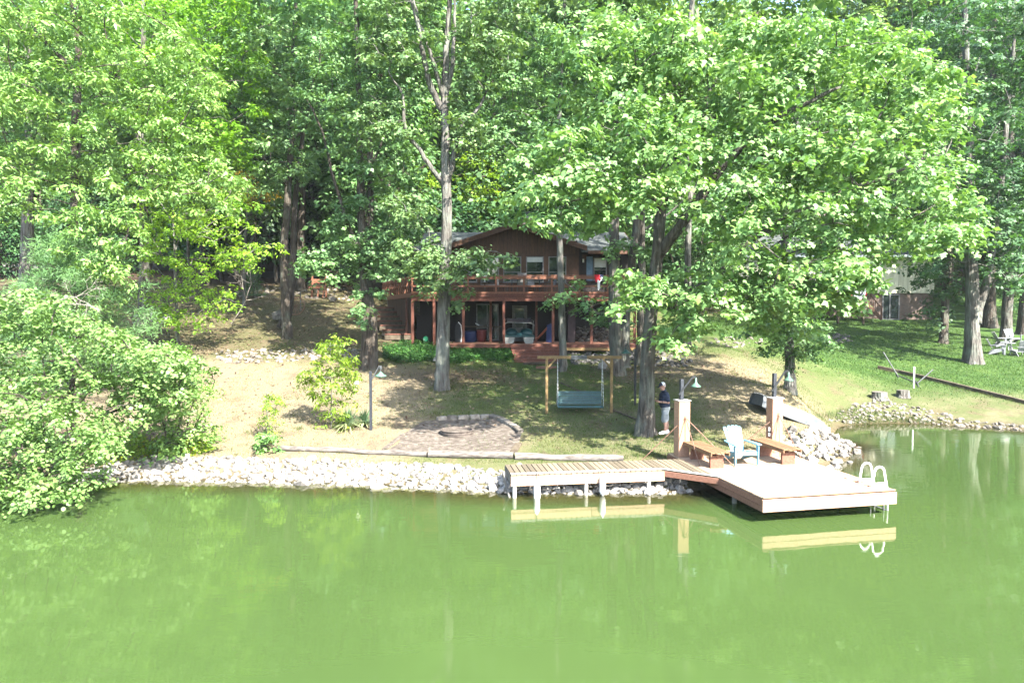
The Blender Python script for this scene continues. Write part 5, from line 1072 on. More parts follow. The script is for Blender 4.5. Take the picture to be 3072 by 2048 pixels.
# ---- stumps
for u, v, r, h, lbl in ((2637,1197,.32,.34,'wide cut stump nearest the hammock stand'), (2709,1190,.28,.32,'smaller cut stump beside the white pipe')):
    p = gpx(u, v); t = thing('tree_stump', p, lbl, 'stump'); prof = [(r*1.35,-.05),(r*1.15,.05),(r*1.02,.15),(r,h)]; mb = MB(); n_ = 22; V = []
    for rad, z in prof:
        for j in range(n_): a = 6.283*j/n_; V.append(p+Vector((math.cos(a), math.sin(a), 0))*rad*(1+.07*math.sin(5*a+u)+.05*math.sin(9*a))+Vector((0,0,z)))
    F = [(i*n_+j, i*n_+(j+1)%n_, (i+1)*n_+(j+1)%n_, (i+1)*n_+j) for i in range(3) for j in range(n_)]; mb.add(V,F).build('trunk', 'bark_pale', t, smooth='all')
    MB().add(V[-n_:], [tuple(range(n_))]).build('cut_face', 'log', t)
# ---- hammock stand and pipe
def tubes(name, label, cat, paths, r, mname, names):
    b_ = Vector(paths[0][0]); t = thing(name, b_, label, cat)
    for P, nm in zip(paths, names): MB().tube(P, r, 8).build(nm, mname, t, smooth=True)
a = gpx(2692,1128); e = gpx(2752,1152); up1 = px(2650,1056,a.y+.4); up2 = px(2799,1108,e.y+.1); cr = Vector((.4,.9,0)).normalized()
def onp(v, dz=.03): return on(v.x, v.y, dz)
tubes('hammock_stand', 'empty steel hammock stand on the lawn edge', 'hammock stand', [[a+Vector((0,0,.05)), e+Vector((0,0,.05))], [a+Vector((0,0,.05)), up1], [e+Vector((0,0,.05)), up2], [onp(a-cr*.6), a+Vector((0,0,.06)), onp(a+cr*.6)], [onp(e-cr*.6), e+Vector((0,0,.06)), onp(e+cr*.6)]], .028, 'galv', ['spine','upright','upright','foot','foot'])
p = gpx(2741,1164); tag(MB().tube([p, p+Vector((0,0,1.02))], .035, 10).lathe([(.04,0),(.045,.03),(.0,.05)],10,p+Vector((0,0,1.02))).build('pvc_pipe', 'white_paint', smooth=True), 'upright white pipe in the grass by the stumps', 'pipe')

# ---- upturned jon boat
A = gpx(2296,1236); B_ = gpx(2440,1272); A, B_ = A.lerp(B_,.5)+(A-B_).normalized()*1.55, A.lerp(B_,.5)+(B_-A).normalized()*1.55; A = on(A.x,A.y); B_ = on(B_.x,B_.y); print('BOAT', A, B_); ax = (B_-A).normalized(); sd_ = ax.cross(Vector((0,0,1))).normalized(); upv = sd_.cross(ax); c = A.lerp(B_,.5)
BM_ = Matrix.Translation(c) @ Matrix((ax, -sd_, upv)).transposed().to_4x4()
bt = thing('jon_boat', c, 'upturned grey aluminium jon boat on the grass by the rocky point', 'boat')
def bv(q): return BM_ @ Vector(q)
rows = []
for i, tq in enumerate(np.linspace(0, 1, 11)):
    x = -1.55+3.1*tq; w = .54 if tq < .55 else .54-.26*((tq-.55)/.45)**2; wb = w*.80; h_ = .40 if tq < .6 else .40-.26*((tq-.6)/.4)**1.6; zt = .03+.22*(1-tq)**2
    rows.append([(x,-w,zt),(x,-w*.97,zt+h_*.5),(x,-wb,zt+h_),(x,-wb*.33,zt+h_+.03),(x,wb*.33,zt+h_+.03),(x,wb,zt+h_),(x,w*.97,zt+h_*.5),(x,w,zt)])
V = [bv(q) for r_ in rows for q in r_]; F = [(i*8+j, i*8+j+1, (i+1)*8+j+1, (i+1)*8+j) for i in range(10) for j in range(7)]; mb = MB().add(V,F); mb.add([bv(q) for q in rows[-1]], [tuple(range(8))]); mb.build('hull', 'alum', bt, smooth=True)
MB().add([bv(Vector(q)+Vector((.12,0,0))) for q in rows[0]], [tuple(range(8))]).build('transom', 'galv', bt)
for y_ in (-.38,-.19,0,.19,.38):
    MB().tube([bv((r_[3][0], y_*(abs(r_[2][1])/.48), r_[3][2]+.008-.012*(abs(y_)>.22))) for r_ in rows[:10]], .017, 6).build('strake', 'dimmed_white', bt, smooth=True)
for s_ in (0,7): MB().tube([bv(r_[s_]) for r_ in rows], .02, 6).build('gunwale', 'galv', bt, smooth=True)
for tq in (2,6): MB().box(bv((rows[tq][0][0],0,rows[tq][0][2]+.2)),(.25,1.0,.04), BM_.to_3x3()).build('thwart', 'alum', bt)
p = gpx(2290,1240); tag(MB().beam(gpx(2262,1195)+Vector((0,0,.04)), gpx(2308,1240)+Vector((0,0,.04)), .09,.05,ch=.01).build('driftwood_plank','grey_wood'), 'grey plank lying beside the upturned boat', 'plank')

# ---- swing frame
u0, u1, vv = 1640, 1835, 1240
A = gpx(u0, vv); B_ = gpx(u1, vv); B_ = Vector((B_.x, A.y+.05, gzf(B_.x, A.y))); sf = thing('swing_frame', A, 'tan treated timber swing frame with corner braces', 'swing frame'); zt = px(u0, 1076, A.y).z
MB().cbox((A.x,A.y,(A.z-.1+zt)/2),(.10,.10,zt-A.z+.1),.006).build('post','treated',sf); MB().cbox((B_.x,B_.y,(B_.z-.1+zt)/2),(.10,.10,zt-B_.z+.1),.006).build('post','treated',sf)
x0 = px(1612,1072,A.y).x; x1 = px(1866,1072,A.y).x; MB().cbox(((x0+x1)/2,A.y+.02,zt+.055),(x1-x0,.12,.115),.006).build('crossbeam','treated',sf)
MB().beam((A.x+.05,A.y-.002,zt-.32),(A.x+.34,A.y-.002,zt+.0),.06,.09,up=(0,1,0)).build('brace','treated',sf); MB().beam((B_.x-.05,A.y-.002,zt-.32),(B_.x-.34,A.y-.002,zt+.0),.06,.09,up=(0,1,0)).build('brace','treated',sf)
sx = px(1737,1073,A.y).x; sg = thing('name_sign', (sx,A.y-.06,zt+.05), 'small pale wooden name sign screwed to the swing beam', 'sign'); MB().cbox((sx,A.y-.062,zt+.06),(.60,.03,.145),.012).build('board','galv',sg)
lt = MB(); xx = sx-.23; rl = random.Random(3)
for w_ in [.024,.03,0,.022,.02,.03,.034,.04,.026,.026,.03,.026,0,.014,.03]:
    if w_:
        lt.box((xx,A.y-.0795,zt+.06),(.008,.004,.055)); lt.box((xx+w_*.7,A.y-.0795,zt+.06),(.008,.004,.05)); lt.box((xx+w_*.35,A.y-.0795,zt+.06+rl.choice((-.024,0,.024))),(w_*.7,.004,.009))
    xx += w_+.012
lt.build('lettering','steel_dk',sg)
# swing seat
ys = A.y-.05; SX0 = px(1674,1200,ys).x; SX1 = px(1806,1200,ys).x; zs = px(1740,1217,ys).z; zb = px(1740,1181,ys).z; sw = thing('porch_swing', ((SX0+SX1)/2,ys,zs), 'teal slatted metal swing bench hanging on chains', 'swing')
nb = 8
for i in range(nb):
    z_ = zs+.06+(zb-zs-.03)*i/(nb-1); y_ = ys+.22+.20*i/(nb-1); MB().cbox(((SX0+SX1)/2,y_,z_),(SX1-SX0,.022,.052),.006,Matrix.Rotation(-.3,3,'X')).build('back_slat','teal_metal',sw)
for i in range(6): MB().cbox(((SX0+SX1)/2,ys-.26+i*.085,zs+.015-.006*i),(SX1-SX0,.07,.02),.005).build('seat_slat','teal_metal',sw)
MB().cbox(((SX0+SX1)/2,ys-.30,zs),(SX1-SX0,.02,.07),.005).build('front_rail','teal_metal',sw)
for x_ in (SX0,SX1):
    fm = MB(); fm.tube([(x_,ys-.28,zs-.05),(x_,ys-.28,zs+.27),(x_,ys-.24,zs+.30),(x_,ys+.30,zs+.29)],.017,8); fm.tube([(x_,ys-.3,zs-.03),(x_,ys+.2,zs-.04),(x_,ys+.45,zb+.02)],.017,8); fm.build('arm_frame','teal_metal',sw,smooth=True)
for x_ in np.linspace(SX0+.1,SX1-.1,4): MB().tube([(x_,ys-.28,zs-.045),(x_,ys+.18,zs-.055)],.016,6).build('seat_bearer','steel_dk',sw)
for x_, xt in ((SX0-.02,SX0-.01),(SX1+.02,SX1+.01)):
    for y_ in (ys-.27, ys+.38):
        ch = MB(); n_ = 26; P = [Vector((x_,y_,zs+.02)).lerp(Vector((xt,A.y+.02,zt+.01)), k/n_) for k in range(n_+1)]
        for k in range(n_): q0, q1 = P[k], P[k+1]; o_ = Vector((.009,0,0)) if k % 2 else Vector((0,.009,0)); ch.tube([q0-(q1-q0)*.12, q0.lerp(q1,.3)+o_, q0.lerp(q1,.7)+o_, q1], .0065, 4); ch.tube([q0, q0.lerp(q1,.3)-o_, q0.lerp(q1,.7)-o_, q1+(q1-q0)*.12], .0065, 4)
        ch.build('chain','chain',sw)

# ---- yard lamps
def yard_lamp(label, u, vb, vt, dirx, shade, polem, armm, reach):
    b_ = gpx(u, vb); zt = px(u, vt, b_.y).z; t = thing('yard_lamp', b_, label, 'lamp post'); MB().cbox((b_.x,b_.y,(b_.z-.1+zt)/2),(.085,.085,zt-b_.z+.1),.006).build('pole',polem,t)
    a0 = Vector((b_.x+dirx*.05,b_.y,zt-.28)); a1 = Vector((b_.x+dirx*reach*.8,b_.y-.05,zt+.17)); a2 = a1+Vector((dirx*reach*.25,0,.005)); am = MB(); am.beam(a0,a1,.028,.032); am.beam(a1-Vector((dirx*.01,0,0)),a2,.04,.035); am.build('arm',armm,t)
    s_ = a1+Vector((dirx*reach*.15,0,-.02)); MB().tube([s_,s_-Vector((0,0,.2))],.018,8).lathe([(.045,0),(.045,-.06),(.02,-.075)],10,s_).build('stem',armm,t,smooth=True)
    MB().lathe([(.02,0),(.05,-.015),(.07,-.05),(.12,-.085),(.185,-.12),(.20,-.155),(.19,-.16),(.10,-.10)],20,s_-Vector((0,0,.17))).build('lamp_shade',shade,t,smooth='all')
yard_lamp('pale green yard lamp on a steel post by the yucca', 1113, 1290, 1113, 1, 'green_shade', 'blue_post', 'galv', .38)
yard_lamp('dark green yard lamp on a black post behind the swing', 1905, 1214, 1046, -1, 'dkgreen_shade', 'steel_dk', 'steel_dk', .40)
# garden spinner with white bird on wire
b_ = gpx(1112,1289); c = px(1070,1150,b_.y+.3); gs = thing('garden_spinner', c, 'white bird ornament on thin wires beside the pale green lamp', 'ornament'); MB().tube([c-Vector((0,0,.38)), px(1108,1178,b_.y)], .006, 5).tube([c-Vector((0,0,.40)), c+Vector((0,0,.02))], .006, 5).build('wire','galv',gs)
MB().lathe([(.0,-.13),(.04,-.08),(.05,0),(.025,.07),(.03,.10),(.0,.14)],8,c).build('bird','white_paint',gs,smooth=True)
for s_ in (-1,1): MB().add([c+Vector((0,0,.05)),c+Vector((s_*.10,0,.14)),c+Vector((s_*.06,.01,-.02))],[(0,1,2)]).build('wing','white_paint',gs)
# ------------------------------------------------------------------ lake house
HY, HW = 36.0, 39.2                                                   # deck front and wall plane
def hx(u, y=HW): return (u-1536)/2048*y
house = thing('lake_house', (0,HW,3.1), 'dark brown gabled lake house with red railed deck over a porch', 'house')
DKZ, FLZ = 5.89, 3.20
gl, gr, gpk = -3.5, 3.86, .18; ze, zp = 8.52, 9.72
# wall backings
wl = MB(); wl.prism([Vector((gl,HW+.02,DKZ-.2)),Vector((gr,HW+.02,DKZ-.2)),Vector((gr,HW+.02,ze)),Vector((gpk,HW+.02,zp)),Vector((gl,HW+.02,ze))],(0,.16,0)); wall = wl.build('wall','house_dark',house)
def gtop(x): return ze+(zp-ze)*(1-abs(x-gpk)/(gr-gpk))
WIN = [(1377,1430,1),(1443.5,1496,1),(1511.5,1562.5,1),(1579.6,1629,1),(1646,1697,1)]; wz0, wz1 = 6.62, 8.02
n = 34; bw = (gr-gl)/n
for i in range(n):
    x0 = gl+i*bw; x1 = x0+bw-.014; y = HW-.012
    MB().prism([Vector((x0,y,8.18)),Vector((x1,y,8.18)),Vector((x1,y,gtop(x1)-.03)),Vector((x0,y,gtop(x0)-.03))],(0,.03,0)).build('siding_board','house_brown',wall)
    MB().prism([Vector((x0,y,DKZ)),Vector((x1,y,DKZ)),Vector((x1,y,wz0-.08)),Vector((x0,y,wz0-.08))],(0,.03,0)).build('siding_board','house_brown',wall)
MB().box((gpk,HW-.02,8.13),(gr-gl,.05,.10)).build('belt_board','house_brown',wall)
edges = [gl]+[v for a,b_,_ in WIN for v in (hx(a),hx(b_))]+[gr]
for a, b_ in zip(edges[0::2], edges[1::2]):
    if b_-a > .06: MB().box(((a+b_)/2,HW-.015,(wz0+wz1)/2+.02),(b_-a-.07,.05,wz1-wz0+.16)).build('mullion_board','house_brown',wall)
def window(parent, x0, x1, z0, z1, y, split=.5, fm='trim_grey', shade=0, t=.05, sill=True):
    w = MB(); cx = (x0+x1)/2
    for x in (x0,x1): w.box((x,y,(z0+z1)/2),(t,.07,z1-z0+t))
    for z in (z0,z1): w.box((cx,y-.001,z),(x1-x0-t,.068,t))
    if split: w.box((cx,y+.002,z0+(z1-z0)*split),(x1-x0-t,.05,t*.7))
    fr_ = w.build('window',fm,parent); zs_ = [z0, z0+(z1-z0)*split, z1] if split else [z0,z1]
    for a, b_ in zip(zs_[:-1],zs_[1:]): MB().box((cx,y+.02,(a+b_)/2),(x1-x0-t*.6,.012,b_-a-t*.5)).build('pane','glass',fr_)
    if shade: MB().box((cx,y+.008,z1-shade/2-t/2),(x1-x0-t*1.2,.008,shade)).build('blind','shade_white',fr_)
    if sill: MB().box((cx,y-.04,z0-t*.9),(x1-x0+.1,.09,.04)).build('sill',fm,fr_)
    return fr_
for i, (a, b_, k) in enumerate(WIN): window(house, hx(a), hx(b_), wz0 if i != 1 else DKZ+.55, wz1, HW-.02, .38, shade=.26 if i == 3 else 0)
# front gable roof
for s, xe in ((-1,gl-.35),(1,gr+.35)):
    zo = zp+.06; k = (zp-ze)/(gr-gpk); zx = zo-abs(xe-gpk)*k
    rf = MB().prism([Vector((gpk,HW-.75,zo)),Vector((xe,HW-.75,zx)),Vector((xe,HW-.75,zx+.08)),Vector((gpk,HW-.75,zo+.08))],(0,5.5,0)).build('roof','shingle',house)
    MB().prism([Vector((gpk,HW-.79,zo-.16)),Vector((xe,HW-.79,zx-.16)),Vector((xe,HW-.79,zx+.10)),Vector((gpk,HW-.79,zo+.10))],(0,.035,0)).build('rake_board','house_brown',rf)
    MB().prism([Vector((gpk,HW-.82,zo+.02)),Vector((xe,HW-.82,zx+.02)),Vector((xe,HW-.82,zx+.115)),Vector((gpk,HW-.82,zo+.115))],(0,.028,0)).build('rake_trim','house_brown',rf)
# main roof behind, ridge along x
RX0, RX1 = -5.5, 7.1; ry0, ry1 = HW-.75, HW+4.4; rz0, rz1 = 8.22, 9.86
def slope(xa, xb, ya):
    t_ = (ya-ry0)/(ry1-ry0); za = rz0+(rz1-rz0)*t_
    return MB().prism([Vector((xa,ya,za)),Vector((xa,ry1,rz1)),Vector((xa,ry1,rz1+.09)),Vector((xa,ya,za+.09))],(xb-xa,0,0))
mr_ = slope(RX0, gl-.05, ry0).build('roof','shingle',house); slope(gr+.05, RX1, ry0).build('front_slope','shingle',mr_); slope(gl-.05, gr+.05, HW+2.2).build('middle_slope','shingle',mr_)
MB().prism([Vector((RX0,ry1,rz1)),Vector((RX0,ry1+4.6,rz0)),Vector((RX0,ry1+4.6,rz0+.09)),Vector((RX0,ry1,rz1+.09))],(RX1-RX0,0,0)).build('back_slope','shingle',mr_)
MB().box(((gr+.4+RX1)/2,ry0-.02,rz0+.0),(RX1-gr-.4,.04,.18)).build('eave_board','house_brown',mr_); MB().box(((gl-.4+RX0)/2,ry0-.02,rz0),(gl-.4-RX0,.04,.18)).build('eave_board','house_brown',mr_)
for x in (RX0-.02,RX1+.02): MB().prism([Vector((x-.015,ry0,rz0-.14)),Vector((x-.015,ry1,rz1-.14)),Vector((x-.015,ry1,rz1+.10)),Vector((x-.015,ry0,rz0+.10))],(.03,0,0)).build('rake_board','house_brown',mr_)
# side wings walls (upper) and gable ends
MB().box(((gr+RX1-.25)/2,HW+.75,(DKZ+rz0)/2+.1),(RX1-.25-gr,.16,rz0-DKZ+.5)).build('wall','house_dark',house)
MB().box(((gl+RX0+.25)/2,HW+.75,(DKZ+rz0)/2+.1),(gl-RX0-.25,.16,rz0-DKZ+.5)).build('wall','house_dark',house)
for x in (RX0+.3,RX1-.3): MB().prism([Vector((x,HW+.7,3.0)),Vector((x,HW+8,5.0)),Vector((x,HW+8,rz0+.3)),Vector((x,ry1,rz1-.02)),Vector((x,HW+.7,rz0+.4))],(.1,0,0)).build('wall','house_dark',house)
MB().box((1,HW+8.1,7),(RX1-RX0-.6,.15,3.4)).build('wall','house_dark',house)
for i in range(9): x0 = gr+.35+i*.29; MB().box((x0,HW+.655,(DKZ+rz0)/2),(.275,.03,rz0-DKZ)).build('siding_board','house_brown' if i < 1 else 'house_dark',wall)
window(house, hx(1781,HW+.6), hx(1818,HW+.6), 6.75, 8.0, HW+.60, .45, shade=.5); MB().box((hx(1768,HW+.6),HW+.62,7.4),(.36,.05,1.4)).build('shutter',noise_mat('shutter_blue',(.10,.17,.24),(.16,.24,.32),6),house)
dr = MB().box((hx(1743,HW+.6),HW+.63,DKZ+1.02),(.9,.06,2.04)).build('door','house_dark',house); MB().lathe([(.0,-.03),(.03,0),(0,.03)],8,(hx(1755,HW+.6),HW+.57,DKZ+1)).build('handle','galv',dr)
MB().tube([(hx(1752),HW+.58,7.75),(hx(1752),HW+.58,7.95)],.05,8).build('wall_lamp','white_paint',house)
# chimney
chx = 1.05; ch = MB().box((chx,HW+3.4,9.9),(.80,.62,1.5)).build('chimney','stone_warm',house); MB().box((chx,HW+3.4,10.70),(.92,.72,.10)).build('chimney_crown','trim_grey',ch); MB().lathe([(.17,0),(.17,.22),(.22,.24),(.22,.30),(.0,.34)],12,(chx,HW+3.4,10.75)).build('flue_cap','galv',ch)
for i in range(5):
    for j in range(3): MB().cbox((chx-.27+j*.27+(i%2)*.06-.03,HW+3.075,9.55+i*.23),(.25,.05,.21),.02).build('chimney_stone','stone_warm',ch)
# ---- upper deck
x0, x1 = -5.3, 6.55; deck = MB().box(((x0+x1)/2,(HY+HW)/2,DKZ-.03),(x1-x0-.1,HW-HY-.1,.05)).build('deck','house_rail',house)
MB().box(((x0+x1)/2,HY-.03,DKZ-.13),(x1-x0,.05,.20)).build('fascia_board','house_red',deck); MB().box(((x0+x1)/2,HY+.05,DKZ-.34),(x1-x0-.2,.09,.20)).build('rim_beam','house_red',deck)
MB().box(((x0+x1)/2,HY-.075,DKZ-.005),(x1-x0,.04,.10)).build('deck_nosing','house_rail',deck)
for z, h in ((DKZ+.80,.15),(DKZ+.36,.09)): MB().box(((x0+x1)/2,HY-.06,z-.02),(x1-x0,.04,h)).build('rail','house_rail',deck)
MB().box(((x0+x1)/2,HY-.02,DKZ+.90),(x1-x0+.05,.15,.035)).build('rail_cap','house_rail',deck)
for x in np.linspace(x0+.05,x1-.05,9): MB().box((x,HY,DKZ+.42),(.09,.07,.92)).build('rail_post','house_rail',deck)
for x in (x1,): 
    for z in (DKZ+.8,DKZ+.36): MB().box((x,(HY+HW)/2,z),(.04,HW-HY,.1)).build('rail','house_rail',deck)
for u in (1238,1302.5,1390,1511.5,1659,1774.5,1904): MB().box((hx(u,HY),HY+.02,(FLZ-.15+DKZ-.24)/2),(.13,.13,DKZ-.24-FLZ+.15)).build('support_post','house_red',deck)
for u in (1220,1472,1609): MB().box((hx(u,HY+1.5),HY+1.5,(FLZ+DKZ-.24)/2),(.12,.12,DKZ-.24-FLZ+.3)).build('support_post','house_red',deck)
# side walk running back to the driveway
W0 = Vector((-5.3,HY,0)); W1 = Vector((-8.35,44.2,0)); d = (W1-W0).normalized(); nrm = Vector((d.y,-d.x,0)); walk = MB().prism([Vector((W0.x,W0.y,DKZ-.05)),Vector((W1.x,W1.y,DKZ-.05)),Vector((W1.x+1.4,W1.y,DKZ-.05)),Vector((-4,HW+.6,DKZ-.05)),Vector((-3.6,HY+.5,DKZ-.05))],(0,0,.05)).build('side_deck','house_rail',house)
for z, h in ((DKZ+.82,.15),(DKZ+.42,.09),(DKZ-.13,.24)): MB().beam(Vector((W0.x,W0.y,z)),Vector((W1.x,W1.y,z)),.045,h).build('rail' if z > DKZ else 'fascia_board','house_rail',walk)
L_ = (W1-W0).length
for k in range(15): p = W0+d*(L_*(k+.5)/15)+nrm*-.045; MB().box((p.x,p.y,DKZ+.42),(.08,.06,.84),Matrix.Rotation(math.atan2(d.y,d.x),3,'Z')).build('baluster','house_rail',walk)
for k in range(20): p = W0+d*(1.2+k*.36)-nrm*-.12; MB().box((p.x+.1,p.y,(DKZ-.2+3.4)/2),(.30,.03,DKZ-.2-3.4),Matrix.Rotation(math.atan2(d.y,d.x),3,'Z')).build('skirt_board','house_brown',walk)
# ---- lower level
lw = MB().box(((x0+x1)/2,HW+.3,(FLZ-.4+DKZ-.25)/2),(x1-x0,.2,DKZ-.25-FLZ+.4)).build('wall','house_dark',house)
pf = MB().prism([Vector((-3.9,HY-.25,FLZ-.08)),Vector((x1+.1,HY-.25,FLZ-.08)),Vector((x1+.1,HW+.2,FLZ-.08)),Vector((-3.9,HW+.2,FLZ-.08))],(0,0,.08)).build('porch_floor','deck_red',house)
MB().box((.0+1.3,HY-.275,FLZ-.11),(10.5,.04,.18)).build('fascia_board','house_red',pf); MB().box((4.5,HY-.30,FLZ-.27),(4.4,.09,.14)).build('sill_beam','treated',pf)
sx0, sx1 = hx(1531,35), hx(1679,35); nst = 7
for i in range(nst):
    z = FLZ-.02-.135*(i+1); y = HY-.30-.26*i; o_ = .045*i*(-1); s_ = MB().cbox(((sx0+sx1)/2+.04*i,y-.13,z),(sx1-sx0,.28,.05),.006).build('step_tread','house_red',pf); MB().box(((sx0+sx1)/2+.04*i,y-.005,z-.04+.09),(sx1-sx0-.02,.03,.13)).build('step_riser','house_red',pf)
# sliding door, entry door, windows below
window(house, hx(1430,HW), hx(1494,HW), FLZ+.08, FLZ+2.12, HW+.17, 0, t=.07, sill=False); MB().box((hx(1462,HW),HW+.13,FLZ+1.1),(.06,.05,2.0)).build('door_stile','trim_grey',house)
ed = MB().box((hx(1559,HW),HW+.16,FLZ+1.03),(.86,.05,2.06)).build('door','trim_grey',house); MB().box((hx(1559,HW),HW+.13,FLZ+1.33),(.52,.02,1.1)).build('pane','glass',ed); MB().lathe([(0,-.03),(.035,0),(0,.03)],8,(hx(1576,HW),HW+.1,FLZ+1)).build('handle','galv',ed)
for x in (hx(1559,HW)-.5,hx(1559,HW)+.5): MB().box((x,HW+.15,FLZ+1.05),(.1,.07,2.15)).build('door_casing','house_dark',house)
MB().box((hx(1714,37.6),37.8,(FLZ+DKZ-.3)/2),(.40,.8,DKZ-.3-FLZ)).build('pillar','purple_wall',house)
for (u, v, w_, h_) in ((1797,939,.26,.12),(1810,939,.18,.12),(1787,957,.28,.13)): MB().box((hx(u,38.8)+0,HW+.18,4.8+(940-v)*38.8/2048),(w_,.02,h_)).build('vent_block','trim_grey',house)
MB().beam((hx(1812,HW-1),HW-1,FLZ+1.9),(hx(1830,HW-1),HW-1,FLZ+.8),.08,.15).build('stair_stringer','house_dark',house)
for i in range(5): MB().box((hx(1900,36.5)+.1,36.4+.1*i,FLZ+.15+.24*i),(.9,.26,.05)).build('stair_tread','house_rail',house)
MB().box((-4.9,HW-1.2,3.6),(.8,.1,2.2)).build('lattice_panel','house_dark',house)
# stone wall under the house
pts, sz = [], []
for i in range(70):
    pts.append(Vector((hx(1728,38)+rr.random()*2.0, 38.1+.25*rr.random(), FLZ+.02+rr.random()**1.1*.85))); sz.append(.10+.1*rr.random())
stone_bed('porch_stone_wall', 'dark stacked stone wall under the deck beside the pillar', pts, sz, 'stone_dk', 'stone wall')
# side steps climbing left of the house
ss = thing('hillside_steps', on(-7.0,38), 'weathered red plank steps climbing beside the deck', 'steps')
for i in range(7):
    u = 1196-i*8; v = 1000-i*13.2; d_ = 37.2+i*.75; p = px(u, v, d_); MB().cbox((p.x,p.y,p.z-.04),(1.5,.62,.07),.01,Matrix.Rotation(.25,3,'Z')).build('tread','house_red',ss); MB().box((p.x,p.y-.26,p.z-.2),(1.45,.08,.26),Matrix.Rotation(.25,3,'Z')).build('riser','timber',ss)
# hose / toy disc and other things under and on the deck
def at_porch(u, d_): return Vector((hx(u,d_),d_,FLZ))
c = px(1277,1016,36.4); tag(MB().lathe([(0,0),(.11,.0),(.135,.02),(.14,.03),(.135,.035),(.105,.015),(0,.015)],20,c,Matrix.Rotation(R(80),3,'X')).build('toy_disc','green_toy',smooth=True), 'bright green plastic disc in the ivy under the deck', 'disc')
# pedal boat
pb = at_porch(1557,37.0); b_ = thing('pedal_boat', pb, 'white and teal pedal boat with striped canopy on the porch', 'pedal boat')
for s in (-1,1): MB().prism([pb+Vector((s*.30,-.75,.05)),pb+Vector((s*.36,-.75,.0)),pb+Vector((s*.72,-.75,.0)),pb+Vector((s*.80,-.75,.34)),pb+Vector((s*.22,-.75,.34))],(0,1.9,0)).build('hull','dimmed_white',b_)
MB().cbox(pb+Vector((0,.2,.385)),(1.64,1.95,.09),.02).build('deck','teal_plastic',b_)
for s in (-1,1): MB().lathe([(.40,0),(.38,.12),(.30,.27),(.16,.36),(.0,.39)],14,pb+Vector((s*.40,.45,.42))).build('seat','teal_plastic',b_,smooth='all')
MB().cbox(pb+Vector((0,-.1,.47)),(.3,.8,.14),.03).build('console','teal_plastic',b_)
for y_, z_ in ((-.45,1.12),(.75,1.32)): MB().tube([pb+Vector((-.72,y_+.25,.44)),pb+Vector((-.82,y_,z_-.1)),pb+Vector((-.6,y_,z_)),pb+Vector((.6,y_,z_-.03)),pb+Vector((.80,y_,z_-.12)),pb+Vector((.72,y_+.2,.44))],.018,8).build('canopy_frame','dimmed_white',b_,smooth='all')
V = []; 
for i in range(13):
    for j, (y_, z_) in enumerate(((-.42,1.13),(.1,1.20),(.75,1.34))): V.append(pb+Vector((-.66+i*.11,y_,z_+.02-(.12 if j==1 else .03)*math.sin(i/12*math.pi)-.03*(i%2))))
MB().add(V,[(i*3+j,i*3+j+1,i*3+3+j+1,i*3+3+j) for i in range(12) for j in range(2)]).build('canopy','canvas',b_)
# tubs, table, board, slide
def barrel(name, label, u, d_, r, h, m_):
    p = at_porch(u, d_); t = thing(name, p, label, 'tub'); MB().lathe([(r*.82,0),(r*.9,h*.1),(r,h*.5),(r*.95,h*.9),(r*1.05,h*.93),(r*1.05,h),(r*.95,h)],18,p).build('body',m_,t,smooth=True); MB().lathe([(r*.9,h+.002),(r*.4,h+.025),(0,h+.03)],18,p).build('lid',m_,t,smooth=True)
barrel('storage_tub','blue plastic tub under the porch work table',1411,38.4,.40,.62,'blue_tub'); barrel('storage_barrel','faded red plastic barrel under the porch work table',1444,38.3,.27,.68,'red_plastic')
p = at_porch(1440,38.5); t = thing('work_table', p, 'long dark work table against the porch wall', 'table'); MB().box(p+Vector((0,0,.86)),(2.4,.6,.05)).build('table_top','timber',t)
for x in (-1.1,1.1):
    for y_ in (-.22,.22): MB().box(p+Vector((x,y_,.42)),(.08,.08,.84)).build('leg','timber',t)
q = p+Vector((-.1,-.1,.885)); t = thing('hand_tool', q, 'small white tool lying on the porch work table', 'tool'); MB().beam(q+Vector((-.15,0,.16)),q+Vector((.08,0,.03)),.05,.05).build('handle','white_paint',t); MB().box(q+Vector((.15,0,.03)),(.25,.08,.05)).build('body','galv',t)
p = at_porch(1374,37.6); t = thing('body_board', p, 'dark bodyboard with a white edge leaning on the porch', 'bodyboard'); pr = [(-.16,.02),(.16,.02),(.20,.5),(.15,.95),(0,1.12),(-.15,.95),(-.2,.5)]
MB().prism([p+Vector((x,.1+z*.12,z)) for x,z in pr],(0,.06,0)).build('board','black',t); MB().tube([p+Vector((x,.09+z*.12,z)) for x,z in pr[1:5]],.025,6).build('edge','white_paint',t,smooth=True)
p = at_porch(1630,38.0); t = thing('toy_slide', p, 'small orange toddler slide with blue sides on the porch', 'slide'); MB().prism([p+Vector((-.55,-.2,.02)),p+Vector((-.45,-.2,.02)),p+Vector((.35,-.2,.85)),p+Vector((.2,-.2,.85))],(0,.4,0)).build('chute','orange_plastic',t)
for y_ in (-.25,.22): MB().prism([p+Vector((.15,y_,0)),p+Vector((.55,y_,0)),p+Vector((.45,y_,1.05)),p+Vector((.2,y_,.95))],(0,.03,0)).build('side_panel','blue_tub',t)
for z in (.25,.5): MB().box(p+Vector((.42,0,z)),(.2,.42,.04)).build('rung','white_paint',t)
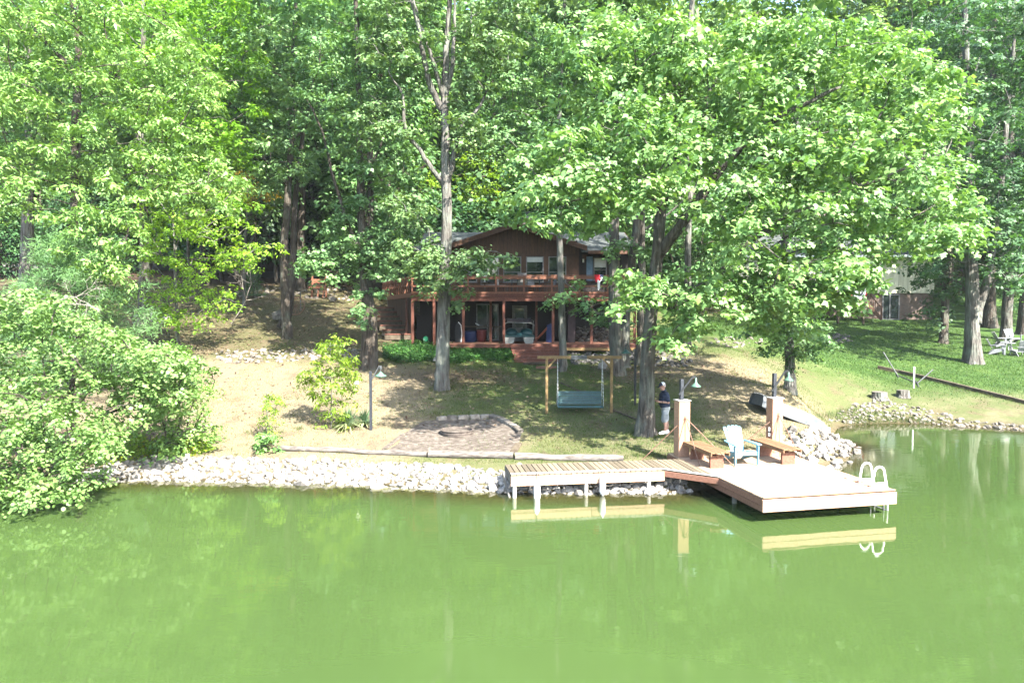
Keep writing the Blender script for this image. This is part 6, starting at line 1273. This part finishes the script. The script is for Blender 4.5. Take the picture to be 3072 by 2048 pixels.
# table with chairs on the upper deck
p = Vector((.75,37.3,DKZ)); t = thing('deck_table', p, 'glass patio table on the upper deck', 'table'); MB().box(p+Vector((0,0,.72)),(1.7,.9,.03)).build('table_top','galv',t)
for x in (-.75,.75):
    for y_ in (-.38,.38): MB().tube([p+Vector((x,y_,0)),p+Vector((x,y_,.71))],.025,6).build('leg','steel_dk',t)
def patio_chair(label, x, y_, rz, m_='trim_grey'):
    t = thing('patio_chair', (x,y_,DKZ), label, 'chair', 'patio chairs on the upper deck', rz); MB().cbox((0,0,.42),(.52,.5,.04),.01).build('seat',m_,t,world=False); MB().cbox((0,.27,.76),(.50,.03,.58),.01,Matrix.Rotation(-.15,3,'X')).build('backrest',m_,t,world=False)
    for s in (-1,1):
        MB().tube([(s*.27,-.28,0),(s*.27,-.26,.62),(s*.27,.2,.64)],.016,6).build('leg','steel_dk',t,world=False,smooth=True); MB().tube([(s*.27,.3,0),(s*.26,.22,.44),(s*.25,.33,1.06)],.016,6).build('leg','steel_dk',t,world=False,smooth=True)
patio_chair('grey sling patio chair at the window end of the deck table', -.55, 37.2, R(80)); patio_chair('grey sling patio chair with its back to the lake', .55, 36.6, R(180)); patio_chair('grey sling patio chair tucked against the house wall', 1.0, 38.1, 0); patio_chair('grey sling patio chair at the door end of the deck table', 2.1, 37.2, R(-80))
p = Vector((-1.55,38.7,DKZ)); t = thing('lantern_lamp', p, 'white table lamp seen through the deck window', 'lamp'); MB().lathe([(.08,.9),(.03,.95),(.03,1.15),(.0,1.16)],10,p+Vector((0,.2,-.2))).build('base','white_paint',t,smooth=True); MB().lathe([(.05,1.38),(.17,1.16)],14,p+Vector((0,.2,-.2))).build('shade','white_paint',t,smooth=True)
MB().box(p+Vector((0,.2,.62)),(.4,.3,.05)).build('stand','timber',t)
for z in (.0,): MB().box(p+Vector((0,.2,.3)),(.08,.08,.6)).build('leg','timber',t)
# flag drape over the rail
fx = hx(1793,HY-.12); fz = DKZ+.92; t = thing('flag_drape', (fx,HY-.1,fz), 'red white and blue cloth draped over the deck rail', 'flag')
def drape(x0_, x1_, z0_, z1_, m_, sk=0):
    V = []; 
    for i in range(7):
        for j in range(7):
            a = i/6; b2 = j/6; V.append(Vector((x0_+(x1_-x0_)*a+sk*b2, HY-.12-.02*math.sin(a*9)*b2-.01, z0_+(z1_-z0_)*b2-.05*math.sin(a*5)*b2)))
    MB().add(V,[(i*7+j,i*7+j+1,i*7+8+j,i*7+7+j) for i in range(6) for j in range(6)]).build('cloth_panel',m_,t,smooth='all')
drape(fx-.20,fx+.08,fz+.02,fz-.34,'red_cloth',.06); drape(fx-.03,fx+.10,fz-.26,fz-.75,'white_cloth',.02); drape(fx+.08,fx+.25,fz+.02,fz-.2,'navy_cloth',.05); drape(fx+.12,fx+.25,fz-.12,fz-.36,'white_cloth',-.08)
# ------------------------------------------------------------------ neighbour's house
NY = 56.0
def nx(u, y=NY): return (u-1536)/2048*y
def nz(v, y=NY): return CAM_H+(940-v)*y/2048
nh = thing('neighbour_house', (30,NY,4.2), 'cream sided house on a brown brick basement beyond the lawn', 'house')
xl, xr = nx(2180), nx(2800); zb_, zt_ = nz(879), nz(770); up = MB().box(((xl+xr)/2,NY+4,(zb_+zt_)/2),(xr-xl,8,zt_-zb_)).build('wall','cream',nh)
for i in range(46): w_ = (xr-xl)/46; MB().box((xl+w_*(i+.5),NY-.015,(zb_+zt_)/2),(w_-.035,.04,zt_-zb_)).build('siding_board','cream',up)
MB().box(((xl+xr)/2,NY+4,(zb_+3.6)/2-.02),(xr-xl-.1,7.8,zb_-3.6)).build('basement_wall','brick_far',nh)
nr = MB().prism([Vector((xl-.5,NY-.6,zt_)),Vector((xl-.5,NY+4,zt_+2.2)),Vector((xl-.5,NY+8.6,zt_))],(xr-xl+1,0,0)).build('roof','shingle',nh); MB().box(((xl+xr)/2,NY-.62,zt_-.02),(xr-xl+1,.1,.16)).build('gutter','white_paint',nr)
window(nh, nx(2580), nx(2622), nz(829), nz(787), NY-.04, .5, 'white_paint', t=.08); window(nh, nx(2460), nx(2500), nz(829), nz(787), NY-.04, .5, 'white_paint', t=.08)
sd = window(nh, nx(2648), nx(2697), nz(958), nz(884), NY+.08, 0, 'galv', t=.10, sill=False); MB().box((nx(2669),NY+.06,(nz(958)+nz(884))/2),(.10,.06,nz(884)-nz(958))).build('door_stile','galv',sd)
dy = NY-2.6; dz_ = nz(868,dy); da, db = nx(2140,dy), nx(2590,dy); nd_ = MB().box(((da+db)/2,dy+1.3,dz_-.1),(db-da,2.6,.22)).build('deck','house_brown',nh)
for x in np.linspace(da,db,7): MB().box((x,dy+.05,(dz_+3.7)/2),(.14,.14,dz_-3.7)).build('support_post','timber',nd_)
for z in (.12,.95): MB().box(((da+db)/2,dy-.02,dz_+z),(db-da,.05,.08)).build('rail','house_brown',nd_)
for x in np.arange(da,db,.16): MB().box((x,dy-.02,dz_+.53),(.035,.035,.78)).build('baluster','house_brown',nd_)
s0 = Vector((nx(2566,dy),dy+.2,dz_)); s1 = Vector((nx(2648,dy),dy+.2,nz(958,dy))); stp = MB().beam(s0,s1,.06,.26).build('stair','house_brown',nh); MB().beam(s0+Vector((0,0,.9)),s1+Vector((0,0,.9)),.06,.07).build('handrail','house_brown',stp)
for k in range(15): q = s0.lerp(s1,(k+.5)/15); MB().box(q+Vector((0,0,.45)),(.03,.03,.88)).build('baluster','house_brown',stp)
for k in range(11): q = s0.lerp(s1,(k+.5)/11); MB().box(q+Vector((0,.45,0)),(.26,.9,.04)).build('tread','house_brown',stp)
MB().box(s1+Vector((0,0,.5)),(.1,.1,1.1)).build('newel_post','house_brown',stp)
for u, lb_ in ((2573,'fan bunting at the head of the neighbour stairs'),(2510,'fan bunting half hidden by maple leaves on the neighbour deck'),(2438,'fan bunting in bright red and white on the neighbour deck')):
    c = Vector((nx(u,dy-.1),dy-.1,dz_+.02)); t = thing('flag_bunting', c, 'red white and blue '+lb_, 'bunting', 'bunting on the deck'); n_ = 16
    for r0_, r1_, m_ in ((.0,.22,'red_cloth'),(.22,.52,'white_cloth'),(.52,.68,'navy_cloth'),(.68,.98,'white_cloth'),(.98,1.15,'red_cloth')):
        V = []; 
        for k in range(n_+1):
            a = math.pi*k/n_
            for r_ in (r0_,r1_): V.append(c+Vector((-math.cos(a)*r_*.62,-.03*(k%2)-.02*r_,-math.sin(a)*r_*.85)))
        MB().add(V,[(2*k,2*k+1,2*k+3,2*k+2) for k in range(n_)]).build('pleated_band',m_,t)
# ------------------------------------------------------------------ truck, potting bench, wheel, posts
tp = gpx(975,834); tk = thing('pickup_truck', tp, 'white pickup truck parked behind leaves at the top of the slope', 'truck')
TL = 5.2; bx_ = tp+Vector((0,.9,0)); prof = [(-2.6,.55),(-2.6,1.12),(-1.0,1.12),(-.95,1.78),(.55,1.80),(1.15,1.18),(2.45,1.05),(2.6,.85),(2.6,.5)]
bd = MB().prism([bx_+Vector((x,-.9,z)) for x,z in prof],(0,1.8,0)).build('body','white_paint',tk)
for a, b_ in (((-.85,1.2),(-.1,1.7)),((0,1.2),(.55,1.7))): MB().prism([bx_+Vector((a[0],-.915,a[1])),bx_+Vector((b_[0]+(.25 if b_[0]>.4 else 0),-.915,a[1])),bx_+Vector((b_[0],-.915,b_[1])),bx_+Vector((a[0],-.915,b_[1]))],(0,.02,0)).build('side_window','glass',bd)
MB().box(bx_+Vector((0,-.91,.5)),(5.0,.02,.12)).build('sill_trim','black',bd)
for x in (-1.7,1.65):
    w_ = MB().lathe([(.2,-.12),(.36,-.12),(.385,-.09),(.385,.09),(.36,.12),(.2,.12)],20,bx_+Vector((x,-.86,.385)),Matrix.Rotation(R(90),3,'X')).build('wheel','rubber',tk,smooth=True); MB().lathe([(0,-.10),(.2,-.11),(.21,0)],16,bx_+Vector((x,-.88,.385)),Matrix.Rotation(R(-90),3,'X')).build('rim','galv',w_,smooth=True)
for x in (-1.7,1.65): MB().lathe([(.2,-.12),(.385,-.09),(.385,.09),(.2,.12)],20,bx_+Vector((x,.86,.385)),Matrix.Rotation(R(90),3,'X')).build('wheel','rubber',tk,smooth=True)
MB().box(bx_+Vector((2.58,-.7,.9)),(.06,.25,.14)).build('headlight','galv',tk); MB().box(bx_+Vector((-2.61,-.75,.95)),(.04,.2,.2)).build('tail_light','red_plastic',tk)
p = gpx(955,893); pbn = thing('potting_bench', p, 'red brown wooden potting bench with a high back on the slope', 'bench')
for x, h in ((-.45,1.5),(.45,1.5)): MB().box(p+Vector((x,.25,h/2)),(.10,.08,h)).build('back_post','house_rail',pbn)
for x in (-.40,.0,.35): MB().beam(p+Vector((x,-.2,0)),p+Vector((x+.08,-.1,.78)),.09,.06).build('leg','house_rail',pbn)
MB().cbox(p+Vector((0,0,.80)),(1.15,.65,.06),.01).build('bench_top','timber',pbn); MB().box(p+Vector((0,-.28,.70)),(1.1,.04,.18)).build('apron','house_red',pbn); MB().box(p+Vector((0,.27,1.1)),(1.1,.03,.3)).build('back_board','house_rail',pbn)
p = gpx(888,945); wh = thing('wagon_wheel', p, 'old spoked wagon wheel leaning behind the twin trunk hickory', 'wheel'); c = p+Vector((0,0,.52)); ring = [c+Vector((.50*math.cos(a),.08*math.sin(a)*2,.52*math.sin(a))) for a in np.linspace(0,6.283,25)[:-1]]
MB().tube(ring,.03,6,closed=True).build('rim','rust',wh,smooth=True); MB().lathe([(.07,-.08),(.07,.08)],10,c,Matrix.Rotation(R(90),3,'X')).build('hub','rust',wh)
for k in range(12): a = k*math.pi/6; MB().tube([c,c+Vector((.49*math.cos(a),.155*math.sin(a),.51*math.sin(a)))],.016,5).build('spoke','rust',wh)
p = gpx(902,931); tag(MB().tube([p,p+Vector((0,0,1.15))],.03,8).build('marker_post','galv',smooth=True),'thin grey marker post beside the old wheel','post')
p = px(713,770,60); p = on(p.x,p.y); up_ = thing('utility_pole', p, 'grey wooden utility pole at the driveway edge', 'pole'); MB().tube([p-Vector((0,0,.2)),p+Vector((0,0,8))],.14,10).build('pole','grey_wood',up_,smooth=True); MB().beam(p+Vector((-.8,0,7.6)),p+Vector((.8,0,7.6)),.1,.1).build('crossarm','grey_wood',up_)
# driftwood twigs: dead branch near the drive
rg = np.random.default_rng(7); b_ = px(745,800,38); t = thing('dead_branch', on(b_.x-1.0,b_.y), 'bare dead branch with pale crooked twigs on the slope', 'branch'); root_ = on(b_.x-1.0,b_.y); tw = MB(); 
def twig(p, d, l, r, k):
    q = p+d*l; tw.tube([p,p.lerp(q,.5)+Vector(rg.normal(size=3)*.05*l),q],[r,r*.8,r*.6],5)
    if k:
        for _ in range(3): twig(q,(d+Vector(rg.normal(size=3)*.55)).normalized(),l*.62,r*.6,k-1)
twig(root_,Vector((.55,-.1,.8)).normalized(),1.6,.035,4); tw.build('twigs','twig',t)
for (u,v,d_,dr_) in ((180,900,17.0,(.8,-.3,.1)),(300,930,18.2,(-.8,-.2,.25))):
    b_ = px(u,v,d_); tw = MB(); t = thing('dead_branch', b_, 'bleached dead twigs caught '+('low' if u < 200 else 'high')+' in the redbud', 'branch'); twig(b_,Vector(dr_).normalized(),.55,.014,4); tw.build('twigs','twig',t)
# young fir
p = gpx(760,893); rgf = np.random.default_rng(3); root = thing('fir_sapling', p, 'small dark fir on the slope by the rock ledge', 'sapling'); trunk_mesh(rgf,[([p-Vector((0,0,.1)),p+Vector((0,0,1.4)),p+Vector((0,0,2.9))],.045,.008,True)],.3,8).build('trunk','bark_brown',root)
n = 7000; h = rgf.random(n)**1.2*2.7+.2; a = rgf.random(n)*6.283; tier = .75+.25*np.cos(h*17); rd = (2.95-h)*.38*tier*rgf.random(n)**.5; c = np.array(tuple(p))+np.stack([np.cos(a)*rd,np.sin(a)*rd,h-.15*rd],1); d_ = unit(np.stack([np.cos(a),np.sin(a),.3*rgf.normal(size=n)],1)+.6*rgf.normal(size=(n,3))); s_ = unit(np.cross(d_,rgf.normal(size=(n,3))))
V = np.stack([c-s_*.008,c+s_*.008,c+d_*.11],1); link('crown',fast_mesh('crown',V,3,'leaf_dark',rgf.random(n)),root)

# ------------------------------------------------------------------ ivy and grass
def scatter_px(rng, poly, n):
    P = np.array(poly,float); lo, hi = P.min(0), P.max(0); out = []
    # coarse ray table then bilinear: enough for ground cover
    us = np.linspace(lo[0],hi[0],24); vs_ = np.linspace(lo[1],hi[1],16); tab = np.array([[tuple(gpx(u,v)) for v in vs_] for u in us]); q = lo+rng.random((n*3,2))*(hi-lo); ins = np.zeros(len(q),bool); j = len(P)-1
    for i in range(len(P)):
        c = (P[i,1]>q[:,1]) != (P[j,1]>q[:,1]); x = (P[j,0]-P[i,0])*(q[:,1]-P[i,1])/(P[j,1]-P[i,1]+1e-9)+P[i,0]; ins ^= c & (q[:,0]<x); j = i
    q = q[ins][:n]; fu = (q[:,0]-lo[0])/(hi[0]-lo[0])*23; fv = (q[:,1]-lo[1])/(hi[1]-lo[1])*15; iu = np.clip(fu.astype(int),0,22); iv = np.clip(fv.astype(int),0,14); a = (fu-iu)[:,None]; b_ = (fv-iv)[:,None]
    W = (tab[iu,iv]*(1-a)*(1-b_)+tab[iu+1,iv]*a*(1-b_)+tab[iu,iv+1]*(1-a)*b_+tab[iu+1,iv+1]*a*b_); W[:,2] = gz(W[:,0],W[:,1]); return W
def ground_leaves(rng, W, size, hmax, kind='ovate'):
    k = len(W); W = W.copy(); W[:,2] += rng.random(k)**1.5*hmax; a = unit(rng.normal(size=(k,3))*np.array([1,1,.4])); nrm = rng.normal(size=(k,3))*.4+np.array([0,-.3,1]); nrm = unit(nrm-a*(nrm*a).sum(-1,keepdims=True)); b_ = np.cross(nrm,a); sz = size*(.6+.8*rng.random(k)); T = LEAF[kind]
    return W[:,None]+sz[:,None,None]*(T[None,:,0:1]*a[:,None]+T[None,:,1:2]*b_[:,None]+T[None,:,2:3]*nrm[:,None])
rg = np.random.default_rng(8)
W = np.concatenate([scatter_px(rg,[(1150,1042),(1240,1030),(1330,1042),(1480,1042),(1530,1050),(1545,1080),(1500,1088),(1440,1082),(1380,1092),(1280,1085),(1200,1092),(1150,1075)],15000), scatter_px(rg,[(1190,985),(1230,970),(1340,985),(1340,1035),(1250,1035),(1200,1020)],5000), scatter_px(rg,[(1975,990),(2060,985),(2070,1040),(2030,1060),(1985,1050)],5000)])
tag(link('ivy_cover',fast_mesh('ivy_cover',ground_leaves(rg,W,.10,.28),4,'ivy',rg.random(len(W)))),'dense green ivy covering the ground below the porch','ivy',kind='stuff')
# fallen leaves
n = 60000; x = -20+40*rg.random(n); y = 21+30*rg.random(n)**1.1; l_, t_, d_ = ground_masks(x,y); k = rg.random(n) < np.clip(t_*.9+.10*(x<9)*(y>24),0,1)*(1-l_); x, y = x[k], y[k]; W = np.stack([x,y,gz(x,y)+.006],1); k = W[:,2] > .3; W = W[k]
tag(link('leaf_litter',fast_mesh('leaf_litter',ground_leaves(rg,W,.11,.03),4,'litter_leaf',rg.random(len(W)))),'brown fallen leaves strewn over the slope and under the trees','leaf litter',kind='stuff')
# weeds and low scrub on the left bank
W = scatter_px(rg,[(260,1290),(420,1330),(640,1340),(640,1365),(480,1380),(330,1400),(250,1380)],3500); V1 = ground_leaves(rg,W,.10,.35)
tag(link('bank_weeds',fast_mesh('bank_weeds',V1,4,'leaf_yel',rg.random(len(V1)))),'low leafy weeds among the stones of the left bank','weeds',kind='stuff')
def blades(rng, n, x0, x1, y0, y1, keepf, h0, h1, w):
    x = x0+(x1-x0)*rng.random(n); y = y0+(y1-y0)*rng.random(n); k = rng.random(n) < keepf(x,y); x, y = x[k], y[k]; z = gz(x,y); k = z > .12; x, y, z = x[k], y[k], z[k]; m_ = len(x)
    a = rng.random(m_)*6.283; h = h0+(h1-h0)*rng.random(m_); c = np.stack([x,y,z-.005],1); s_ = np.stack([np.cos(a),np.sin(a),0*a],1)*w; l = np.stack([rng.normal(size=m_)*.5,rng.normal(size=m_)*.5,np.ones(m_)],1); return np.stack([c-s_,c+s_,c+unit(l)*h[:,None]],1), np.stack([x,y],1)
def kf(x,y):
    lush, lit, dry = ground_masks(x,y); pm = (x>-4.2)&(x<.6)&(y>20.5)&(y<25.2); pn = .5+.5*np.sin(x*1.9+np.sin(y*1.3)*2)*np.cos(y*1.6+x*.7); return np.clip((1-lit)*(1-.55*dry)*(.25+.75*pn)*(1-lush)*np.where(pm,.12,1),0,1)
V, xy = blades(rg,190000,-12,14,20,36,kf,.04,.10,.011); l_, t_, d_ = ground_masks(xy[:,0],xy[:,1]); rn = np.clip(.15+.55*d_+.35*rg.random(len(V))+.15*np.sin(xy[:,0]*1.1)*np.sin(xy[:,1]*.9),0,1)
tag(link('lawn_grass',fast_mesh('lawn_grass',V,3,'blade',rn)),'short patchy dry grass on the sloping lawn','grass',kind='stuff')
V, xy = blades(rg,120000,12,34,29,56,lambda x,y: ground_masks(x,y)[0],.05,.12,.016)
tag(link('lush_grass',fast_mesh('lush_grass',V,3,'blade_lush',rg.random(len(V)))),'green mown grass on the shaded lawn next door','grass',kind='stuff')
tc = [(b6.x+.55*math.cos(t), b6.y+.45*math.sin(t)) for t in np.linspace(0,6.2,16)]+[(b3.x+.5*math.cos(t), b3.y+.45*math.sin(t)) for t in np.linspace(0,6.2,14)]+[(b7.x+.4*math.cos(t), b7.y+.35*math.sin(t)) for t in np.linspace(0,6.2,12)]
for (u0_,v0_),(u1_,v1_) in (((834,1350),(1280,1368)),((1290,1368),(1540,1373)),((1545,1374),(1870,1381)),((1310,1256),(1562,1296)),((2633,1110),(3072,1214)),((1900,1372),(2060,1372))):
    for t in np.linspace(0,1,34): q = gpx(u0_+(u1_-u0_)*t,v0_+(v1_-v0_)*t); tc.append((q.x+rg.normal()*.05,q.y+.12+rg.normal()*.07))
for _ in range(260): tc.append((-9+22*rg.random(),21+11*rg.random()))
tc = np.array(tc); tc = tc[~((tc[:,0]>-4.0)&(tc[:,0]<.5)&(tc[:,1]>20.9)&(tc[:,1]<25))]; k = len(tc)*22; ci = np.repeat(np.arange(len(tc)),22); x = tc[ci,0]+rg.normal(size=k)*.07; y = tc[ci,1]+rg.normal(size=k)*.07; z = gz(x,y); a = rg.random(k)*6.283; hh = (.07+.10*rg.random(len(tc)))[ci]*(.5+.7*rg.random(k)); c = np.stack([x,y,z-.01],1); s_ = np.stack([np.cos(a),np.sin(a),0*a],1)*.009
V = np.stack([c-s_,c+s_,c+unit(np.stack([rg.normal(size=k)*.45,rg.normal(size=k)*.45,np.ones(k)],1))*hh[:,None]],1); V = V[z>.2]
tag(link('grass_tufts',fast_mesh('grass_tufts',V,3,'blade',np.clip(.8*rg.random(len(V)),0,1))),'scattered longer grass tufts along logs timbers and tree feet','grass',kind='stuff')
W = scatter_px(rg,[(2440,1250),(2560,1225),(2700,1245),(2860,1275),(2720,1272),(2560,1278)],1500); k = len(W); a = rg.random(k)*6.283; h = .1+.2*rg.random(k); s_ = np.stack([np.cos(a),np.sin(a),0*a],1)*.008; V = np.stack([W-s_,W+s_,W+unit(np.stack([rg.normal(size=k)*.4,rg.normal(size=k)*.4,np.ones(k)],1))*h[:,None]],1)
tag(link('cove_grass',fast_mesh('cove_grass',V,3,'blade',.6*rg.random(k))),'tall sunlit grass tufts at the edge of the cove','grass',kind='stuff')

# ------------------------------------------------------------------ the person by the maple
def capsule_bm(bm, a, b_, ra, rb, n=14, sx=1.0):
    a = Vector(a); b_ = Vector(b_); d = b_-a; L_ = d.length; q = d.to_track_quat('Z','Y').to_matrix().to_4x4() if L_ > 1e-5 else Matrix(); rings = []
    for i in range(6): t = math.pi/2*(1-i/5.5); rings.append((-ra*math.sin(t), ra*math.cos(t)))
    for i in range(6): t = math.pi/2*((i+.5)/5.5); rings.append((L_+rb*math.sin(t), rb*math.cos(t)))
    vs_ = []
    for z, r in rings: vs_.append([bm.verts.new(Matrix.Translation(a) @ q @ Vector((math.cos(2*math.pi*j/n)*r*sx, math.sin(2*math.pi*j/n)*r, z))) for j in range(n)])
    for i in range(len(vs_)-1):
        for j in range(n): bm.faces.new((vs_[i][j], vs_[i][(j+1)%n], vs_[i+1][(j+1)%n], vs_[i+1][j]))
    bm.faces.new(vs_[0][::-1]); bm.faces.new(vs_[-1])
def ellip_bm(bm, c, r, rot=None, seg=18):
    m_ = Matrix.Translation(Vector(c)) @ (rot.to_4x4() if rot else Matrix()) @ Matrix.Diagonal((*r,1)); bmesh.ops.create_uvsphere(bm, u_segments=seg, v_segments=12, radius=1, matrix=m_)
def remeshed(name, fill, voxel, mname, parent, sm_it=6):
    bm = bmesh.new(); fill(bm); me = bpy.data.meshes.new(name); bm.to_mesh(me); bm.free(); o = bpy.data.objects.new(name,me); COL.objects.link(o)
    r = o.modifiers.new('r','REMESH'); r.mode = 'VOXEL'; r.voxel_size = voxel; s_ = o.modifiers.new('s','SMOOTH'); s_.factor = .5; s_.iterations = sm_it
    dg = bpy.context.evaluated_depsgraph_get(); m2 = bpy.data.meshes.new_from_object(o.evaluated_get(dg)); m2.name = name; bpy.data.objects.remove(o); m2.materials.append(M[mname]) if not m2.materials else None
    m2.polygons.foreach_set('use_smooth',[True]*len(m2.polygons)); return link(name,m2,parent,world=False)
pf_ = gpx(1992,1302); pe = thing('person', pf_, 'standing person in navy polo, grey cargo shorts and white cap looking down', 'person', rz=R(6))
# local frame: faces -X, +Y away from the camera
HIPZ, SHZ = .93, 1.43
def body(bm):
    for s, fx, kx in ((-1,-.02,-.03),(1,.11,.10)):                    # near leg (y<0) a little forward
        y = s*.10; capsule_bm(bm,(.03,y,HIPZ-.05),(kx,y*1.05,.50),.088,.062); capsule_bm(bm,(kx,y*1.05,.50),(fx+.035,y*1.05,.30),.060,.060); capsule_bm(bm,(fx+.035,y*1.05,.30),(fx+.03,y,.09),.056,.042); capsule_bm(bm,(fx+.03,y,.06),(fx-.10,y,.045),.045,.038)
    capsule_bm(bm,(.03,-.07,HIPZ),(.03,.07,HIPZ),.13,.13); capsule_bm(bm,(.03,0,HIPZ),(.0,0,1.16),.15,.16,sx=1.0); capsule_bm(bm,(.0,-.10,1.30),(.0,.10,1.30),.13,.13); capsule_bm(bm,(.01,-.155,1.41),(.01,.155,1.41),.062,.062)
    capsule_bm(bm,(.0,0,1.42),(-.045,0,1.55),.062,.056)
    hc = Vector((-.075,0,1.645)); rt = Matrix.Rotation(R(-24),3,'Y')
    ellip_bm(bm,hc+Vector((.02,0,.02)),(.103,.078,.105),rt); ellip_bm(bm,hc+rt @ Vector((-.045,0,-.055)),(.058,.056,.068),rt); ellip_bm(bm,hc+rt @ Vector((-.105,0,-.025)),(.020,.014,.024),rt)
    ellip_bm(bm,hc+rt @ Vector((-.085,0,-.10)),(.022,.030,.020),rt); ellip_bm(bm,hc+rt @ Vector((-.088,0,-.068)),(.016,.026,.010),rt)
    for s in (-1,1): ellip_bm(bm,hc+rt @ Vector((.02,s*.079,-.02)),(.022,.010,.032),rt); ellip_bm(bm,hc+rt @ Vector((-.085,s*.03,.012)),(.012,.018,.012),rt)
    for s in (-1,1):                                                   # upper arm down, forearm forward
        sh = Vector((.01,s*.20,1.395)); el_ = Vector((.05,s*.275,1.115)); wr = Vector((-.185,s*.185,1.125)); capsule_bm(bm,sh,el_,.052,.044); capsule_bm(bm,el_,wr,.044,.030)
        pm_ = wr+Vector((-.075,-s*.015,.012)); capsule_bm(bm,wr,pm_,.028,.030,sx=.8)
        for k in range(4):
            f0 = pm_+Vector((-.012,s*(.03-.02*k),.014-.004*k)); f1 = f0+Vector((-.036+.004*abs(k-1),-s*.012,-.004)); f2 = f1+Vector((-.018,-s*.016,-.022)); capsule_bm(bm,f0,f1,.0095,.009,8); capsule_bm(bm,f1,f2,.009,.0075,8)
        t0_ = pm_+Vector((.03,-s*.026,.012)); t1_ = t0_+Vector((-.036,-s*.016,.02)); capsule_bm(bm,t0_,t1_,.011,.010,8); capsule_bm(bm,t1_,t1_+Vector((-.026,-s*.002,.002)),.010,.008,8)
remeshed('body',body,.0075,'skin',pe,4)
def shirt(bm):
    capsule_bm(bm,(.02,-.07,.99),(.02,.07,.99),.158,.158); capsule_bm(bm,(-.005,-.03,1.10),(-.005,.03,1.10),.192,.192); capsule_bm(bm,(.0,-.05,1.16),(.0,.05,1.16),.178,.178); capsule_bm(bm,(.005,-.10,1.30),(.005,.10,1.30),.150,.150); capsule_bm(bm,(.015,-.165,1.405),(.015,.165,1.405),.076,.076); capsule_bm(bm,(.01,0,1.42),(-.015,0,1.475),.082,.072)
    for s in (-1,1): capsule_bm(bm,(.012,s*.195,1.395),(.043,s*.258,1.185),.077,.076)
sh_ = remeshed('shirt',shirt,.011,'shirt',pe,5)
MB().tube([(-.015+.075*math.cos(a),.07*math.sin(a),1.49+.02*math.cos(a)) for a in np.linspace(0,6.283,17)[:-1]],.014,6,closed=True).build('collar','shirt',sh_,world=False,smooth='all')
def shorts(bm):
    capsule_bm(bm,(.03,-.075,.93),(.03,.075,.93),.148,.148)
    for s, kx in ((-1,-.025),(1,.095)): capsule_bm(bm,(.03,s*.095,.86),(kx,s*.105,.56),.118,.112); capsule_bm(bm,(kx,s*.105,.55),(kx,s*.105,.50),.112,.108)
so_ = remeshed('shorts',shorts,.011,'shorts',pe,3)
MB().cbox((-.015,-.215,.63),(.15,.03,.17),.01,Matrix.Rotation(.05,3,'Y')).build('cargo_pocket','shorts',so_,world=False)
MB().tube([(.025+.152*math.cos(a),.20*math.sin(a),.985) for a in np.linspace(0,6.283,25)[:-1]],.018,6,closed=True).build('belt','black',pe,world=False,smooth='all')
for s, fx in ((-1,-.02),(1,.11)):
    def shoe(bm, s=s, fx=fx):
        y = s*.10; capsule_bm(bm,(fx+.06,y,.062),(fx-.05,y,.055),.056,.056); capsule_bm(bm,(fx-.05,y,.05),(fx-.165,y,.042),.054,.040); capsule_bm(bm,(fx+.05,y,.06),(fx+.035,y,.115),.055,.052)
    remeshed('shoe',shoe,.009,'shoe',pe,3)
hc = Vector((-.075,0,1.645)); rt = Matrix.Rotation(R(-24),3,'Y'); cp = MB(); n_ = 20; V = []
for i in range(7):
    th = math.pi/2*i/6
    for j in range(n_): a = 2*math.pi*j/n_; V.append(hc+rt @ Vector((.118*math.cos(th)*math.cos(a)+.012,.096*math.cos(th)*math.sin(a),.035+.105*math.sin(th))))
F = [(i*n_+j,i*n_+(j+1)%n_,(i+1)*n_+(j+1)%n_,(i+1)*n_+j) for i in range(6) for j in range(n_)]; mi = []
cp.add(V,F); cp.m = [1 if math.cos(2*math.pi*((k%n_)+.5)/n_) < -.05 else 0 for k in range(len(F))]; cap = cp.build('cap',['white_cloth','navy_cloth'],pe,world=False,smooth='all')
br = []
for r_ in (0,1):
    for k in range(9): a = math.pi*(k/8-.5); br.append(hc+rt @ Vector((-.085-(.115*math.cos(a) if r_ else .02*math.cos(a)),.088*math.sin(a)*(1 if not r_ else .92),.040-.022*r_*math.cos(a))))
vb = MB().add(br+[p_+Vector((0,0,.008)) for p_ in br],[(k,k+1,10+k,9+k) for k in range(8)]+[(18+k,27+k,28+k,19+k) for k in range(8)]+[(9+k,10+k,28+k,27+k) for k in range(8)]); vb.build('brim','navy_cloth',cap,world=False,smooth='all')
def hairf(bm): ellip_bm(bm,hc+rt @ Vector((.045,0,-.005)),(.078,.083,.062),rt)
remeshed('hair',hairf,.009,'hair',pe,2)
MB().tube([Vector((-.145,-.197,1.123))+Vector((.012*math.sin(a)*0,.034*math.cos(a),.034*math.sin(a))) for a in np.linspace(0,6.283,15)[:-1]],.010,6,closed=True).build('watch','black',pe,world=False,smooth='all')

# ------------------------------------------------------------------ thin haze volume added to lift shadows like lens glare
hm = bpy.data.materials.new('haze'); hm.use_nodes = True; hn = hm.node_tree.nodes; hn.clear(); ho = hn.new('ShaderNodeOutputMaterial'); hv = hn.new('ShaderNodeVolumePrincipled')
hv.inputs['Color'].default_value = (.86,.95,1,1); hv.inputs['Density'].default_value = .00018; hv.inputs['Anisotropy'].default_value = 0.0
hm.node_tree.links.new(hv.outputs[0], ho.inputs['Volume']); M['haze'] = hm
hb = MB().box((0,150,56),(1840,1530,126)).build('haze', 'haze'); tag(hb, 'thin pale haze volume added to lift shadows over the lake and woods', 'haze', kind='stuff')
